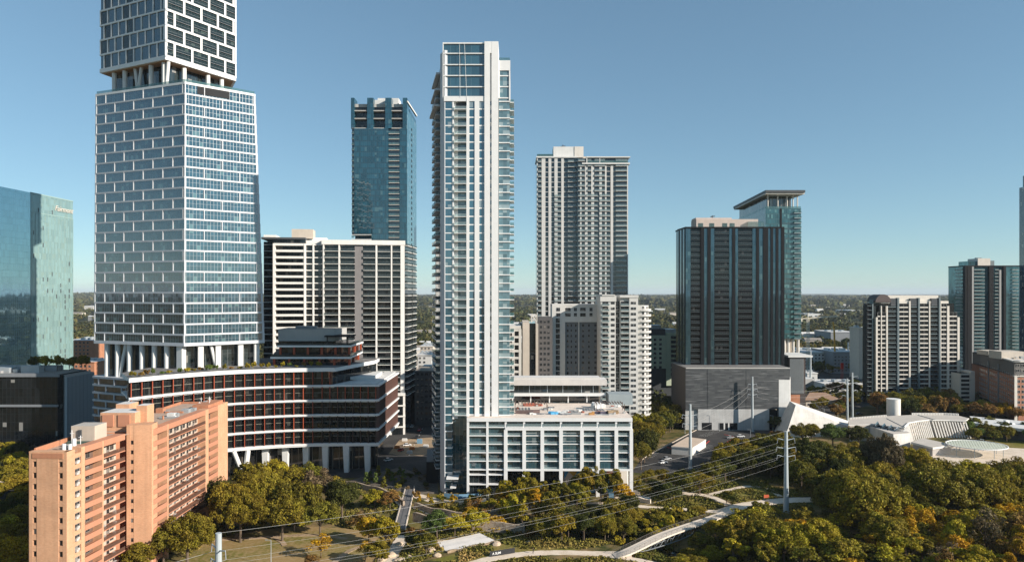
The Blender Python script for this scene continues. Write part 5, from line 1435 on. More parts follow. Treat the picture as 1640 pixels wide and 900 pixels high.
# ------------------------------------------------------------------ cream condominium on the right
M = thing('arched_roof_condo', 'cream condominium with dark half round roof gable and white window grid', 'apartment building', (wx(1460, 500), 515, 0))
YM = 500; fM = front(1403, 1537, YM); um = fM.u
zm = wz(486, YM)
CP = solid('cream_pier', (.72, .66, .58), .8, .1)
MTG = solid('teal_grey_panel', (.17, .21, .22), .6, .1)
mb = MB(); mb.box(fM, um(1404), um(1436), 0, wz(508, YM), -20, -1.4); mb.box(fM, um(1411), um(1530), 0, zm, -20, -1.45); mb.box(fM, um(1520), um(1536), 0, wz(508, YM), -20, -1.4); mb.build('window_wall', [EG], M)
FM = 3.28; wcs = []; bcs = []; fr = MB(); sl_ = MB()
for (a, c, zt_) in ((1403, 1405.5, 508), (1419.5, 1422, 490), (1456, 1458.5, 482), (1488, 1490, 482), (1506, 1507.5, 482), (1517, 1520.5, 490), (1533.5, 1537, 508), (1411, 1412.5, 490)):
    fr.box(fM, um(a), um(c), 0, wz(zt_, YM), -2, .02)
fr.build('pier', [CP], M)
fr = MB()
for (a, c) in ((1437, 1440), (1470.5, 1473), (1503.5, 1506)): fr.box(fM, um(a), um(c), 0, wz(477, YM), -2, .3)
fr.build('pier', [MTG], M)
z = wz(492, YM); k = 0
while z > 3:
    for (a, c) in ((1406, 1419.2), (1440.2, 1455.8), (1473.2, 1487.8), (1507.8, 1516.8), (1520.8, 1533.2)):
        if z > wz(506, YM) and (a < 1410 or a > 1518): continue
        sl_.box(fM, um(a), um(c), z - .5, z + .25, -1.5, -.25)
        wcs.append((fM, um(a), um(c), z + .25, z + FM - .5, -.5))
    for (a, c) in ((1422.3, 1437), (1458.8, 1470.3), (1490.2, 1503.3)): bcs.append((fM, um(a), um(c), z - .2, z + 1.0, -1.4))
    z -= FM; k += 1
sl_.build('spandrel', [CP], M, kind='stuff')
cells(M, 'window', wcs, [EG, solid('white_frame', (.66, .64, .61))], mk_window, 98)
cells(M, 'balcony', bcs, [MTG, GRAILD, RAIL], mk_balcony(1.25, .5), 98)
mb = MB(); mb.box(fM, um(1412), um(1520), zm, wz(482, YM), -20, -.6); mb.box(fM, um(1424), um(1505), wz(482, YM), wz(473, YM), -16, -1.6); mb.build('attic', [CP], M)
mb = MB()
for (a, c) in ((1427, 1439), (1458, 1472), (1492, 1506)): mb.box(fM, um(a), um(c), wz(490, YM), wz(478, YM), -3, -.2)
mb.build('attic_panel', [DGREY], M)
mb = MB(); a0 = um(1414.5); rad = (um(1427) - um(1402)) / 2
arc = [(a0 + rad * math.cos(R(t_)), wz(484, YM) + rad * math.sin(R(t_))) for t_ in range(0, 181, 12)]
pf_ = [fM.p(u, v, .2) for u, v in arc]; pb_ = [fM.p(u, v, -12) for u, v in arc]
mb.face(list(pf_)); mb.face(list(reversed(pb_)))
for i in range(len(arc) - 1): mb.face([pf_[i + 1], pf_[i], pb_[i], pb_[i + 1]])
mb.face([pf_[0], pf_[-1], pb_[-1], pb_[0]])
mb.build('roof_gable', [solid('brown_metal_roof', (.10, .075, .07), .6)], M)
mb = MB(); fd = front(1388, 1397, YM + 2); mb.box(fd, 0, fd.L, 0, wz(487, YM), -5, 0); mb.build('wall', [BLACK], M)
mb = MB()
z = wz(490, YM)
while z > 3: mb.box(fd, .2, fd.L, z, z + .35, 0, .8); z -= FM
mb.box(fd, fd.L - .5, fd.L + .3, 0, wz(480, YM), -3, 1.0); mb.build('floor_slab', [MTG], M)
mb = MB(); mb.box(front(1396, 1403, YM + 6), 0, 3.2, 0, wz(490, YM), -10, 0); mb.build('wall', [BEIGE], M)

# white parking structure beside it
t = thing('white_car_park', 'small white car park with dark slots beside the cream condominium', 'garage', (wx(1550, 490), 495, 0))
f_ = front(1538, 1561, 490); zt = wz(598, 490); mb = MB(); mb.box(f_, .4, f_.L - .4, 0, zt, -20, -1); mb.build('wall', [BLACK], t)
mb = MB()
for k in range(8): mb.box(f_, .2, f_.u(1554), zt - 1.2 - k * 3, zt - k * 3, -19, 0)
mb.box(f_, f_.u(1554), f_.L, 0, zt + 1.6, -19, .3); mb.box(f_, 0, .5, 0, zt, -19, .1); mb.build('frame', [CP], t)

roof_clutter(K, wx(1040, YK), wx(1062, YK), YK + 2, YK + 12, wz(527, YK), 6, 8, [STEEL, WHITE2])
# dark towers at the right
D = thing('dark_balcony_tower', 'dark teal glass tower with white balcony edges near the right edge', 'tower', (wx(1575, 620), 640, 0))
YD = 620; fD = front(1546, 1634, YD); ud = fD.u; zd = wz(427, YD)
DG = glass('dark_teal_glass', (.10, .21, .24), (1.4, 3.2), .06, (.03, .05, .055), blind=.10, blindcol=(.08, .13, .14), ior=1.6, var=.4, metal=.55)
mb = MB(); mb.box(fD, 0, fD.L, 0, zd, -24, -1.2); mb.build('curtain_wall', [DG], D)
mb = MB()
for (a, c) in ((1545.5, 1548), (1549, 1559), (1584, 1591), (1607, 1611)): mb.box(fD, ud(a), ud(c), 0, zd + .5, -3, .4)
mb.box(fD, -.2, fD.L + .2, zd, zd + 1.0, -24, .3); mb.build('black_fin', [BLACK], D)
mb = MB(); mb.box(fD, ud(1556), ud(1559), 0, zd, 0, .6); mb.box(fD, ud(1600), ud(1603), 0, zd - 3, -2, .5); mb.build('pier', [GREY], D)
bcs = []; z = zd - 3.2
while z > 10:
    for (a, c) in ((1560, 1577), (1593, 1599), (1621, 1631)): bcs.append((fD, ud(a), ud(c), z, z + 1.2, -1.15))
    bcs.append((Fc((fD.A.x + .3, YD + 24), (fD.A.x + .3, YD)), 12, 21, z, z + 1.2, .02))
    z -= 3.2
cells(D, 'balcony', bcs, [WHITE2, GRAILT, RAIL], mk_balcony(1.5, .25), 98)
mb = MB(); mb.box(fD, ud(1556), ud(1571), zd + 1, wz(418, YD), -18, -5); mb.build('plant_room', [DG], D)
mb = MB(); mb.box(fD, ud(1571), ud(1591), zd + 1, wz(413.5, YD), -18, -4); mb.build('plant_room', [CREAM], D)
mb = MB(); mb.box(fD, ud(1591), ud(1600), zd + 1, wz(417, YD), -18, -6); mb.box(fD, ud(1573), ud(1582), wz(413.5, YD), wz(412, YD), -10, -8); mb.build('roof_unit', [MTG], D)
O = thing('edge_tower', 'blue glass high rise cut off by the right edge of the picture', 'tower', (wx(1655, 560), 575, 0))
YO = 560; fO = front(1676, 1740, YO); zo = wz(292, YO)
mb = MB(); mb.box(fO, 0, fO.L, 0, zo, -30, -1.2); mb.box(fO, fO.u(1682), fO.L, zo, wz(272, YO), -30, -1.4); mb.build('curtain_wall', [glass('edge_tower_glass', (.03, .06, .085), (1.5, 3.3), .06, blind=.1, ior=2.0)], O)
bcs = [(fO, .1, 3.4, zo - 3.3 * k - 3, zo - 3.3 * k - 1.8, -1.2) for k in range(46)]
cells(O, 'balcony', bcs, [MIDGREY, GRAILT, RAIL], mk_balcony(1.4, .4), 60)
# brick mid rise at the right edge
P = thing('brick_mid_rise', 'red brick mid rise with dark upper storeys at the right edge', 'building', (wx(1610, 450), 460, 0))
Y1_, Y2_ = 430, 508
side = Fc((wx(1563, Y2_), Y2_), (wx(1625, Y1_), Y1_)); fr_ = front(1625, 1690, Y1_)
zt = wz(580, Y1_); zm_ = wz(602, Y1_)
BR3 = bricks('mid_rise_brick', (.40, .18, .11), (.36, .16, .10), (.38, .2, .13))
mb = MB(); mb.prism([(side.A.x, side.A.y), (side.B.x, side.B.y), (fr_.B.x, Y1_), (fr_.B.x, Y2_)], 0, zm_, 0); mb.build('wall', [BR3], P)
mb = MB(); mb.prism(shrink([(side.A.x, side.A.y), (side.B.x, side.B.y), (fr_.B.x, Y1_), (fr_.B.x, Y2_)], .8), zm_, zt, 0, 1); mb.build('upper_wall', [solid('slate_upper_wall', (.13, .12, .11), .7), ROOFL], P)
mb = MB(); mb.box(fr_, -.3, fr_.L, zm_ - .3, zm_ + .3, -1, .3); mb.box(side, 0, side.L + .3, zt, zt + .8, -3, .2); mb.box(fr_, 0, fr_.L, zt, zt + .8, -3, .2); mb.build('cornice', [CREAM], P)
mb = MB(); mb.abox(wx(1604, 450), wx(1640, 450), 450, 462, zt, zt + 5, 0); mb.abox(wx(1580, 480), wx(1600, 480), 478, 490, zt, zt + 3); mb.build('lift_house', [BEIGE], P)
mb = MB(); mb.box(fr_, fr_.u(1627) - 1, fr_.u(1629), 0, zm_, 0, .2); mb.build('pier', [CREAM], P)
wcs = []; z = zt - 3
while z > 3:
    for j in range(6): wcs.append((fr_, 1.2 + j * 3.2, 3.4 + j * 3.2, z, z + 1.9, .02 if z < zm_ else -.6))
    for j in range(19): wcs.append((side, 4 + j * 4.2, 5.6 + j * 4.2, z, z + 1.8, .02 if z < zm_ else -.6))
    z -= 3.3
cells(P, 'window', wcs, [WDK, solid('white_frame', (.66, .64, .61))], mk_window, 98)
mb = MB()
for u_ in (side.L * .36, side.L * .62): mb.box(side, u_, u_ + 1.6, 0, zt - 4, 0, .5)
mb.build('downpipe', [MIDGREY], P)

roof_clutter(P, wx(1632, 445), wx(1690, 445), 436, 470, zt + .81, 12, 9, [STEEL, WHITE2, GREY])
# ------------------------------------------------------------------ cultural centre on the right
MW = solid('museum_white_wall', (.68, .65, .60), .8, .08)
MWP = bricks('museum_wall_panels', (.68, .65, .60), (.645, .615, .565), (.46, .44, .41), bw=2.6, bh=3.4)
MR = solid('museum_roof', (.52, .47, .41), .9, .15, scale=.3, streak=False)
t = thing('wedge_hall', 'white concrete wedge shaped hall with a steep sloping side in front of the garage', 'building', (wx(1290, 390), 390, 0))
def pw(px, Y, z): return (wx(px, Y), Y, z)
a, b_, c_, d_, e_ = pw(1240, 398, 0), pw(1257, 378, 0), pw(1358, 386, 0), pw(1358, 404, 0), pw(1250, 412, 0)
A_, B_ = pw(1265, 396, wz(642, 396)), pw(1274.5, 382, wz(648.5, 382)); c2 = pw(1358, 386, wz(683, 386)); d2 = pw(1358, 404, wz(683, 386))
mb = MB()
for q in ([a, b_, B_, A_], [b_, c_, c2, B_], [B_, c2, d2, A_], [e_, a, A_], [d_, e_, A_, d2], [c_, d_, d2, c2]): mb.face(q, 0)
mb.build('wall', [MWP], t)
t = thing('white_cylinder', 'plain white concrete cylinder rising above the museum roof', 'tower', (wx(1431, 408), 408, 0))
mb = MB(); mb.bar((wx(1431, 408), 408, 0), (wx(1431, 408), 408, wz(639, 408)), 3.75, n=28); mb.build('wall', [MW], t)
mb = MB(); ring = [(wx(1431, 408) + 3.8 * math.cos(R(k * 15)), 408 + 3.8 * math.sin(R(k * 15))) for k in range(24)]
mb.prism(ring, wz(639, 408) + .004, wz(639, 408) + .25, 0); mb.build('rim', [WHITE2], t)
t = thing('crescent_gallery', 'low crescent shaped museum with slanted white fins and a pale flat roof', 'museum', (wx(1460, 385), 385, 0))
ZM = 9.0
rp = [(1359, 680), (1395, 679), (1448, 684.5), (1455, 677.5), (1472, 674.5), (1488, 673), (1492, 673), (1545, 674), (1552, 669.5), (1534, 665), (1500, 663.5), (1461, 664), (1420, 666), (1359, 671)]
wp = [gp(p[0], p[1], ZM) for p in rp]
ar = sum(wp[i][0] * wp[(i + 1) % len(wp)][1] - wp[(i + 1) % len(wp)][0] * wp[i][1] for i in range(len(wp)))
if ar < 0: wp = wp[::-1]
mb = MB(); mb.prism(shrink(wp, .8), 0, ZM - .5, 0); mb.build('wall', [solid('museum_tan_wall', (.48, .42, .36), .8)], t)  # wall tone darker and browner than the fins
mb = MB(); mb.prism(wp, ZM - .5, ZM, 0, 1); mb.build('roof', [MW, MR], t)
mb = MB()
for seg, n in (([(1448, 684), (1455, 677.5), (1472, 674.5), (1487, 673)], 17), ([(1493, 673.2), (1520, 673.4), (1546, 674.3)], 13)):
    P_ = [Vector((*gp(x, y, ZM), ZM)) for x, y in seg]
    for k in range(n):
        s_ = k / (n - 1) * (len(P_) - 1); i = min(int(s_), len(P_) - 2); q = P_[i].lerp(P_[i + 1], s_ - i)
        mb.bar((q.x, q.y, ZM - .2), (q.x + 1.2, q.y - 2.6, 0), .36, .42, n=4)
    for p_, q_ in zip(P_[:-1], P_[1:]): mb.bar(p_ + Vector((0, -.2, .1)), q_ + Vector((0, -.2, .1)), .5, n=5)
mb.build('fin', [MW], t)
mb = MB()
for k in range(30):
    q = gp(1461 + k * 2.5, 664 if k < 20 else 664 + (k - 20) * .12, ZM); mb.abox(q[0] - .3, q[0] + .3, q[1] - .6, q[1] + .3, ZM, ZM + 1.1)
for k in range(24):
    q = gp(1361 + k * 2.5, 671 - k * .2, ZM); mb.abox(q[0] - .25, q[0] + .25, q[1] - .5, q[1] + .2, ZM, ZM + .9)
mb.build('crenellation', [MW], t)
mb = MB(); q0, q1 = gp(1470, 664.6, ZM), gp(1502, 673.4, ZM); 
mb.bar((q0[0], q0[1], ZM + .05), (q1[0], q1[1], ZM + .05), .25, n=4); q0, q1 = gp(1420, 670, ZM), gp(1446, 683, ZM); mb.bar((q0[0], q0[1], ZM + .05), (q1[0], q1[1], ZM + .05), .2, n=4)
mb.build('roof_joint', [MIDGREY], t)
t = thing('sawtooth_gallery', 'white gallery box with dark folded glass skylights left of the crescent museum', 'museum', (wx(1425, 372), 372, 0))
g = [gp(1393, 682, 8), gp(1431, 695, 8), gp(1458, 693, 8), gp(1440, 684, 8)]
mb = MB(); mb.prism(g, 0, 8.0, 0, 1); mb.build('wall', [MWP, MR], t)
SKY_ = glass('skylight_glass', (.02, .035, .045), (1.5, 1.5), .1, blind=.0)
mb = MB()
for k in range(4):
    x, y = gp(1405 + k * 11, 684 + k * 2.2, 8); 
    f_ = Fc((x, y), (x + 1, y + .25)); h = 2.6 - k * .25
    pts = [f_.p(-2.2, 8.02, 0), f_.p(2.2, 8.02, 0), f_.p(.8, 8 + h, 0)]; pk = [p + Vector((1.5, 3.5, 0)) for p in pts]
    mb.face(pts); mb.face([pts[1], pk[1], pk[2], pts[2]]); mb.face([pk[0], pts[0], pts[2], pk[2]]); mb.face(pk[::-1])
mb.build('skylight', [SKY_], t)
mb = MB()
for (px, py) in ((1437, 692), (1452, 692)):
    x, y = gp(px, py - 2, 8); mb = MB(); mb.bar((x - 1.8, y, 8), (x, y, 10), .18, n=4); mb.bar((x + 1.8, y, 8), (x, y, 10), .18, n=4); mb.bar((x, y, 8), (x, y, 10), .14, n=4); mb.bar((x - 1.8, y, 8.1), (x + 1.8, y, 8.1), .18, n=4); mb.build('truss', [WHITE], t)
t = thing('entrance_pavilion', 'low flat roofed white entrance pavilion in front of the crescent museum', 'museum', (wx(1490, 345), 345, 0))
g = [gp(1459, 708, 4.2), gp(1494, 717, 4.2), gp(1527, 712.5, 4.2), gp(1479, 702, 4.2)]
mb = MB(); mb.prism(shrink(g, .9), 0, 3.4, 0); mb.build('wall', [solid('pavilion_wall', (.40, .36, .33))], t)
mb = MB(); mb.prism(g, 3.4, 4.4, 0, 1); mb.build('roof', [MW, MR], t)
fq = Fc(g[0], g[1]); mb = MB(); mb.box(fq, fq.L * .4, fq.L * .62, .2, 2.9, -.85, -.8); mb.box(fq, fq.L * .7, fq.L * .8, .2, 2.9, -.85, -.8); mb.build('door', [WHITE], t)
# disc canopy
dx, dy = gp(1564, 712, 5); DR = 13.6
t = thing('disc_canopy', 'round lattice shade canopy on thin posts beside the museum', 'canopy', (dx, dy, 0))
mb = MB()
for k in range(36):
    a0, a1 = R(k * 10), R(k * 10 + 10)
    mb.bar((dx + DR * math.cos(a0), dy + DR * .82 * math.sin(a0), 5), (dx + DR * math.cos(a1), dy + DR * .82 * math.sin(a1), 5), .28, n=4, cap=False)
mb.build('rim', [WHITE], t)
mb = MB()
for j in range(-9, 10):
    for i in range(-10, 11):
        x = i * 1.32 + (j % 2) * .6; y = j * 1.18
        if (x / DR) ** 2 + (y / (DR * .82)) ** 2 < .95: mb.abox(dx + x - .52, dx + x + .52, dy + y - .40, dy + y + .40, 4.94, 5.04)
mb.build('shade_panel', [solid('pale_green_panel', (.55, .58, .48), .6)], t)
mb = MB()
for j in range(-9, 10): 
    w_ = DR * math.sqrt(max(0, 1 - (j * 1.18 + .59) ** 2 / (DR * .82) ** 2)) if abs(j * 1.18 + .59) < DR * .82 else 0
    if w_: mb.bar((dx - w_, dy + j * 1.18 + .59, 4.9), (dx + w_, dy + j * 1.18 + .59, 4.9), .08, n=4)
mb.build('lattice', [STEEL], t)
for k in range(8):
    a0 = R(k * 45 + 12); mb = MB(); mb.bar((dx + 11.5 * math.cos(a0), dy + 9.3 * math.sin(a0), 0), (dx + 11.5 * math.cos(a0), dy + 9.3 * math.sin(a0), 4.9), .16); mb.build('post', [STEEL], t)
t = thing('long_white_wing', 'long low white roofed wing running out of frame right of the crescent museum', 'museum', (wx(1600, 380), 380, 0))
g = [gp(1560, 677, 7), gp(1660, 689, 7), gp(1660, 676, 7), gp(1553, 666, 7)]
mb = MB(); mb.prism(shrink(g, 1.2), 0, 5.4, 0); mb.build('wall', [DGREY], t)
mb = MB(); mb.prism(g, 5.4, 7.0, 0); mb.build('roof', [WHITE2], t)
mb = MB(); x, y = gp(1612, 676, 7); mb.abox(x - 1, x + 1, y - 1, y + 1, 7, 8.2); x, y = gp(1622, 679, 7); mb.abox(x - 1, x + .6, y - 1, y + 1, 7, 7.9); mb.build('roof_unit', [WHITE], t)
# small store in the car park
t = thing('car_park_kiosk', 'small white flat roofed store in the car park behind the power pole', 'building', (wx(1100, 345), 345, 0))
g = [gp(1075, 714.5, 4), gp(1109, 717, 4), gp(1131, 703.5, 4), gp(1101, 699.5, 4)]
mb = MB(); mb.prism(shrink(g, .3), 0, 3.6, 0); mb.build('wall', [MW], t)
mb = MB(); mb.prism(g, 3.6, 4.1, 0, 1); mb.build('roof', [MW, solid('tan_roof', (.56, .44, .34), .9)], t)
fq = Fc(g[1], g[2]); mb = MB()
for u_ in (4, 9, 14): mb.box(fq, u_, u_ + 1.6, .3, 2.6, -.28, -.22)
mb.build('door', [MIDGREY], t)

# ------------------------------------------------------------------ far low buildings among the trees
far = [  # px0, px1, Y, top z, depth, kind, label
    (118, 152, 560, 24, 30, 'brick', 'red brick low block between the hotel and the skyscraper'),
    (112, 153, 640, 36, 26, 'brick', 'longer red brick block with pale roof behind the low brick block'),
    (118, 153, 470, 19, 22, 'white', 'white roofed hall at the foot of the glass hotel'),
    (118, 150, 900, 20, 40, 'white', 'distant white roofed warehouse left of the skyscraper'),
    (1286, 1340, 700, 20, 60, 'site', 'long white apartment construction site beneath the distant tower crane'),
    (1334, 1380, 680, 22, 50, 'grey', 'blue grey apartment block right of the distant construction site'),
    (1290, 1345, 480, 6, 16, 'house', 'low house with wide brown hipped roof among trees'),
    (1375, 1384, 640, 48, 18, 'tan', 'tan mid rise peeping out left of the cream condominium'),
    (1320, 1385, 560, 6, 30, 'white', 'low white flat roofed shop by the red sign'),
    (1010, 1036, 640, 22, 30, 'white', 'white block beyond the pale green hotel roof'),
    (668, 692, 560, 30, 30, 'white', 'white roofed block seen in the gap left of the central tower'),
    (672, 694, 700, 26, 40, 'tan', 'tan flat block farther back in the gap left of the central tower'),
    (1292, 1310, 620, 8, 14, 'white', 'small white house left of the dark trees'),
    (1600, 1640, 900, 20, 50, 'tan', 'tan block between the dark tower and the right edge'),
    (836, 852, 1500, 14, 80, 'white', 'white warehouse on the plain right of the central tower'),
    (1294, 1318, 2200, 14, 120, 'white', 'long white warehouse far off beside the canopy tower'),
    (1362, 1378, 2600, 16, 120, 'white', 'white warehouse on the horizon left of the dark roof gable'),
    (1020, 1046, 1200, 16, 60, 'grey', 'grey flat roofed block in the trees behind the pale green hotel'),
    (1330, 1372, 1100, 18, 60, 'grey', 'grey blue block in the woods above the construction site'),
]
FM_ = {'brick': BRK2, 'white': WHITE2, 'site': WHITE2, 'grey': MIDGREY, 'tan': BEIGE, 'house': BEIGE}
for (x0, x1, Y, zt, d, kd, lb) in far:
    nm = {'brick': 'brick_block', 'white': 'white_building', 'site': 'construction_block', 'grey': 'grey_block', 'tan': 'tan_block', 'house': 'house'}[kd]
    f_ = front(x0, x1, Y); t = thing(nm, lb, 'house' if kd == 'house' else 'building', (f_.A.x + f_.L / 2, Y, 0))
    mb = MB(); mb.box(f_, .5, f_.L - .5, 0, zt - .8, -d, 0); mb.build('wall', [FM_[kd]], t)
    mb = MB()
    if kd == 'house':
        x0_, x1_ = f_.A.x - 1.5, f_.B.x + 1.5; z_ = zt - .8
        r0, r1 = (x0_ + 8, Y + d / 2, z_ + 4.2), (x1_ - 8, Y + d / 2, z_ + 4.2)
        cs_ = [(x0_, Y - 1.5, z_), (x1_, Y - 1.5, z_), (x1_, Y + d + 1.5, z_), (x0_, Y + d + 1.5, z_)]
        for q in ([cs_[0], cs_[1], r1, r0], [cs_[1], cs_[2], r1], [cs_[2], cs_[3], r0, r1], [cs_[3], cs_[0], r0], cs_[::-1]): mb.face(q)
        mb.build('roof', [solid('brown_shingle', (.26, .17, .12), .9, .2)], t)
    else:
        mb.box(f_, 0, f_.L, zt - .8, zt, -d - .5, .4, 0, 1); mb.build('roof', [FM_[kd], ROOFL], t)
        mb = MB()
        for k in range(3): mb.box(f_, f_.L * (.15 + .27 * k), f_.L * (.24 + .27 * k), zt, zt + 1.8, -d * .6, -d * .4)
        mb.build('roof_unit', [STEEL], t)
    if Y < 1000:
        cs_ = [(f_, 1.5 + j * 3.6, 3.2 + j * 3.6, z, z + 1.6, .03) for j in range(int((f_.L - 3) / 3.6)) for z in np.arange(1.2 if zt < 8 else 2.5, zt - 2.6, 3.4)]
        cells(t, 'window', cs_, [WDK, FRAME], mk_window, 12)
rf = random.Random(21)
for k in range(70):
    Y = rf.choice([620, 760, 900, 1150, 1500, 2000, 2700, 3600]) * rf.uniform(.9, 1.15)
    px = rf.choice([rf.uniform(112, 155), rf.uniform(668, 694), rf.uniform(820, 862), rf.uniform(1008, 1086), rf.uniform(1286, 1390), rf.uniform(1286, 1520), rf.uniform(1286, 1520), rf.uniform(1600, 1645)])
    w_, d_, h_ = rf.uniform(12, 26) * (Y / 900) ** .5, rf.uniform(12, 20), rf.uniform(7, 13) * (Y / 900) ** .35
    mb = MB(); X = wx(px, Y); f_ = Fc((X - w_ / 2, Y), (X + w_ / 2, Y + rf.uniform(-4, 4)))
    mb.box(f_, 0, f_.L, 0, h_, -d_, 0, 0, 1)
    if k % 3: mb.face([f_.p(-.6, h_, .6), f_.p(f_.L + .6, h_, .6), f_.p(f_.L + .6, h_ + 2.6, -d_ / 2), f_.p(-.6, h_ + 2.6, -d_ / 2)], 1); mb.face([f_.p(f_.L + .6, h_, -d_ - .6), f_.p(-.6, h_, -d_ - .6), f_.p(-.6, h_ + 2.6, -d_ / 2), f_.p(f_.L + .6, h_ + 2.6, -d_ / 2)], 1)
    pale = k % 4
    tag(mb.build('distant_house', [[WHITE2, BEIGE, GREY, CREAM][pale], [ROOFL, ROOFM, WHITE2, ROOFL][pale]], org=(X, Y, 0)), ['small white house among the trees of the distant plain', 'small tan house with gravel brown roof among the trees of the distant plain', 'small grey shed with white roof among the trees of the distant plain', 'small cream house with pale roof among the trees of the distant plain'][pale], 'house', ['white', 'tan', 'grey', 'cream'][pale] + ' houses on the distant plain')
# far tower crane over the construction block
t = thing('tower_crane', 'white tower crane with long lattice jib over the distant construction site', 'crane', (wx(1294, 690), 690, 0))
CR = solid('crane_white', (.68, .62, .50), .5); Yk = 690
cx_, zj = wx(1294, Yk), wz(511, Yk)
mb = MB()
for s_ in (-1, 1):
    for q in (-1, 1): mb.bar((cx_ + s_, Yk + q, 0), (cx_ + s_, Yk + q, zj), .22, n=4)
for k in range(16): mb.bar((cx_ - 1, Yk - 1, k * zj / 16), (cx_ + 1, Yk - 1, (k + 1) * zj / 16), .16, n=4)
mb.build('mast', [CR], t)
mb = MB(); xe, ze_ = wx(1342, Yk), wz(507, Yk)
for dz_ in (0, 2.0): mb.bar((cx_ - 8, Yk, zj + dz_ * .2), (xe, Yk, ze_ + dz_ * .6), .35, n=4)
for k in range(14):
    t_ = k / 14; mb.bar((cx_ + (xe - cx_) * t_, Yk, zj + (ze_ - zj) * t_), (cx_ + (xe - cx_) * (t_ + .07), Yk, zj + 1.2 + (ze_ - zj) * t_), .18, n=4)
mb.build('jib', [CR], t)
mb = MB(); mb.bar((cx_, Yk, zj), (cx_, Yk, zj + 6), .5, n=4); mb.bar((cx_, Yk, zj + 6), (xe - 14, Yk, ze_ + 1), .12, n=4); mb.bar((cx_, Yk, zj + 6), (cx_ - 9, Yk, zj), .2, n=4); mb.abox(cx_ - 10, cx_ - 6, Yk - 1, Yk + 1, zj - 2.5, zj); mb.build('cat_head', [CR], t)
t = thing('orange_lift', 'orange boom lift rising from the distant construction site', 'lift', (wx(1336, 684), 684, 0))
mb = MB(); mb.bar((wx(1338, 684), 684, 0), (wx(1336, 684), 684, wz(528, 684)), .9, n=4); mb.bar((wx(1336, 684), 684, wz(528, 684)), (wx(1334, 684), 684, wz(515, 684)), .6, n=4); mb.build('boom', [solid('orange_paint', (.62, .30, .03), .5)], t)
tag(MB().build('x', [WHITE]) if False else t)
sg = MB(); f_ = front(1346.5, 1351, 545); sg.box(f_, 0, f_.L, wz(591, 545), wz(581, 545), -.4, 0); sg.bar(f_.p(.4, 0, -.2), f_.p(.4, wz(591, 545), -.2), .15); sg.bar(f_.p(1.8, 0, -.2), f_.p(1.8, wz(591, 545), -.2), .15)
tag(sg.build('sign', [solid('red_sign', (.62, .035, .02), .5, .05)]), 'tall plain red sign standing by the low white shop', 'sign')
# ------------------------------------------------------------------ trees
def leaf_mat():
    m, nt, b = nodes('foliage')
    oi = N(nt, 'ShaderNodeObjectInfo'); geo = N(nt, 'ShaderNodeNewGeometry')
    n1 = N(nt, 'ShaderNodeTexNoise'); n1.inputs['Scale'].default_value = .35; n1.inputs['Detail'].default_value = 3; nt.links.new(geo.outputs['Position'], n1.inputs['Vector'])
    rnd = geo.outputs['Random Per Island']
    v = mth(nt, 'MULTIPLY', mth(nt, 'MULTIPLY_ADD', rnd, 1.1, .45), mth(nt, 'MULTIPLY_ADD', n1.outputs[0], .9, .55))
    sc = N(nt, 'ShaderNodeVectorMath', operation='SCALE'); nt.links.new(oi.outputs['Color'], sc.inputs[0]); nt.links.new(v, sc.inputs['Scale'])
    hs = N(nt, 'ShaderNodeHueSaturation'); nt.links.new(sc.outputs[0], hs.inputs['Color'])
    nt.links.new(mth(nt, 'MULTIPLY_ADD', n1.outputs[0], .06, .47), hs.inputs['Hue'])
    nt.links.new(hs.outputs[0], b.inputs['Base Color']); b.inputs['Roughness'].default_value = .65; b.inputs['Specular IOR Level'].default_value = .12
    tr = N(nt, 'ShaderNodeBsdfTranslucent'); nt.links.new(hs.outputs[0], tr.inputs[0])
    mx = N(nt, 'ShaderNodeMixShader'); mx.inputs[0].default_value = .28
    nt.links.new(b.outputs[0], mx.inputs[1]); nt.links.new(tr.outputs[0], mx.inputs[2])
    nt.links.new(mx.outputs[0], nt.nodes['Material Output'].inputs[0])
    return m
LEAF = leaf_mat()
BARK = solid('bark', (.13, .095, .065), .9, .3, scale=2)
def quads_mesh(name, C, Nn, S, rng, mat):
    """leaf sprays: irregular quads at centres C with normals Nn and sizes S"""
    n = len(C)
    up = rng.normal(size=(n, 3)); t = np.cross(Nn, up); t /= np.linalg.norm(t, axis=1)[:, None] + 1e-9
    b = np.cross(Nn, t)
    co = np.empty((n, 4, 3))
    for i, (a, c) in enumerate(((-1, -.7), (1, -.8), (.8, .9), (-.9, .7))):
        ja = a * rng.uniform(.55, 1.2, n); jc = c * rng.uniform(.55, 1.2, n)
        co[:, i] = C + t * (S * ja)[:, None] + b * (S * jc)[:, None] + Nn * (S * rng.uniform(-.25, .25, n))[:, None]
    me = bpy.data.meshes.new(name)
    me.vertices.add(n * 4); me.vertices.foreach_set('co', co.reshape(-1).astype(np.float32))
    me.loops.add(n * 4); me.loops.foreach_set('vertex_index', np.arange(n * 4, dtype=np.int32))
    me.polygons.add(n); me.polygons.foreach_set('loop_start', np.arange(0, n * 4, 4, dtype=np.int32))
    me.materials.append(mat); me.update(); me.validate()
    return me
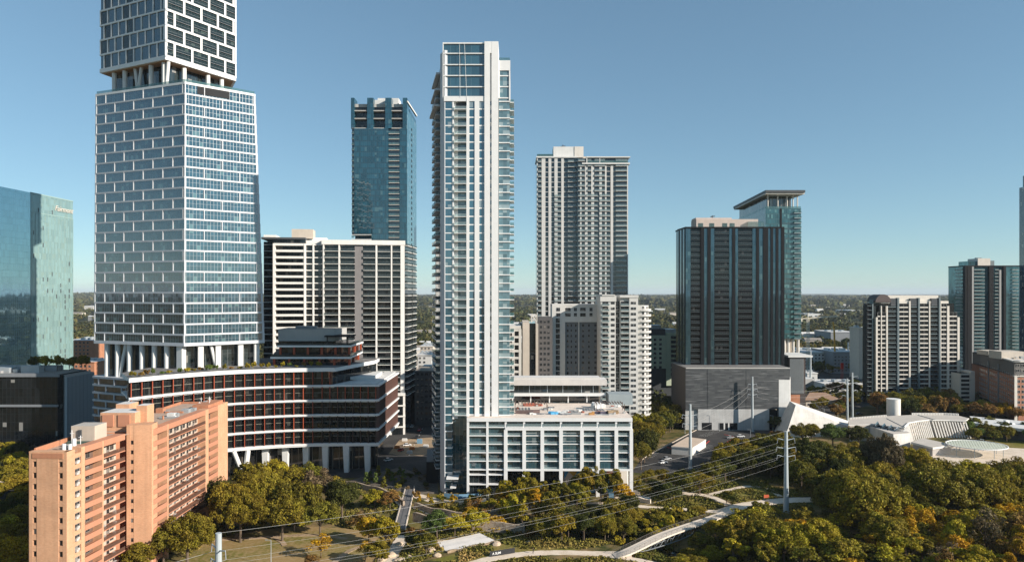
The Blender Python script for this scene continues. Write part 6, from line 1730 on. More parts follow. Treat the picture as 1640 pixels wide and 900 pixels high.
def crown_mesh(name, seed, rx, rz, zc, nclump, nleaf, leaf, dens=1.0, shape='round', hole=.12, cs=(.20, .38)):
    rng = np.random.default_rng(seed); C = []; Nn = []; S = []
    per = nleaf // nclump
    for k in range(nclump):
        d = rng.normal(size=3); d[2] = abs(d[2]) * 1.1 - .35; d /= np.linalg.norm(d)
        f = rng.uniform(.45, .92) * (1 + .18 * math.sin(3 * math.atan2(d[1], d[0]) + seed))
        c = np.array([d[0] * rx * f, d[1] * rx * f, zc + d[2] * rz * f])
        if shape == 'cone':
            h = rng.uniform(-1, 1); rr = (1 - (h + 1) / 2.3) * rx; a = rng.uniform(0, 6.28); c = np.array([math.cos(a) * rr * .75, math.sin(a) * rr * .75, zc + h * rz])
        cr = rx * rng.uniform(*cs)
        n = max(6, int(per * rng.uniform(.5, 1.5)))
        dd = rng.normal(size=(n, 3)); dd[:, 2] += .35; dd /= np.linalg.norm(dd, axis=1)[:, None]
        r = cr * rng.uniform(.55, 1.12, n) ** .7
        C.append(c + dd * r[:, None] * np.array([1, 1, .75])); nn = dd + rng.normal(size=(n, 3)) * .55; nn /= np.linalg.norm(nn, axis=1)[:, None]; Nn.append(nn)
        S.append(leaf * rng.uniform(.55, 1.25, n))
    return quads_mesh(name, np.concatenate(C), np.concatenate(Nn), np.concatenate(S), rng, LEAF)
def trunk_mesh(seed, h, r, spread, limbs=6):
    rnd = random.Random(seed); mb = MB()
    mb.bar((0, 0, -.5), (rnd.uniform(-.2, .2), rnd.uniform(-.2, .2), h * .38), r, r * .72, 7)
    for k in range(limbs):
        a = k * 6.28 / limbs + rnd.uniform(-.4, .4); z0 = h * rnd.uniform(.26, .4); z1 = h * rnd.uniform(.55, .85); s = spread * rnd.uniform(.35, .75)
        mid = (math.cos(a) * s * .5, math.sin(a) * s * .5, (z0 + z1) * .5 + .4)
        mb.bar((0, 0, z0), mid, r * .5, r * .34, 5); mb.bar(mid, (math.cos(a) * s, math.sin(a) * s, z1), r * .34, r * .1, 5)
    mb.bar((0, 0, h * .36), (rnd.uniform(-.5, .5), rnd.uniform(-.5, .5), h * .85), r * .7, r * .12, 6)
    return mb.mesh('trunk', [BARK])
KIND = {'giant': [], 'oak': [], 'round': [], 'upright': [], 'sparse': [], 'cone': [], 'shrub': []}
for s_ in range(4): KIND['giant'].append((crown_mesh('crown', 140 + s_, 13.5, 7.5, 10.5, 170, 30000, .32, cs=(.09, .21)), trunk_mesh(130 + s_, 17, .75, 11, 9), 18.5, 27.0)) if s_ < 3 else None
for s_ in range(4): KIND['oak'].append((crown_mesh('crown', 10 + s_, 7.2, 4.6, 8.0, 84, 13000, .26, cs=(.13, .30)), trunk_mesh(s_, 12, .42, 6), 12.3, 14.4))
for s_ in range(4): KIND['round'].append((crown_mesh('crown', 30 + s_, 4.4, 4.2, 6.2, 52, 7800, .24, cs=(.15, .34)), trunk_mesh(20 + s_, 10, .28, 4), 10.2, 8.8))
for s_ in range(3): KIND['upright'].append((crown_mesh('crown', 50 + s_, 2.6, 5.4, 7.0, 28, 4600, .24), trunk_mesh(40 + s_, 11, .2, 2), 12.2, 5.2))
for s_ in range(3): KIND['sparse'].append((crown_mesh('crown', 70 + s_, 3.8, 4.2, 6.2, 26, 1300, .24), trunk_mesh(60 + s_, 10, .2, 4.6, 9), 10.0, 7.6))
for s_ in range(2): KIND['cone'].append((crown_mesh('crown', 90 + s_, 1.9, 3.2, 3.8, 22, 1500, .24, shape='cone'), trunk_mesh(80 + s_, 6, .12, 1), 7.0, 3.6))
for s_ in range(3): KIND['shrub'].append((crown_mesh('crown', 110 + s_, 1.6, 1.0, .8, 10, 420, .22), None, 1.9, 3.2))
PAL = {'olive': (.215, .165, .018), 'dark': (.070, .074, .015), 'mid': (.155, .135, .017), 'gold': (.43, .26, .016), 'lime': (.32, .255, .020), 'rust': (.22, .125, .035), 'grey': (.17, .125, .065), 'fresh': (.11, .15, .035)}
ADJ = {'olive': 'olive green', 'dark': 'dark green', 'mid': 'mid green', 'gold': 'golden yellow', 'lime': 'yellow green', 'rust': 'rust brown', 'grey': 'grey brown', 'fresh': 'fresh green'}
NAMES = {'giant': 'spreading_tree', 'oak': 'spreading_tree', 'round': 'round_tree', 'upright': 'tall_narrow_tree', 'sparse': 'thin_tree', 'cone': 'young_tree', 'shrub': 'shrub'}
NT = [0]
trng = random.Random(5)
def tree(x, y, h, w, kind, pal, label, group=None, z=None):
    cm, tm, h0, w0 = trng.choice(KIND['giant' if kind == 'oak' and w > 16.5 else kind])
    z = gh(x, y) if z is None else z
    c = PAL[pal]; v = trng.uniform(.82, 1.2); col = (c[0] * v * trng.uniform(.93, 1.07), c[1] * v, c[2] * v, 1)
    sx = w / w0; sz = h / h0; NT[0] += 1
    if kind == 'shrub':
        o = bpy.data.objects.new('shrub', cm); COL.objects.link(o); o.location = (x, y, z); o.scale = (sx, sx, sz); o.rotation_euler = (0, 0, trng.uniform(0, 6.28)); o.color = col
        return tag(o, label, 'shrub', group)
    t = thing(NAMES[kind], label, 'tree', (x, y, z), group, trng.uniform(0, 6.28)); t.scale = (sx, sx * trng.uniform(.9, 1.1), sz)
    o = bpy.data.objects.new('crown', cm); COL.objects.link(o); o.parent = t; o.color = col
    o = bpy.data.objects.new('trunk', tm); COL.objects.link(o); o.parent = t
    return t
def treep(px, py, h, w, kind, pal, label, group=None):
    x, y = gp(px, py); return tree(x, y, h, w, kind, pal, label, group)
# --- single trees of the left park
for a in (
    (300, 902, 14.5, 17, 'oak', 'olive', 'broad olive oak at the right foot of the brick apartments'),
    (262, 905, 11, 12, 'oak', 'mid', 'mid green tree at the bottom edge below the brick stair tower'),
    (225, 925, 9, 10, 'round', 'olive', 'olive tree cut by the bottom edge in front of the brick wall'),
    (385, 868, 17, 17, 'oak', 'olive', 'large olive oak nearest the dirt trail in the left park'),
    (352, 842, 15, 13, 'oak', 'dark', 'dark oak against the far corner of the brick apartments'),
    (338, 835, 12, 10, 'round', 'rust', 'rust tinged tree hugging the brick apartments'),
    (430, 842, 18, 17, 'oak', 'olive', 'tall olive oak rising in front of the white raking columns'),
    (472, 850, 16, 16, 'oak', 'mid', 'mid green oak in the middle of the park oak row'),
    (468, 818, 15, 15, 'oak', 'olive', 'olive oak behind the middle of the park oak row'),
    (505, 822, 15, 14, 'round', 'grey', 'grey olive loose tree at the right end of the back oak row'),
    (400, 806, 15, 14, 'oak', 'olive', 'olive oak tucked behind the left park row beside the slanted column'),
    (440, 796, 14, 14, 'oak', 'lime', 'yellow green oak close under the curved office columns'),
    (513, 858, 10.5, 13, 'oak', 'mid', 'compact round oak casting shade on the lawn edge'),
    (548, 832, 13, 13, 'oak', 'dark', 'dark blue green oak right of the compact round oak'),
    (366, 852, 16, 15, 'oak', 'olive', 'olive oak filling the gap behind the dirt slope at the brick apartments'),
    (452, 866, 13, 15, 'oak', 'olive', 'low olive oak in front of the middle park oaks'),
    (530, 812, 11, 11, 'round', 'olive', 'olive tree by the left end of the curved stone wall'),
    (490, 800, 13, 12, 'oak', 'mid', 'mid green oak at the plaza edge beneath the straight columns'),
    (514, 893, 6.5, 7.5, 'sparse', 'gold', 'small golden brown tree alone on the dry lawn'),
    (500, 918, 5.5, 6, 'sparse', 'rust', 'small rust tree at the bottom of the dry lawn'),
    (590, 868, 8, 8, 'round', 'gold', 'golden yellow tree left of the grey footbridge foot'),
    (618, 876, 9.5, 9, 'round', 'lime', 'bright yellow green tree below the grey footbridge'),
    (572, 842, 7, 8, 'sparse', 'rust', 'brown thin tree between the dark oak and the grey footbridge'),
    (600, 815, 7, 8, 'round', 'lime', 'yellow green tree under the curved stone wall'),
    (625, 815, 6.5, 8, 'round', 'rust', 'rust brown bush tree left of the grey footbridge'),
    (700, 862, 8.5, 9, 'round', 'fresh', 'fresh green tree right of the grey footbridge'),
    (728, 858, 7, 8, 'round', 'lime', 'yellow green tree at the left end of the pale terrace'),
    (682, 890, 7, 7.5, 'round', 'mid', 'mid green tree in front of the stepped stone path'),
    (660, 880, 5, 5, 'round', 'dark', 'small dark tree beside the stone steps'),
    (605, 905, 7, 8, 'round', 'olive', 'olive tree at the bottom edge left of the stone steps'),
    (585, 898, 6, 6, 'sparse', 'gold', 'thin golden tree on the lawn edge by the dirt loop'),
    (762, 848, 8, 9, 'round', 'lime', 'pale yellow green tree behind the pale terrace'),
    (795, 842, 7, 8, 'sparse', 'gold', 'golden thin tree behind the right end of the pale terrace'),
    (1092, 792, 8.5, 11, 'oak', 'mid', 'mid green oak inside the bend of the winding path'),
    (1120, 790, 8, 12, 'oak', 'olive', 'olive oak right of the bend of the winding path'),
    (1075, 803, 7, 9, 'round', 'dark', 'dark round tree left of the winding path foot'),
    (1164, 806, 4.5, 6, 'round', 'mid', 'small round tree on the bank meadow'),
    (1246, 690, 8, 10, 'round', 'dark', 'dark tree in front of the shaded side of the wedge hall'),
    (1285, 712, 10, 13, 'oak', 'mid', 'mid green tree in front of the white side of the wedge hall'),
    (1334, 716, 11, 14, 'oak', 'fresh', 'fresh green round tree right of the wedge hall'),
    (1375, 718, 11, 13, 'oak', 'dark', 'dark tree left of the sawtooth gallery'),
    (1300, 702, 8, 9, 'round', 'olive', 'olive tree at the tail of the wedge hall'),
): treep(*a)
def inside(p, poly):
    r = False; j = len(poly) - 1
    for i in range(len(poly)):
        if (poly[i][1] > p[1]) != (poly[j][1] > p[1]) and p[0] < (poly[j][0] - poly[i][0]) * (p[1] - poly[i][1]) / (poly[j][1] - poly[i][1] + 1e-9) + poly[i][0]: r = not r
        j = i
    return r
PLACED = []
BIG = []
def wood(polyp, spacing, hr, wr, kinds, pals, where, group, seed, limit=400, world_pts=False, avoid=()):
    poly = [p if world_pts else gp(*p) for p in polyp]; rg = random.Random(seed)
    xs = [p[0] for p in poly]; ys = [p[1] for p in poly]; mine = []
    for _ in range(9000):
        p = (rg.uniform(min(xs), max(xs)), rg.uniform(min(ys), max(ys)))
        if not inside(p, poly) or len(mine) >= limit: continue
        if any((p[0] - q[0]) ** 2 + (p[1] - q[1]) ** 2 < spacing ** 2 for q in mine): continue
        if any((p[0] - a[0]) ** 2 + (p[1] - a[1]) ** 2 < a[2] ** 2 for a in avoid): continue
        mine.append(p)
        k = rg.choice(kinds); pl = rg.choice(pals); h = rg.uniform(*hr); w = rg.uniform(*wr)
        nm = {'oak': 'spreading tree', 'round': 'rounded tree', 'upright': 'narrow tree', 'sparse': 'thin half bare tree', 'cone': 'young pointed tree', 'shrub': 'shrub'}[k]
        tree(p[0], p[1], h, w if k not in ('upright', 'cone') else w * .6, k, pl, ADJ[pl] + ' ' + nm + ' ' + where, group)
# the big wood on the right: its largest trees one by one
for a in (
    (1382, 852, 20, 27, 'oak', 'olive', 'largest dense olive oak with a deep shadow at its foot in the right wood'),
    (1338, 838, 15, 17, 'oak', 'mid', 'broad mid green oak just right of the tall power pole'),
    (1432, 838, 15, 17, 'oak', 'mid', 'mid green oak touching the right side of the largest olive oak'),
    (1508, 832, 19, 27, 'oak', 'mid', 'huge wide dark crowned oak right of the largest olive oak'),
    (1580, 828, 18, 24, 'oak', 'olive', 'wide olive oak at the right of the huge dark crowned oak'),
    (1640, 820, 16, 20, 'oak', 'mid', 'wide oak cut by the right edge of the picture'),
    (1296, 768, 17, 20, 'oak', 'dark', 'dense dark brownish oak behind the tall power pole'),
    (1352, 776, 15, 16, 'oak', 'mid', 'rounded oak right of the dense dark oak behind the power pole'),
    (1414, 778, 21, 17, 'oak', 'grey', 'tall grey brown tree in front of the sawtooth gallery'),
    (1465, 775, 15, 15, 'oak', 'lime', 'yellow green oak below the entrance pavilion'),
    (1500, 792, 14, 16, 'oak', 'olive', 'olive oak below the disc canopy'),
    (1560, 792, 13, 16, 'oak', 'lime', 'yellow green spreading oak right below the disc canopy'),
    (1622, 790, 13, 15, 'oak', 'olive', 'olive oak below the museum plaza at the right edge'),
    (1232, 886, 11, 17, 'oak', 'olive', 'broad olive oak right of the truss footbridge'),
    (1256, 905, 11, 14, 'oak', 'lime', 'yellow green oak at the bottom edge right of the footbridge oak'),
    (1310, 898, 12, 14, 'oak', 'lime', 'bright yellow green oak at the bottom edge below the largest olive oak'),
    (1420, 890, 12, 15, 'oak', 'olive', 'olive oak at the bottom edge below the largest olive oak'),
    (1478, 872, 12, 9, 'sparse', 'gold', 'glowing golden yellow tree in the middle of the right wood'),
    (1448, 862, 10, 9, 'sparse', 'gold', 'golden orange tree left of the glowing golden tree'),
    (1545, 880, 13, 11, 'sparse', 'lime', 'loose yellow green tree right of the glowing golden tree'),
    (1580, 900, 15, 9, 'sparse', 'grey', 'half bare pale trunked tree near the bottom right corner'),
    (1625, 895, 14, 12, 'sparse', 'rust', 'rusty half bare tree at the bottom right corner'),
): BIG.append((*gp(a[0], a[1]), a[3] * .36)); treep(*a)
# and the crowns between them
wood([(1178, 862), (1225, 838), (1300, 838), (1335, 822), (1400, 812), (1700, 812), (1760, 985), (1170, 985)], 7.8, (6.5, 10.5), (8, 13), ['oak', 'round', 'round', 'sparse', 'sparse', 'upright'], ['olive', 'olive', 'lime', 'lime', 'gold', 'mid', 'rust'], 'in the lower part of the large right hand wood', 'trees of the lower right wood', 3, 80, avoid=BIG + [(*gp(1290, 842), 10), (*gp(1462, 825), 9)])
wood([(1330, 815), (1318, 798), (1275, 782), (1265, 762), (1290, 746), (1340, 748), (1400, 753), (1450, 770), (1510, 790), (1560, 796), (1700, 802), (1720, 830), (1400, 822)], 8.6, (9, 13.5), (9, 14), ['oak', 'oak', 'round'], ['olive', 'olive', 'mid', 'lime', 'dark'], 'in the upper part of the right hand wood below the museum', 'trees of the upper right wood', 4, 60, avoid=BIG)
wood([(1500, 905), (1660, 880), (1700, 985), (1480, 985)], 7, (9, 12.5), (6, 9), ['sparse', 'sparse', 'round'], ['gold', 'rust', 'lime', 'grey'], 'at the bottom right corner of the wood', 'autumn trees at the bottom right', 5, 16, avoid=BIG)
wood([(1380, 855), (1420, 845), (1500, 860), (1480, 890), (1400, 885)], 8, (9, 11), (6, 8), ['sparse', 'round'], ['gold', 'gold', 'lime'], 'inside the middle of the right hand wood', 'autumn trees inside the right wood', 6, 4, avoid=BIG)
wood([(1140, 776), (1150, 755), (1172, 732), (1240, 722), (1262, 735), (1255, 772), (1200, 772)], 8.0, (8, 11.5), (10, 13), ['oak', 'round'], ['dark', 'dark', 'mid', 'olive'], 'between the car park and the tall nearest power pole', 'trees behind the nearest power pole', 7, 40)
wood([(1150, 735), (1178, 722), (1245, 706), (1262, 714), (1200, 728), (1168, 742)], 9, (4, 6.5), (7, 9), ['round'], ['lime', 'mid', 'olive', 'rust'], 'along the near edge of the car park', 'trees along the car park edge', 8, 16)
wood([(1014, 756), (1014, 690), (1045, 665), (1086, 672), (1076, 694), (1046, 718), (1034, 752)], 6.5, (10, 14), (10, 13), ['oak', 'round', 'oak'], ['dark', 'mid', 'olive', 'mid', 'lime'], 'right of the white podium beside the white condo', 'trees right of the podium', 9, 34)
wood([(1042, 660), (1085, 655), (1098, 678), (1080, 690), (1050, 680)], 9, (9, 12), (10, 12), ['oak', 'sparse'], ['dark', 'grey', 'mid'], 'in the shade left of the garage wall', 'trees left of the garage', 10, 12)
wood([(1012, 776), (1045, 768), (1120, 762), (1130, 776), (1060, 790), (1030, 792)], 6, (3.5, 6), (4.5, 7), ['round', 'shrub'], ['mid', 'olive', 'dark'], 'on the slope between the podium corner and the nearer power poles', 'small trees right of the podium corner', 11, 22)
wood([(806, 838), (812, 806), (905, 800), (1000, 806), (1000, 818), (940, 822), (880, 836)], 5.4, (8.5, 14), (6, 8.5), ['round', 'upright', 'round'], ['olive', 'olive', 'mid', 'lime', 'gold'], 'in front of the white podium', 'trees in front of the podium', 12, 42)
wood([(860, 866), (880, 846), (960, 834), (1010, 832), (1020, 846), (960, 864), (900, 872)], 5.8, (7, 10), (7, 9.5), ['round', 'oak'], ['dark', 'dark', 'mid', 'olive'], 'over the creek left of the truss footbridge', 'trees over the creek', 13, 30)
wood([(990, 862), (1000, 834), (1090, 824), (1140, 826), (1090, 842), (1030, 862)], 5.5, (3, 5.5), (4.5, 7), ['round', 'shrub'], ['lime', 'mid', 'olive'], 'on the bank behind the truss footbridge', 'low trees behind the truss footbridge', 14, 30)
wood([(745, 838), (760, 812), (812, 806), (820, 838), (780, 846)], 5.4, (4.5, 7.5), (5, 7.5), ['round', 'sparse'], ['olive', 'rust', 'lime', 'gold'], 'between the stone terrace and the podium trees', 'trees right of the stone terrace', 15, 16)
wood([(1090, 902), (1120, 870), (1175, 856), (1190, 905), (1180, 960), (1080, 960)], 6.0, (4, 6.5), (6, 8.5), ['round', 'oak'], ['olive', 'lime', 'mid'], 'just right of the truss footbridge', 'low trees right of the truss footbridge', 16, 26)
wood([(840, 935), (862, 920), (950, 918), (1010, 922), (1060, 940), (1000, 985), (850, 985)], 5, (2, 3.4), (4, 6), ['round', 'shrub'], ['olive', 'mid', 'lime'], 'below the riverside trail at the bottom edge', 'bushes below the riverside trail', 17, 26)
wood([(-60, 905), (-60, 742), (22, 722), (45, 760), (42, 810), (40, 960), (-60, 985)], 7.5, (7, 10), (8, 11), ['oak', 'round'], ['lime', 'gold', 'olive', 'olive', 'dark'], 'at the left edge beside the brick apartments', 'trees at the left edge', 18, 40)
wood([(10, 716), (0, 690), (50, 690), (55, 712)], 9, (8, 10), (8, 10), ['round'], ['rust', 'gold'], 'above the red striped awning at the left edge', 'trees above the awning', 19, 5)
wood([(1400, 668), (1395, 655), (1525, 652), (1530, 670), (1470, 676)], 7.5, (10, 15), (10, 12.5), ['oak', 'round'], ['dark', 'mid', 'olive', 'rust'], 'below the cream condominium behind the white cylinder', 'trees below the cream condominium', 20, 30)
wood([(1530, 672), (1535, 660), (1625, 664), (1632, 676)], 7.5, (7, 10), (9, 11), ['oak', 'round'], ['gold', 'olive', 'lime', 'rust'], 'below the brick mid rise at the right', 'autumn trees below the brick mid rise', 21, 20)
wood([(1545, 698), (1560, 688), (1680, 698), (1690, 712), (1560, 708)], 7, (6, 9), (7.5, 9.5), ['oak', 'round'], ['mid', 'mid', 'fresh', 'dark'], 'between the crescent museum and the disc canopy', 'trees right of the crescent museum', 22, 26)
wood([(1292, 664), (1300, 636), (1375, 622), (1380, 660), (1340, 672)], 10, (6, 10), (8, 12), ['oak', 'round', 'upright'], ['dark', 'mid', 'olive', 'rust'], 'around the brown roofed house', 'trees around the house', 23, 26)
wood([(1290, 606), (1300, 560), (1385, 556), (1390, 600)], 12, (9, 14), (10, 14), ['oak', 'upright'], ['dark', 'mid', 'olive'], 'below the distant construction site', 'trees below the construction site', 24, 60)
wood([(584, 778), (590, 766), (655, 762), (655, 780), (620, 782)], 4.6, (4, 6), (4, 5), ['cone', 'cone'], ['fresh', 'mid'], 'in the shade above the curved stone wall', 'young trees above the curved stone wall', 25, 14)
wood([(655, 796), (660, 812), (760, 822), (800, 812), (790, 804), (700, 800)], 5.2, (2.2, 4), (3, 4.5), ['shrub', 'cone'], ['olive', 'rust', 'lime', 'gold'], 'on the terrace in front of the central tower', 'shrubs below the central tower', 26, 26)
wood([(640, 838), (665, 832), (760, 836), (850, 850), (850, 862), (800, 850), (690, 846)], 4.6, (2, 3.6), (3, 4.5), ['shrub'], ['rust', 'olive', 'grey', 'dark'], 'along the lower stone walls', 'shrubs along the stone walls', 27, 30)
wood([(-30, 705), (100, 700), (150, 720), (100, 735), (-20, 730)], 11, (6, 9), (8, 11), ['oak'], ['dark', 'mid'], 'in the shade behind the brick apartments', 'shaded trees behind the brick apartments', 28, 16)
wood([(575, 776), (600, 764), (690, 750), (700, 786), (650, 786)], 4.2, (1.2, 2.4), (2.5, 4.5), ['shrub'], ['dark', 'mid', 'grey'], 'on the shaded plaza left of the central tower', 'shrubs on the shaded plaza', 29, 18, avoid=[(*gp(655, 800), 6)])
# planters on the office terrace and the skyscraper lobby
for k in range(26):
    s_ = 3 + k * 2.9; q, d = on_curve(s_); nrm = Vector((d.y, -d.x)); q = q - nrm * random.uniform(2.2, 6.5)
    if q.x > -84: break
    tree(q.x, q.y, random.uniform(1.2, 3.4), random.uniform(1.8, 3.2), 'shrub', random.choice(['olive', 'lime', 'fresh', 'rust']), 'planted shrub on the roof terrace of the curved offices', 'planting on the curved office terrace', z=46.9)
for (px, Y, lb) in ((188, 309, 'x'),): pass
# palms row below the glass hotel
for k in range(15):
    px = 52 + k * 6.6; Y = 352 + (k % 3) * 3; tree(wx(px, Y), Y, random.uniform(33.5, 35.5) - 27.5, 4.5, 'round', random.choice(['lime', 'olive', 'gold', 'dark']), 'small tree in the sunlit row on the hall roof below the glass hotel', 'trees in a row below the glass hotel', z=HZ if Y < 358 else 24)

# --- the wooded plain: far canopies nobody could count, one object
rng = np.random.default_rng(11)
Cc, Nc, Sc = [], [], []
Cc2 = []
def far_ok(x, y): return True
C_, N_, S_, K_ = [], [], [], []
nfar = 0
for (y0, y1, dens, sz, nq, lf) in ((480, 900, 1 / 120., 5.2, 34, 1.05), (900, 1700, 1 / 330., 8.0, 20, 2.2), (1700, 3600, 1 / 1500., 15.0, 16, 5.0), (3600, 9000, 1 / 11000., 38, 14, 14.0)):
    A = .84 * (y1 ** 2 - y0 ** 2); n = int(A * dens)
    yy = np.sqrt(rng.uniform(y0 ** 2, y1 ** 2, n)); xx = rng.uniform(-.84, .84, n) * yy
    for x, y in zip(xx, yy):
        dn = mnoise.noise((x / 170.0, y / 170.0, 3.3)) + .5 * mnoise.noise((x / 60., y / 60., 9.1))
        if dn < -.22: continue
        if y < 560 and (x < 60 or 1000 > 820 + x * F / y > 800): 
            if y < 520: continue
        px = 820 + x * F / y
        if y < 780 and 1284 < px < 1392: continue
        if y < 720 and 108 < px < 156: continue
        s = sz * rng.uniform(.6, 1.25); h = gh(x, y) if y > 3400 else 0
        dd = rng.normal(size=(nq, 3)); dd[:, 2] = np.abs(dd[:, 2]); dd /= np.linalg.norm(dd, axis=1)[:, None]
        C_.append(np.array([x, y, h + s * .5]) + dd * s * np.array([1, 1, .85 if y < 1800 else .4]) * rng.uniform(.7, 1.05, (nq, 1))); nn = dd + rng.normal(size=(nq, 3)) * .35; nn /= np.linalg.norm(nn, axis=1)[:, None]
        N_.append(nn); S_.append(lf * rng.uniform(.6, 1.25, nq)); nfar += 1
def far_leaf():
    m, nt, b = nodes('distant_foliage'); geo = N(nt, 'ShaderNodeNewGeometry')
    n1 = N(nt, 'ShaderNodeTexNoise'); n1.inputs['Scale'].default_value = .018; n1.inputs['Detail'].default_value = 4; nt.links.new(geo.outputs['Position'], n1.inputs['Vector'])
    n2 = N(nt, 'ShaderNodeTexNoise'); n2.inputs['Scale'].default_value = .09; n2.inputs['Detail'].default_value = 2; nt.links.new(geo.outputs['Position'], n2.inputs['Vector'])
    cr = N(nt, 'ShaderNodeValToRGB'); e_ = cr.color_ramp.elements; e_[0].position = .32; e_[0].color = (.035, .045, .018, 1); e_[1].position = .7; e_[1].color = (.13, .095, .032, 1)
    x_ = e_.new(.5); x_.color = (.065, .068, .022, 1)
    nt.links.new(mth(nt, 'MULTIPLY_ADD', n2.outputs[0], .7, mth(nt, 'MULTIPLY_ADD', n1.outputs[0], .6, -.15)), cr.inputs[0])
    sc = N(nt, 'ShaderNodeVectorMath', operation='SCALE'); nt.links.new(cr.outputs[0], sc.inputs[0]); nt.links.new(mth(nt, 'MULTIPLY_ADD', geo.outputs['Random Per Island'], .9, .55), sc.inputs['Scale'])
    nt.links.new(sc.outputs[0], b.inputs['Base Color']); b.inputs['Roughness'].default_value = .8; b.inputs['Specular IOR Level'].default_value = .1
    return m
me = quads_mesh('distant_woods', np.concatenate(C_), np.concatenate(N_), np.concatenate(S_), rng, far_leaf())
o = bpy.data.objects.new('distant_woods', me); COL.objects.link(o); o['kind'] = 'stuff'
# --- undergrowth of the park: grasses and low growth, one object
C_, N_, S_ = [], [], []
open_ = [[gp(*p) for p in q] for q in (
    [(290, 900), (345, 862), (420, 848), (545, 845), (585, 850), (610, 862), (600, 905)], [(697, 868), (768, 852), (795, 866), (716, 886)],
    [(1012, 756), (1030, 732), (1085, 702), (1120, 684), (1178, 676), (1262, 680), (1262, 694), (1205, 722), (1165, 735), (1125, 752), (1062, 762)],
    [(540, 775), (640, 740), (705, 740), (705, 803), (600, 778)])]
lines = [([(740, 908), (805, 891), (850, 886), (900, 884.5), (992, 886)], 3.2), ([(950, 887), (1000, 893), (1050, 902)], 2), ([(1150, 822), (1215, 806), (1312, 800)], 4.2), ([(1000, 808), (1100, 816), (1150, 819)], 2.2),
         ([(1094, 758), (1079, 768), (1082, 780), (1098, 790), (1128, 793), (1150, 800), (1166, 809)], 2.4), ([(655, 790), (690, 800), (765, 803), (800, 796)], 3), ([(440, 762), (560, 776), (630, 797), (650, 815)], 2), ([(650, 846), (645, 860), (634, 878), (618, 905)], 2.6),
         ([(665, 812), (700, 822), (750, 826), (800, 822), (850, 812), (990, 806)], 1.8), ([(658, 790), (650, 846)], 2.6), ([(1136, 792), (1195, 779), (1250, 795)], 1.6)]
lines = [([gp(*p) for p in l], w_) for l, w_ in lines]
regs = [[gp(*p) for p in q] for q in ([(560, 905), (600, 850), (560, 775), (660, 790), (1010, 800), (1130, 745), (1265, 740), (1320, 800), (1330, 840), (1200, 990), (560, 990)], [(1160, 985), (1320, 820), (1420, 750), (1690, 770), (1750, 985)], [(250, 985), (260, 880), (350, 835), (560, 800), (600, 850), (560, 840), (420, 846), (340, 862), (285, 905)])]
cnt = 0
for _ in range(95000):
    rg = regs[0] if rng.random() < .62 else (regs[1] if rng.random() < .7 else regs[2])
    xs = [p[0] for p in rg]; ys = [p[1] for p in rg]
    p = (rng.uniform(min(xs), max(xs)), rng.uniform(min(ys), max(ys)))
    if not inside(p, rg) or any(inside(p, q) for q in open_): continue
    if any(seg_d(p, l[i], l[i + 1]) < w_ for l, w_ in lines for i in range(len(l) - 1)): continue
    if mnoise.noise((p[0] / 9., p[1] / 9., 2.2)) < -.22: continue
    s = rng.uniform(.25, .75) * (1.6 if rng.random() < .25 else 1); nq = 6
    dd = rng.normal(size=(nq, 3)); dd[:, 2] = np.abs(dd[:, 2]); dd /= np.linalg.norm(dd, axis=1)[:, None]
    C_.append(np.array([p[0], p[1], gh(*p) + s * .35]) + dd * s * np.array([1, 1, .8])); nn = dd + rng.normal(size=(nq, 3)) * .5; nn /= np.linalg.norm(nn, axis=1)[:, None]; N_.append(nn); S_.append(.26 * rng.uniform(.6, 1.3, nq)); cnt += 1
UM = far_leaf(); UM.name = 'undergrowth_leaf'
for n_ in UM.node_tree.nodes:
    if n_.type == 'VALTORGB':
        for e_, c_ in zip(n_.color_ramp.elements, ((.07, .08, .016, 1), (.17, .145, .028, 1), (.33, .215, .075, 1))): e_.color = c_
me = quads_mesh('undergrowth', np.concatenate(C_), np.concatenate(N_), np.concatenate(S_), rng, UM)
o = bpy.data.objects.new('undergrowth', me); COL.objects.link(o); o['kind'] = 'stuff'
# ------------------------------------------------------------------ power poles and wires
POLE = solid('pole_steel', (.46, .50, .51), .5, .06, metal=.2)
WIRE = solid('wire_aluminium', (.40, .39, .37), .4, .02, metal=.2, streak=False)
def pole(px, Y, H_, label, arms, r0=.85, r1=.42, adir=(1, 0)):
    x = wx(px, Y); t = thing('power_pole', label, 'power pole', (x, Y, gh(x, Y)), 'steel power poles')
    z0 = gh(x, Y)
    mb = MB(); mb.bar((x, Y, z0 - .5), (x, Y, H_), r0, r1, 12); mb.bar((x, Y, z0 - .3), (x, Y, z0 + .5), r0 * 1.35, r0 * 1.3, 12); mb.build('shaft', [POLE], t)
    att = []
    for (z, s_, ln) in arms:
        ax = Vector((adir[0], adir[1], 0)).normalized() * s_
        mb = MB(); e = Vector((x, Y, z)) + ax * ln + Vector((0, 0, .7)); mb.bar(Vector((x, Y, z)), e, .2, .1, 5)
        am = mb.build('arm', [POLE], t)
        mb = MB(); mb.bar(e, e + ax * .25 + Vector((0, 0, -1.7)), .11, .11, 6); mb.build('insulator', [solid('insulator', (.30, .31, .32), .3)], am)
        att.append(e + ax * .25 + Vector((0, 0, -1.75)))
    return att
arms3 = [(26.3, -1, 3.0), (23.2, -1, 3.4), (20.2, -1, 3.2), (26.3, 1, 3.0), (23.2, 1, 3.4), (20.2, 1, 3.2)]
pa = pole(1259, 250, wz(690, 250), 'tall steel power pole standing nearest at the edge of the right wood', arms3, 1.0, .55)
pb = pole(1105.5, 312, wz(647, 312), 'steel power pole standing beside the small car park store', [(24, -1, 3.6), (20, -1, 3.4), (24, 1, 3.2), (19, 1, 3.2)], .85, .45)
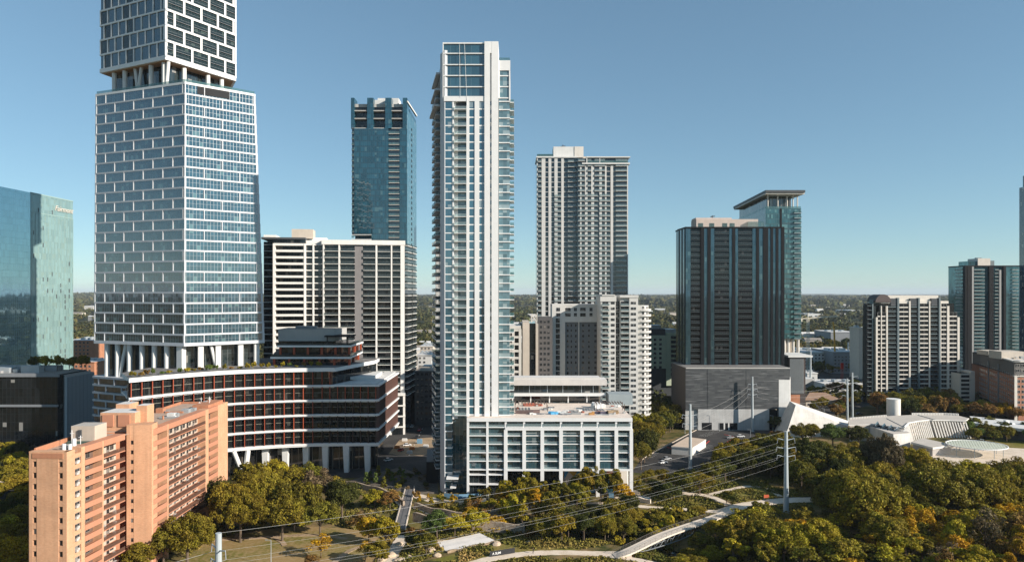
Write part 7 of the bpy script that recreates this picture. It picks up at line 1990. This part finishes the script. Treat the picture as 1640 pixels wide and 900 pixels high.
pc = pole(1205, 404 - 8, wz(603, 396), 'steel power pole standing in front of the grey garage wall', [(27, -1, 2.4), (24, -1, 2.8), (21, -1, 2.6), (27, 1, 2.4), (24, 1, 2.8), (21, 1, 2.6)], .8, .45)
pd = pole(350, 142.7, 30, 'steel power pole cut by the bottom edge in front of the left park', arms3, .85, .62, (.75, -.66))
pe = pole(1365, 441, 29, 'taller steel power pole of the pair left of the cream condominium', [(26, 1, 3.4), (22, 1, 3.2), (17, 1, 3)], .8, .5)
pf2 = pole(1357, 426, 27, 'shorter steel power pole of the pair left of the cream condominium', [(24, -1, 3.0), (20, -1, 3.4), (16, -1, 3.2)], .75, .45)
pg = pole(1358.5, 700, 30, 'far steel power pole beside the red sign', [(25, 1, 4), (21, 1, 4), (17, 1, 4)], .95, .7)
ph = pole(1298, 590, 30, 'distant grey power pole behind the slatted building', [(26, 1, 2)], .9, .7)
wt = MB()
def wire(a, b, sag, r=.06, n=22):
    P = [Vector(a).lerp(Vector(b), i / n) - Vector((0, 0, sag * 4 * (i / n) * (1 - i / n))) for i in range(n + 1)]
    mb = MB()
    for p, q in zip(P[:-1], P[1:]): mb.bar(p, q, r, r, 4, cap=False)
    return mb
def wire_thing(a, b, sag, label, group, r=.06):
    o = wire(a, b, sag, r).build('power_line', [WIRE]); tag(o, label, 'power line', group)
for i in range(6): wire_thing(pa[i], pd[i], 3.4, 'long pale power line sagging from the nearest right pole to the left park pole', 'power lines across the park', .021)
wire_thing((wx(1259, 250), 250, wz(690, 250)), (wx(350, 142.7), 142.7, 30), 3.0, 'topmost thin guard wire between the nearest right pole and the left park pole', None, .03)
for i in range(6):
    q = pd[i]; wire_thing(q, (q.x - 90, q.y - 62, q.z - 1), 2.5, 'power line running from the left park pole out of the frame', 'power lines leaving the left park pole', .04)
for i, j in ((0, 0), (1, 1), (2, 3)): wire_thing(pc[i], pb[j], 2.2, 'thin power line between the garage pole and the car park pole', 'power lines in front of the garage', .05)
for i in (0, 1, 2): wire_thing(pc[3 + i], pf2[i], 3.5, 'thin power line between the garage pole and the pole pair by the condominium', 'power lines behind the wedge hall', .05)

# ------------------------------------------------------------------ lamp posts
def lamp(px, py, H_, label, arm=1.2, z=0.0):
    x, Y = gp(px, py); t = thing('lamp_post', label, 'lamp post', (x, Y, gh(x, Y)), 'slim lamp posts'); z0 = gh(x, Y)
    mb = MB(); mb.bar((x, Y, z0 - .2), (x, Y, z0 + H_), .11, .07, 8); mb.bar((x, Y, z0), (x, Y, z0 + .5), .2, .2, 8); mb.build('post', [POLE], t)
    mb = MB(); mb.bar((x, Y, z0 + H_ - .1), (x - arm, Y, z0 + H_ + .05), .06, n=5); mb.abox(x - arm - .45, x - arm + .1, Y - .16, Y + .16, z0 + H_ - .05, z0 + H_ + .12); mb.build('lamp_head', [STEEL], t)
for a in ((434, 905, 7.5, 'white flag thin lamp post on the dry lawn of the left park'), (1152, 690, 11, 'slim lamp post at the back of the car park left of the garage pole'), (1097, 694, 9, 'slim lamp post in front of the shaded garage side'),
          (1238, 690, 9, 'slim lamp post left of the wedge hall'), (1202, 712, 8, 'slim lamp post at the front of the car park'), (1300, 664, 9, 'slim lamp post behind the wedge hall roof'), (1292, 668, 8, 'slim lamp post nearest the slatted building'), (1320, 674, 8, 'slim lamp post at the tail of the wedge hall'),
          (1342, 672, 10, 'slim lamp post left of the pole pair'), (56, 714, 6, 'lamp post on the shaded street behind the brick apartments'), (1575, 722, 6, 'slim lamp post beneath the disc canopy')): lamp(*a)

# ------------------------------------------------------------------ truss footbridge
DECK = solid('bridge_concrete', (.70, .60, .49), .85, .15, streak=False)
fb_ = thing('truss_footbridge', 'pale concrete footbridge with mesh railings over a steel arch truss', 'footbridge', (*gp(1080, 848), 0))
ctl = [gp(984, 887, .8), gp(1010, 878, 1.8), gp(1060, 856, 2.2), gp(1110, 838.5, 2.0), gp(1150, 825, 1.2), gp(1176, 815.5, .3)]
zc_ = [.25, 1.4, 2.1, 1.9, 1.1, .25]
def cat(P, n=6):
    Q = []
    for i in range(len(P) - 1):
        p0, p1, p2, p3 = [Vector(P[max(0, min(len(P) - 1, i + d))]) for d in (-1, 0, 1, 2)]
        for k in range(n):
            t = k / n; Q.append(.5 * ((2 * p1) + (p2 - p0) * t + (2 * p0 - 5 * p1 + 4 * p2 - p3) * t * t + (3 * p1 - p0 - 3 * p2 + p3) * t ** 3))
    return Q + [Vector(P[-1])]
Q = cat([(p[0], p[1], z) for p, z in zip(ctl, zc_)])
def offs(Q, w):
    r = []
    for i, q in enumerate(Q):
        d = (Q[min(i + 1, len(Q) - 1)] - Q[max(i - 1, 0)]); d.z = 0; d.normalize(); r.append(q + Vector((-d.y, d.x, 0)) * w)
    return r
Lq, Rq = offs(Q, 1.9), offs(Q, -1.9); dn = Vector((0, 0, -.45))
mb = MB()
for i in range(len(Q) - 1):
    mb.face([Rq[i], Rq[i + 1], Lq[i + 1], Lq[i]]); mb.face([Rq[i] + dn, Rq[i + 1] + dn, Rq[i + 1], Rq[i]]); mb.face([Lq[i], Lq[i + 1], Lq[i + 1] + dn, Lq[i] + dn]); mb.face([Lq[i] + dn, Lq[i + 1] + dn, Rq[i + 1] + dn, Rq[i] + dn])
mb.build('deck', [DECK], fb_)
RUST = solid('weathered_rail', (.15, .13, .115), .6, .1)
for side_ in (1.8, -1.8):
    S_ = offs(Q, side_); mb = MB()
    for i in range(len(S_) - 1):
        for h in (1.2, .25, .6, .9): mb.bar(S_[i] + Vector((0, 0, h)), S_[i + 1] + Vector((0, 0, h)), .045 if h == 1.2 else .018, n=4, cap=False)
        mb.bar(S_[i], S_[i] + Vector((0, 0, 1.2)), .04, n=4)
    mb.build('railing', [RUST], fb_)
i0, i1 = 6, 22
for side_ in (1.3, -1.3):
    S_ = offs(Q, side_); mb = MB(); low = []
    for i in range(i0, i1 + 1):
        t = (i - i0) / (i1 - i0); low.append(S_[i] + Vector((0, 0, -.5 - 2.5 * math.sin(math.pi * t))))
    for i in range(len(low) - 1):
        mb.bar(low[i], low[i + 1], .16, n=6, cap=False); mb.bar(low[i], S_[i0 + i] + Vector((0, 0, -.45)), .08, n=4); mb.bar(low[i], S_[i0 + i + 1] + Vector((0, 0, -.45)), .06, n=4)
    mb.build('truss', [solid('truss_steel', (.24, .26, .27), .45, .1, metal=.4)], fb_)
for i in (5, 23):
    q = Q[i]; mb = MB(); mb.prism([(q.x - 1.4, q.y - 1.9), (q.x + 1.2, q.y - 1.9), (q.x + 1.2, q.y + 1.9), (q.x - 1.4, q.y + 1.9)], -5, q.z - .46, 0); mb.build('abutment', [DECK], fb_)
# grey boardwalk footbridge at the left
gb = thing('boardwalk_bridge', 'straight grey decked footbridge with pale kerbs left of the central tower', 'footbridge', (*gp(654, 818), 0))
g0, g1 = Vector(gp(663, 783, .6)), Vector(gp(648.5, 846, .6))
fk = Fc(g1, g0)
mb = MB(); mb.box(fk, 0, fk.L, .3, .6, -3.4, 0); mb.build('deck', [solid('grey_boards', (.14, .135, .135), .8, .2)], gb)
for (a, c) in ((-.001, .3), (-3.7, -3.4)):
    mb = MB(); mb.box(fk, -.05, fk.L + .05, .1, .85, a, c); mb.build('kerb', [PAVE], gb)
mb = MB()
for k in range(12):
    for w_ in (.15, -3.55): mb.bar(fk.p(1 + k * fk.L / 12.5, .85, w_), fk.p(1 + k * fk.L / 12.5, 1.8, w_), .035, n=4)
for w_ in (.15, -3.55): mb.bar(fk.p(0, 1.8, w_), fk.p(fk.L, 1.8, w_), .04, n=4)
mb.build('railing', [STEEL], gb)

# ------------------------------------------------------------------ stone walls, terrace, banner
def stone_wall(name, label, pts, h, th=.8, z0=0, mat=None):
    P = cat([(*gp(*p), 0) for p in pts], 5); mb = MB()
    a, b = offs(P, th / 2), offs(P, -th / 2)
    for i in range(len(P) - 1):
        hh = Vector((0, 0, h + .25 * math.sin(i * 1.3))); h2 = Vector((0, 0, h + .25 * math.sin((i + 1) * 1.3))); g0_ = Vector((0, 0, -1))
        mb.face([b[i] + g0_, b[i + 1] + g0_, b[i + 1] + h2, b[i] + hh]); mb.face([a[i + 1] + g0_, a[i] + g0_, a[i] + hh, a[i + 1] + h2]); mb.face([b[i] + hh, b[i + 1] + h2, a[i + 1] + h2, a[i] + hh])
    mb.face([a[0] + Vector((0, 0, -1)), b[0] + Vector((0, 0, -1)), b[0] + Vector((0, 0, h)), a[0] + Vector((0, 0, h))]); mb.face([b[-1] + Vector((0, 0, -1)), a[-1] + Vector((0, 0, -1)), a[-1] + Vector((0, 0, h)), b[-1] + Vector((0, 0, h))])
    return tag(mb.build(name, [mat or STONE]), label, 'wall')
stone_wall('stone_wall', 'curved brown stone retaining wall below the shaded plaza left of the grey footbridge', [(520, 776), (560, 780), (600, 788), (632, 800), (647, 812)], 2.4)
stone_wall('stone_wall', 'upper brown stone retaining wall below the path at the central tower foot', [(664, 812), (700, 822), (750, 828), (790, 826), (820, 818)], 1.8)
stone_wall('stone_wall', 'lower dark stone retaining wall right of the grey footbridge', [(662, 830), (700, 838), (740, 844), (790, 846), (840, 850)], 2.2)
stone_wall('stone_wall', 'low pale stone wall edge of the amphitheatre terrace', [(716, 885), (750, 878), (793, 868)], .55, .9, mat=DIRT)
stone_wall('stone_wall', 'pale concrete retaining wall at the right corner of the podium', [(985, 800), (1012, 801), (1042, 806)], 1.6, mat=PAVE)
STONEP = patchy('peach_limestone', (.56, .42, .29), (.42, .31, .21), (.62, .50, .38), .5, 2.0)
for k, (px, py, s_) in enumerate(((640, 872, 1.4), (626, 890, 1.8), (612, 896, 1.5), (668, 876, 1.2), (690, 882, 1.6), (700, 890, 1.3), (795, 872, 1.5), (845, 868, 1.0), (640, 898, 1.6), (655, 892, 1.2))):
    x, y = gp(px, py); bm = bmesh.new(); bmesh.ops.create_icosphere(bm, subdivisions=2, radius=s_)
    for v in bm.verts: v.co *= 1 + .35 * mnoise.noise(v.co * .9 + Vector((k * 3.1, 0, 0))); v.co.z *= .55
    me = bpy.data.meshes.new('boulder'); bm.to_mesh(me); bm.free(); me.materials.append(STONEP); o = bpy.data.objects.new('boulder', me); COL.objects.link(o); o.location = (x, y, gh(x, y) + .15)
    tag(o, 'pale limestone boulder beside the stone steps' if k not in (6, 7) else ('pale tan boulder at the right tip of the amphitheatre terrace' if k == 6 else 'small pale boulder on the meadow behind the banner'), 'boulder', 'limestone boulders by the steps' if k not in (6, 7) else None)
x0, x1 = gp(785, 892), gp(824.5, 885.5); fk = Fc(x0, x1)
bn = thing('banner_fence', 'black fence banner with white lettering beside the riverside trail', 'banner', (x0[0] + 2, x0[1], 0))
mb = MB(); mb.box(fk, 0, fk.L, .15, 1.75, -.05, 0); mb.build('panel', [solid('black_banner', (.03, .03, .034), .7, .1)], bn)
mb = MB()
for k in range(6): mb.bar(fk.p(k * fk.L / 5, 0, -.1), fk.p(k * fk.L / 5, 1.9, -.1), .04, n=5)
mb.build('post', [STEEL], bn)
text_part('A SLIM', .95, bn, fk, fk.L * .26, .65, WHITE, 'lettering', bold=.02, w=.02, depth=.01)
# red notice by the landing, blue fence at the podium foot, red and white awning
x0, x1 = gp(1223.5, 801), gp(1231.5, 801); fk = Fc(x0, x1); sn = thing('notice_board', 'orange red notice board by the path near the tall power pole', 'sign', (x0[0], x0[1], 0))
mb = MB(); mb.box(fk, 0, fk.L, 1.0, 2.2, -.06, 0); mb.build('panel', [solid('orange_red_board', (.60, .13, .06), .6, .05)], sn)
mb = MB(); mb.bar(fk.p(.1, 0, -.1), fk.p(.1, 1.4, -.1), .05); mb.bar(fk.p(fk.L - .1, 0, -.1), fk.p(fk.L - .1, 1.4, -.1), .05); mb.build('post', [STEEL], sn)
BLUE = solid('blue_mesh', (.16, .30, .42), .7, .2)
for (pts, lb) in (([(711, 797), (735, 799), (762, 798), (776, 793)], 'light blue hoarding at the foot of the central tower'), ([(975, 797), (1012, 799), (1042, 805)], 'grey blue fence around the podium corner forecourt')):
    P = [Vector((*gp(*p), 0)) for p in pts]; mb = MB()
    for p, q in zip(P[:-1], P[1:]): f_ = Fc(p.xy, q.xy); mb.box(f_, .02, f_.L - .02, .1, 1.9, -.06, 0)
    tag(mb.build('hoarding', [BLUE]), lb, 'fence')
x, y = gp(2, 728); aw = thing('striped_awning', 'red and white striped awning at the left edge', 'awning', (x, y, 0))
AWR = solid('awning_red', (.60, .03, .06), .7, .05)
mb = MB(); 
for k in range(6): 
    X = x - 7 + k * 2.0; mb.face([(X, y - 4, 2.6), (X + 2.0, y - 4, 2.6), (X + 2.0, y + 1, 5.2), (X, y + 1, 5.2)], k % 2); mb.face([(X, y + 1, 5.2), (X + 2, y + 1, 5.2), (X + 2, y + 6, 2.6), (X, y + 6, 2.6)], k % 2); mb.face([(X, y - 4, 2.0), (X + 2.0, y - 4, 2.0), (X + 2.0, y - 4, 2.6), (X, y - 4, 2.6)], k % 2)
mb.face([(x + 5, y - 4, 2.6), (x + 5, y + 6, 2.6), (x + 5, y + 1, 5.2)], 1)
mb.build('canvas', [AWR, WHITE], aw)
mb = MB()
for a, c in ((-6.8, -3.8), (4.8, -3.8), (-6.8, 5.8), (4.8, 5.8)): mb.bar((x + a, y + c, 0), (x + a, y + c, 2.6), .08)
mb.build('post', [STEEL], aw)

# ------------------------------------------------------------------ cars
def car_parts(paint):
    body = MB()
    prof = [(-2.15, .35), (2.15, .35), (2.2, .75), (1.3, .9), (-1.95, .92), (-2.2, .7)]
    def ext(mb, pr, w, m=0):
        a = [(x, -w, z) for x, z in pr]; b = [(x, w, z) for x, z in pr]
        mb.face(a, m); mb.face(b[::-1], m)
        for i in range(len(pr)):
            j = (i + 1) % len(pr); mb.face([a[j], a[i], b[i], b[j]], m)
    ext(body, prof, .88)
    cab = MB(); ext(cab, [(-1.7, .92), (1.15, .9), (.45, 1.42), (-1.15, 1.45)], .78)
    roof = MB(); ext(roof, [(-1.13, 1.455), (.43, 1.425), (.38, 1.5), (-1.05, 1.52)], .74)
    wh = MB(); wh.bar((0, -.1, 0), (0, .1, 0), .33, n=12)
    return body.mesh('body', [paint]), cab.mesh('windows', [CARGL]), roof.mesh('roof', [paint]), wh.mesh('wheel', [BLACK])
CARGL = solid('car_glass', (.02, .022, .025), .1, .0, streak=False, spec=.9)
PAINTS = {n: solid('car_' + n, c, .3, .03, streak=False, spec=.6) for n, c in (('white', (.75, .75, .74)), ('silver', (.42, .43, .44)), ('black', (.025, .025, .028)), ('red', (.45, .03, .025)), ('grey', (.16, .165, .17)))}
CARM = {n: car_parts(p) for n, p in PAINTS.items()}
cars = [('white', 1062, 742, .5, 'white car parked at the left side of the car park'), ('silver', 1068, 736, .5, 'silver car parked at the left side of the car park'), ('red', 642, 722, 1.3, 'red car among the works on the lit street patch'), ('white', 652, 714, .3, 'white van sized car on the lit street patch'), ('white', 622, 738, .8, 'white car in the street shade below the lit patch'),
        ('black', 668, 702, 1.4, 'black car at the shaded far side of the lit street patch'), ('red', 672, 690, 1.5, 'red car deep in the shaded street'), ('white', 660, 684, 1.5, 'white car deep in the shaded street'),
        ('white', 1050, 700, .6, 'white car half hidden under trees left of the car park'), ('silver', 1170, 702, .1, 'silver car parked in front of the garage base wall'), ('white', 1186, 700, .1, 'white car parked left of the garage pole'), ('grey', 1222, 704, .2, 'grey car parked right of the garage pole'),
        ('black', 1240, 700, .2, 'black car parked near the wedge hall'), ('white', 1332, 652, .1, 'white car parked by the brown roofed house'), ('grey', 1342, 656, .1, 'grey car parked by the brown roofed house'), ('silver', 1330, 588, .05, 'silver car in front of the low white shop'), ('white', 1322, 592, .05, 'white car at the left of the low white shop'), ('black', 1376, 664, .2, 'black car by the pole pair'),
        ('black', 18, 742, .4, 'black car beside the red striped awning'), ('white', 38, 720, .2, 'white car on the shaded street at the left edge')]
for (n, px, py, rz, lb) in cars:
    x, y = gp(px, py); t = thing('parked_car', lb, 'car', (x, y, .06), 'cars parked about the streets', rz)
    bd, cb, rf, wh = CARM[n]
    for nm, me in (('body', bd), ('windows', cb), ('roof', rf)):
        o = bpy.data.objects.new(nm, me); COL.objects.link(o); o.parent = t
    for sx in (-1.35, 1.35):
        for sy in (-.84, .84): o = bpy.data.objects.new('wheel', wh); COL.objects.link(o); o.parent = t; o.location = (sx, sy, .33)
# site barriers on the lit street patch
for k, (px, py, c) in enumerate(((636, 718, 'orange'), (648, 706, 'white'), (660, 720, 'orange'), (672, 710, 'blue'), (682, 716, 'white'), (656, 726, 'white'))):
    x, y = gp(px, py); mb = MB(); mb.abox(x - 1.4, x + 1.4, y - .5, y + .5, .05, 1.2 if c != 'blue' else 2.2, 0); mb.abox(x - 1.2, x + 1.2, y - .3, y + .3, 1.2 if c != 'blue' else 2.2, 1.5 if c != 'blue' else 2.5, 0)
    tag(mb.build('site_barrier', [{'orange': solid('orange_barrier', (.60, .20, .05), .6), 'white': WHITE2, 'blue': BLUE}[c]]), {'orange': 'orange street works barrier on the sunlit patch left of the central tower', 'white': 'white street works barrier on the sunlit patch left of the central tower', 'blue': 'blue site cabin on the sunlit patch left of the central tower'}[c], 'barrier', None if c == 'blue' else c + ' street works barriers')

# ------------------------------------------------------------------ people
def person(px, py, label, cloth, trousers, hair=(.03, .02, .015), rz=0.0, stride=.22):
    x, y = gp(px, py); z = gh(x, y) + .06
    s = stride
    J = [(0, 0, .95, .15), (0, 0, 1.2, .15), (0, 0, 1.42, .13), (0, 0, 1.52, .055), (0, .02, 1.64, .10), (0, .02, 1.73, .085),
         (.10, 0, .9, .10), (.11, s * .5, .5, .065), (.11, s * .2, .08, .045), (.11, s * .2 + .14, .04, .04),
         (-.10, 0, .9, .10), (-.11, -s * .3, .5, .065), (-.11, -s, .09, .045), (-.11, -s + .14, .04, .04),
         (.20, 0, 1.40, .06), (.25, -.08, 1.14, .045), (.26, .02, .90, .035), (.26, .06, .80, .03),
         (-.20, 0, 1.40, .06), (-.25, .08, 1.14, .045), (-.26, .14, .90, .035), (-.26, .17, .80, .03)]
    E_ = [(0, 1), (1, 2), (2, 3), (3, 4), (4, 5), (0, 6), (6, 7), (7, 8), (8, 9), (0, 10), (10, 11), (11, 12), (12, 13), (2, 14), (14, 15), (15, 16), (16, 17), (2, 18), (18, 19), (19, 20), (20, 21)]
    me = bpy.data.meshes.new('person'); me.from_pydata([j[:3] for j in J], E_, []); o = bpy.data.objects.new('tmp_person', me); COL.objects.link(o)
    md = o.modifiers.new('skin', 'SKIN')
    for v, j in zip(me.skin_vertices[0].data, J): v.radius = (j[3], j[3])
    me.skin_vertices[0].data[0].use_root = True
    sb_ = o.modifiers.new('sub', 'SUBSURF'); sb_.levels = 1
    bpy.context.view_layer.update()
    m2 = bpy.data.meshes.new_from_object(o.evaluated_get(bpy.context.evaluated_depsgraph_get())); bpy.data.objects.remove(o)
    m2.name = 'person'; m2.materials.clear()
    for mt in (solid('cloth_%s' % label[:8], cloth, .8, .1), solid('trousers_%s' % label[:8], trousers, .8, .1), solid('skin_tone', (.42, .24, .16), .6, .05, streak=False), solid('hair_dark', hair, .7, .1, streak=False), solid('shoe', (.04, .04, .04), .6)): m2.materials.append(mt)
    for p in m2.polygons:
        c = p.center; p.use_smooth = True
        if c.z > 1.70 or (c.z > 1.58 and c.y < -.03): p.material_index = 3
        elif c.z > 1.49: p.material_index = 2
        elif c.z < .10: p.material_index = 4
        elif abs(c.x) > .2 and c.z < .95: p.material_index = 2
        elif c.z < .98: p.material_index = 1
    r = bpy.data.objects.new('person', m2); COL.objects.link(r); r.location = (x, y, z); r.rotation_euler = (0, 0, rz)
    return tag(r, label, 'person')
person(1205.5, 811, 'person in dark clothes walking left of a companion near the tall power pole', (.04, .045, .06), (.03, .03, .04), rz=.4)
person(1209.5, 811.5, 'person in dark blue top walking right of a companion near the tall power pole', (.05, .07, .12), (.04, .04, .05), rz=.5)
person(854, 886, 'person in light clothes walking on the riverside trail near the banner', (.65, .66, .66), (.35, .38, .42), rz=-1.2)
person(1063, 905, 'person in orange top at the bottom edge below the footbridge', (.5, .2, .08), (.06, .06, .08), rz=1.0)
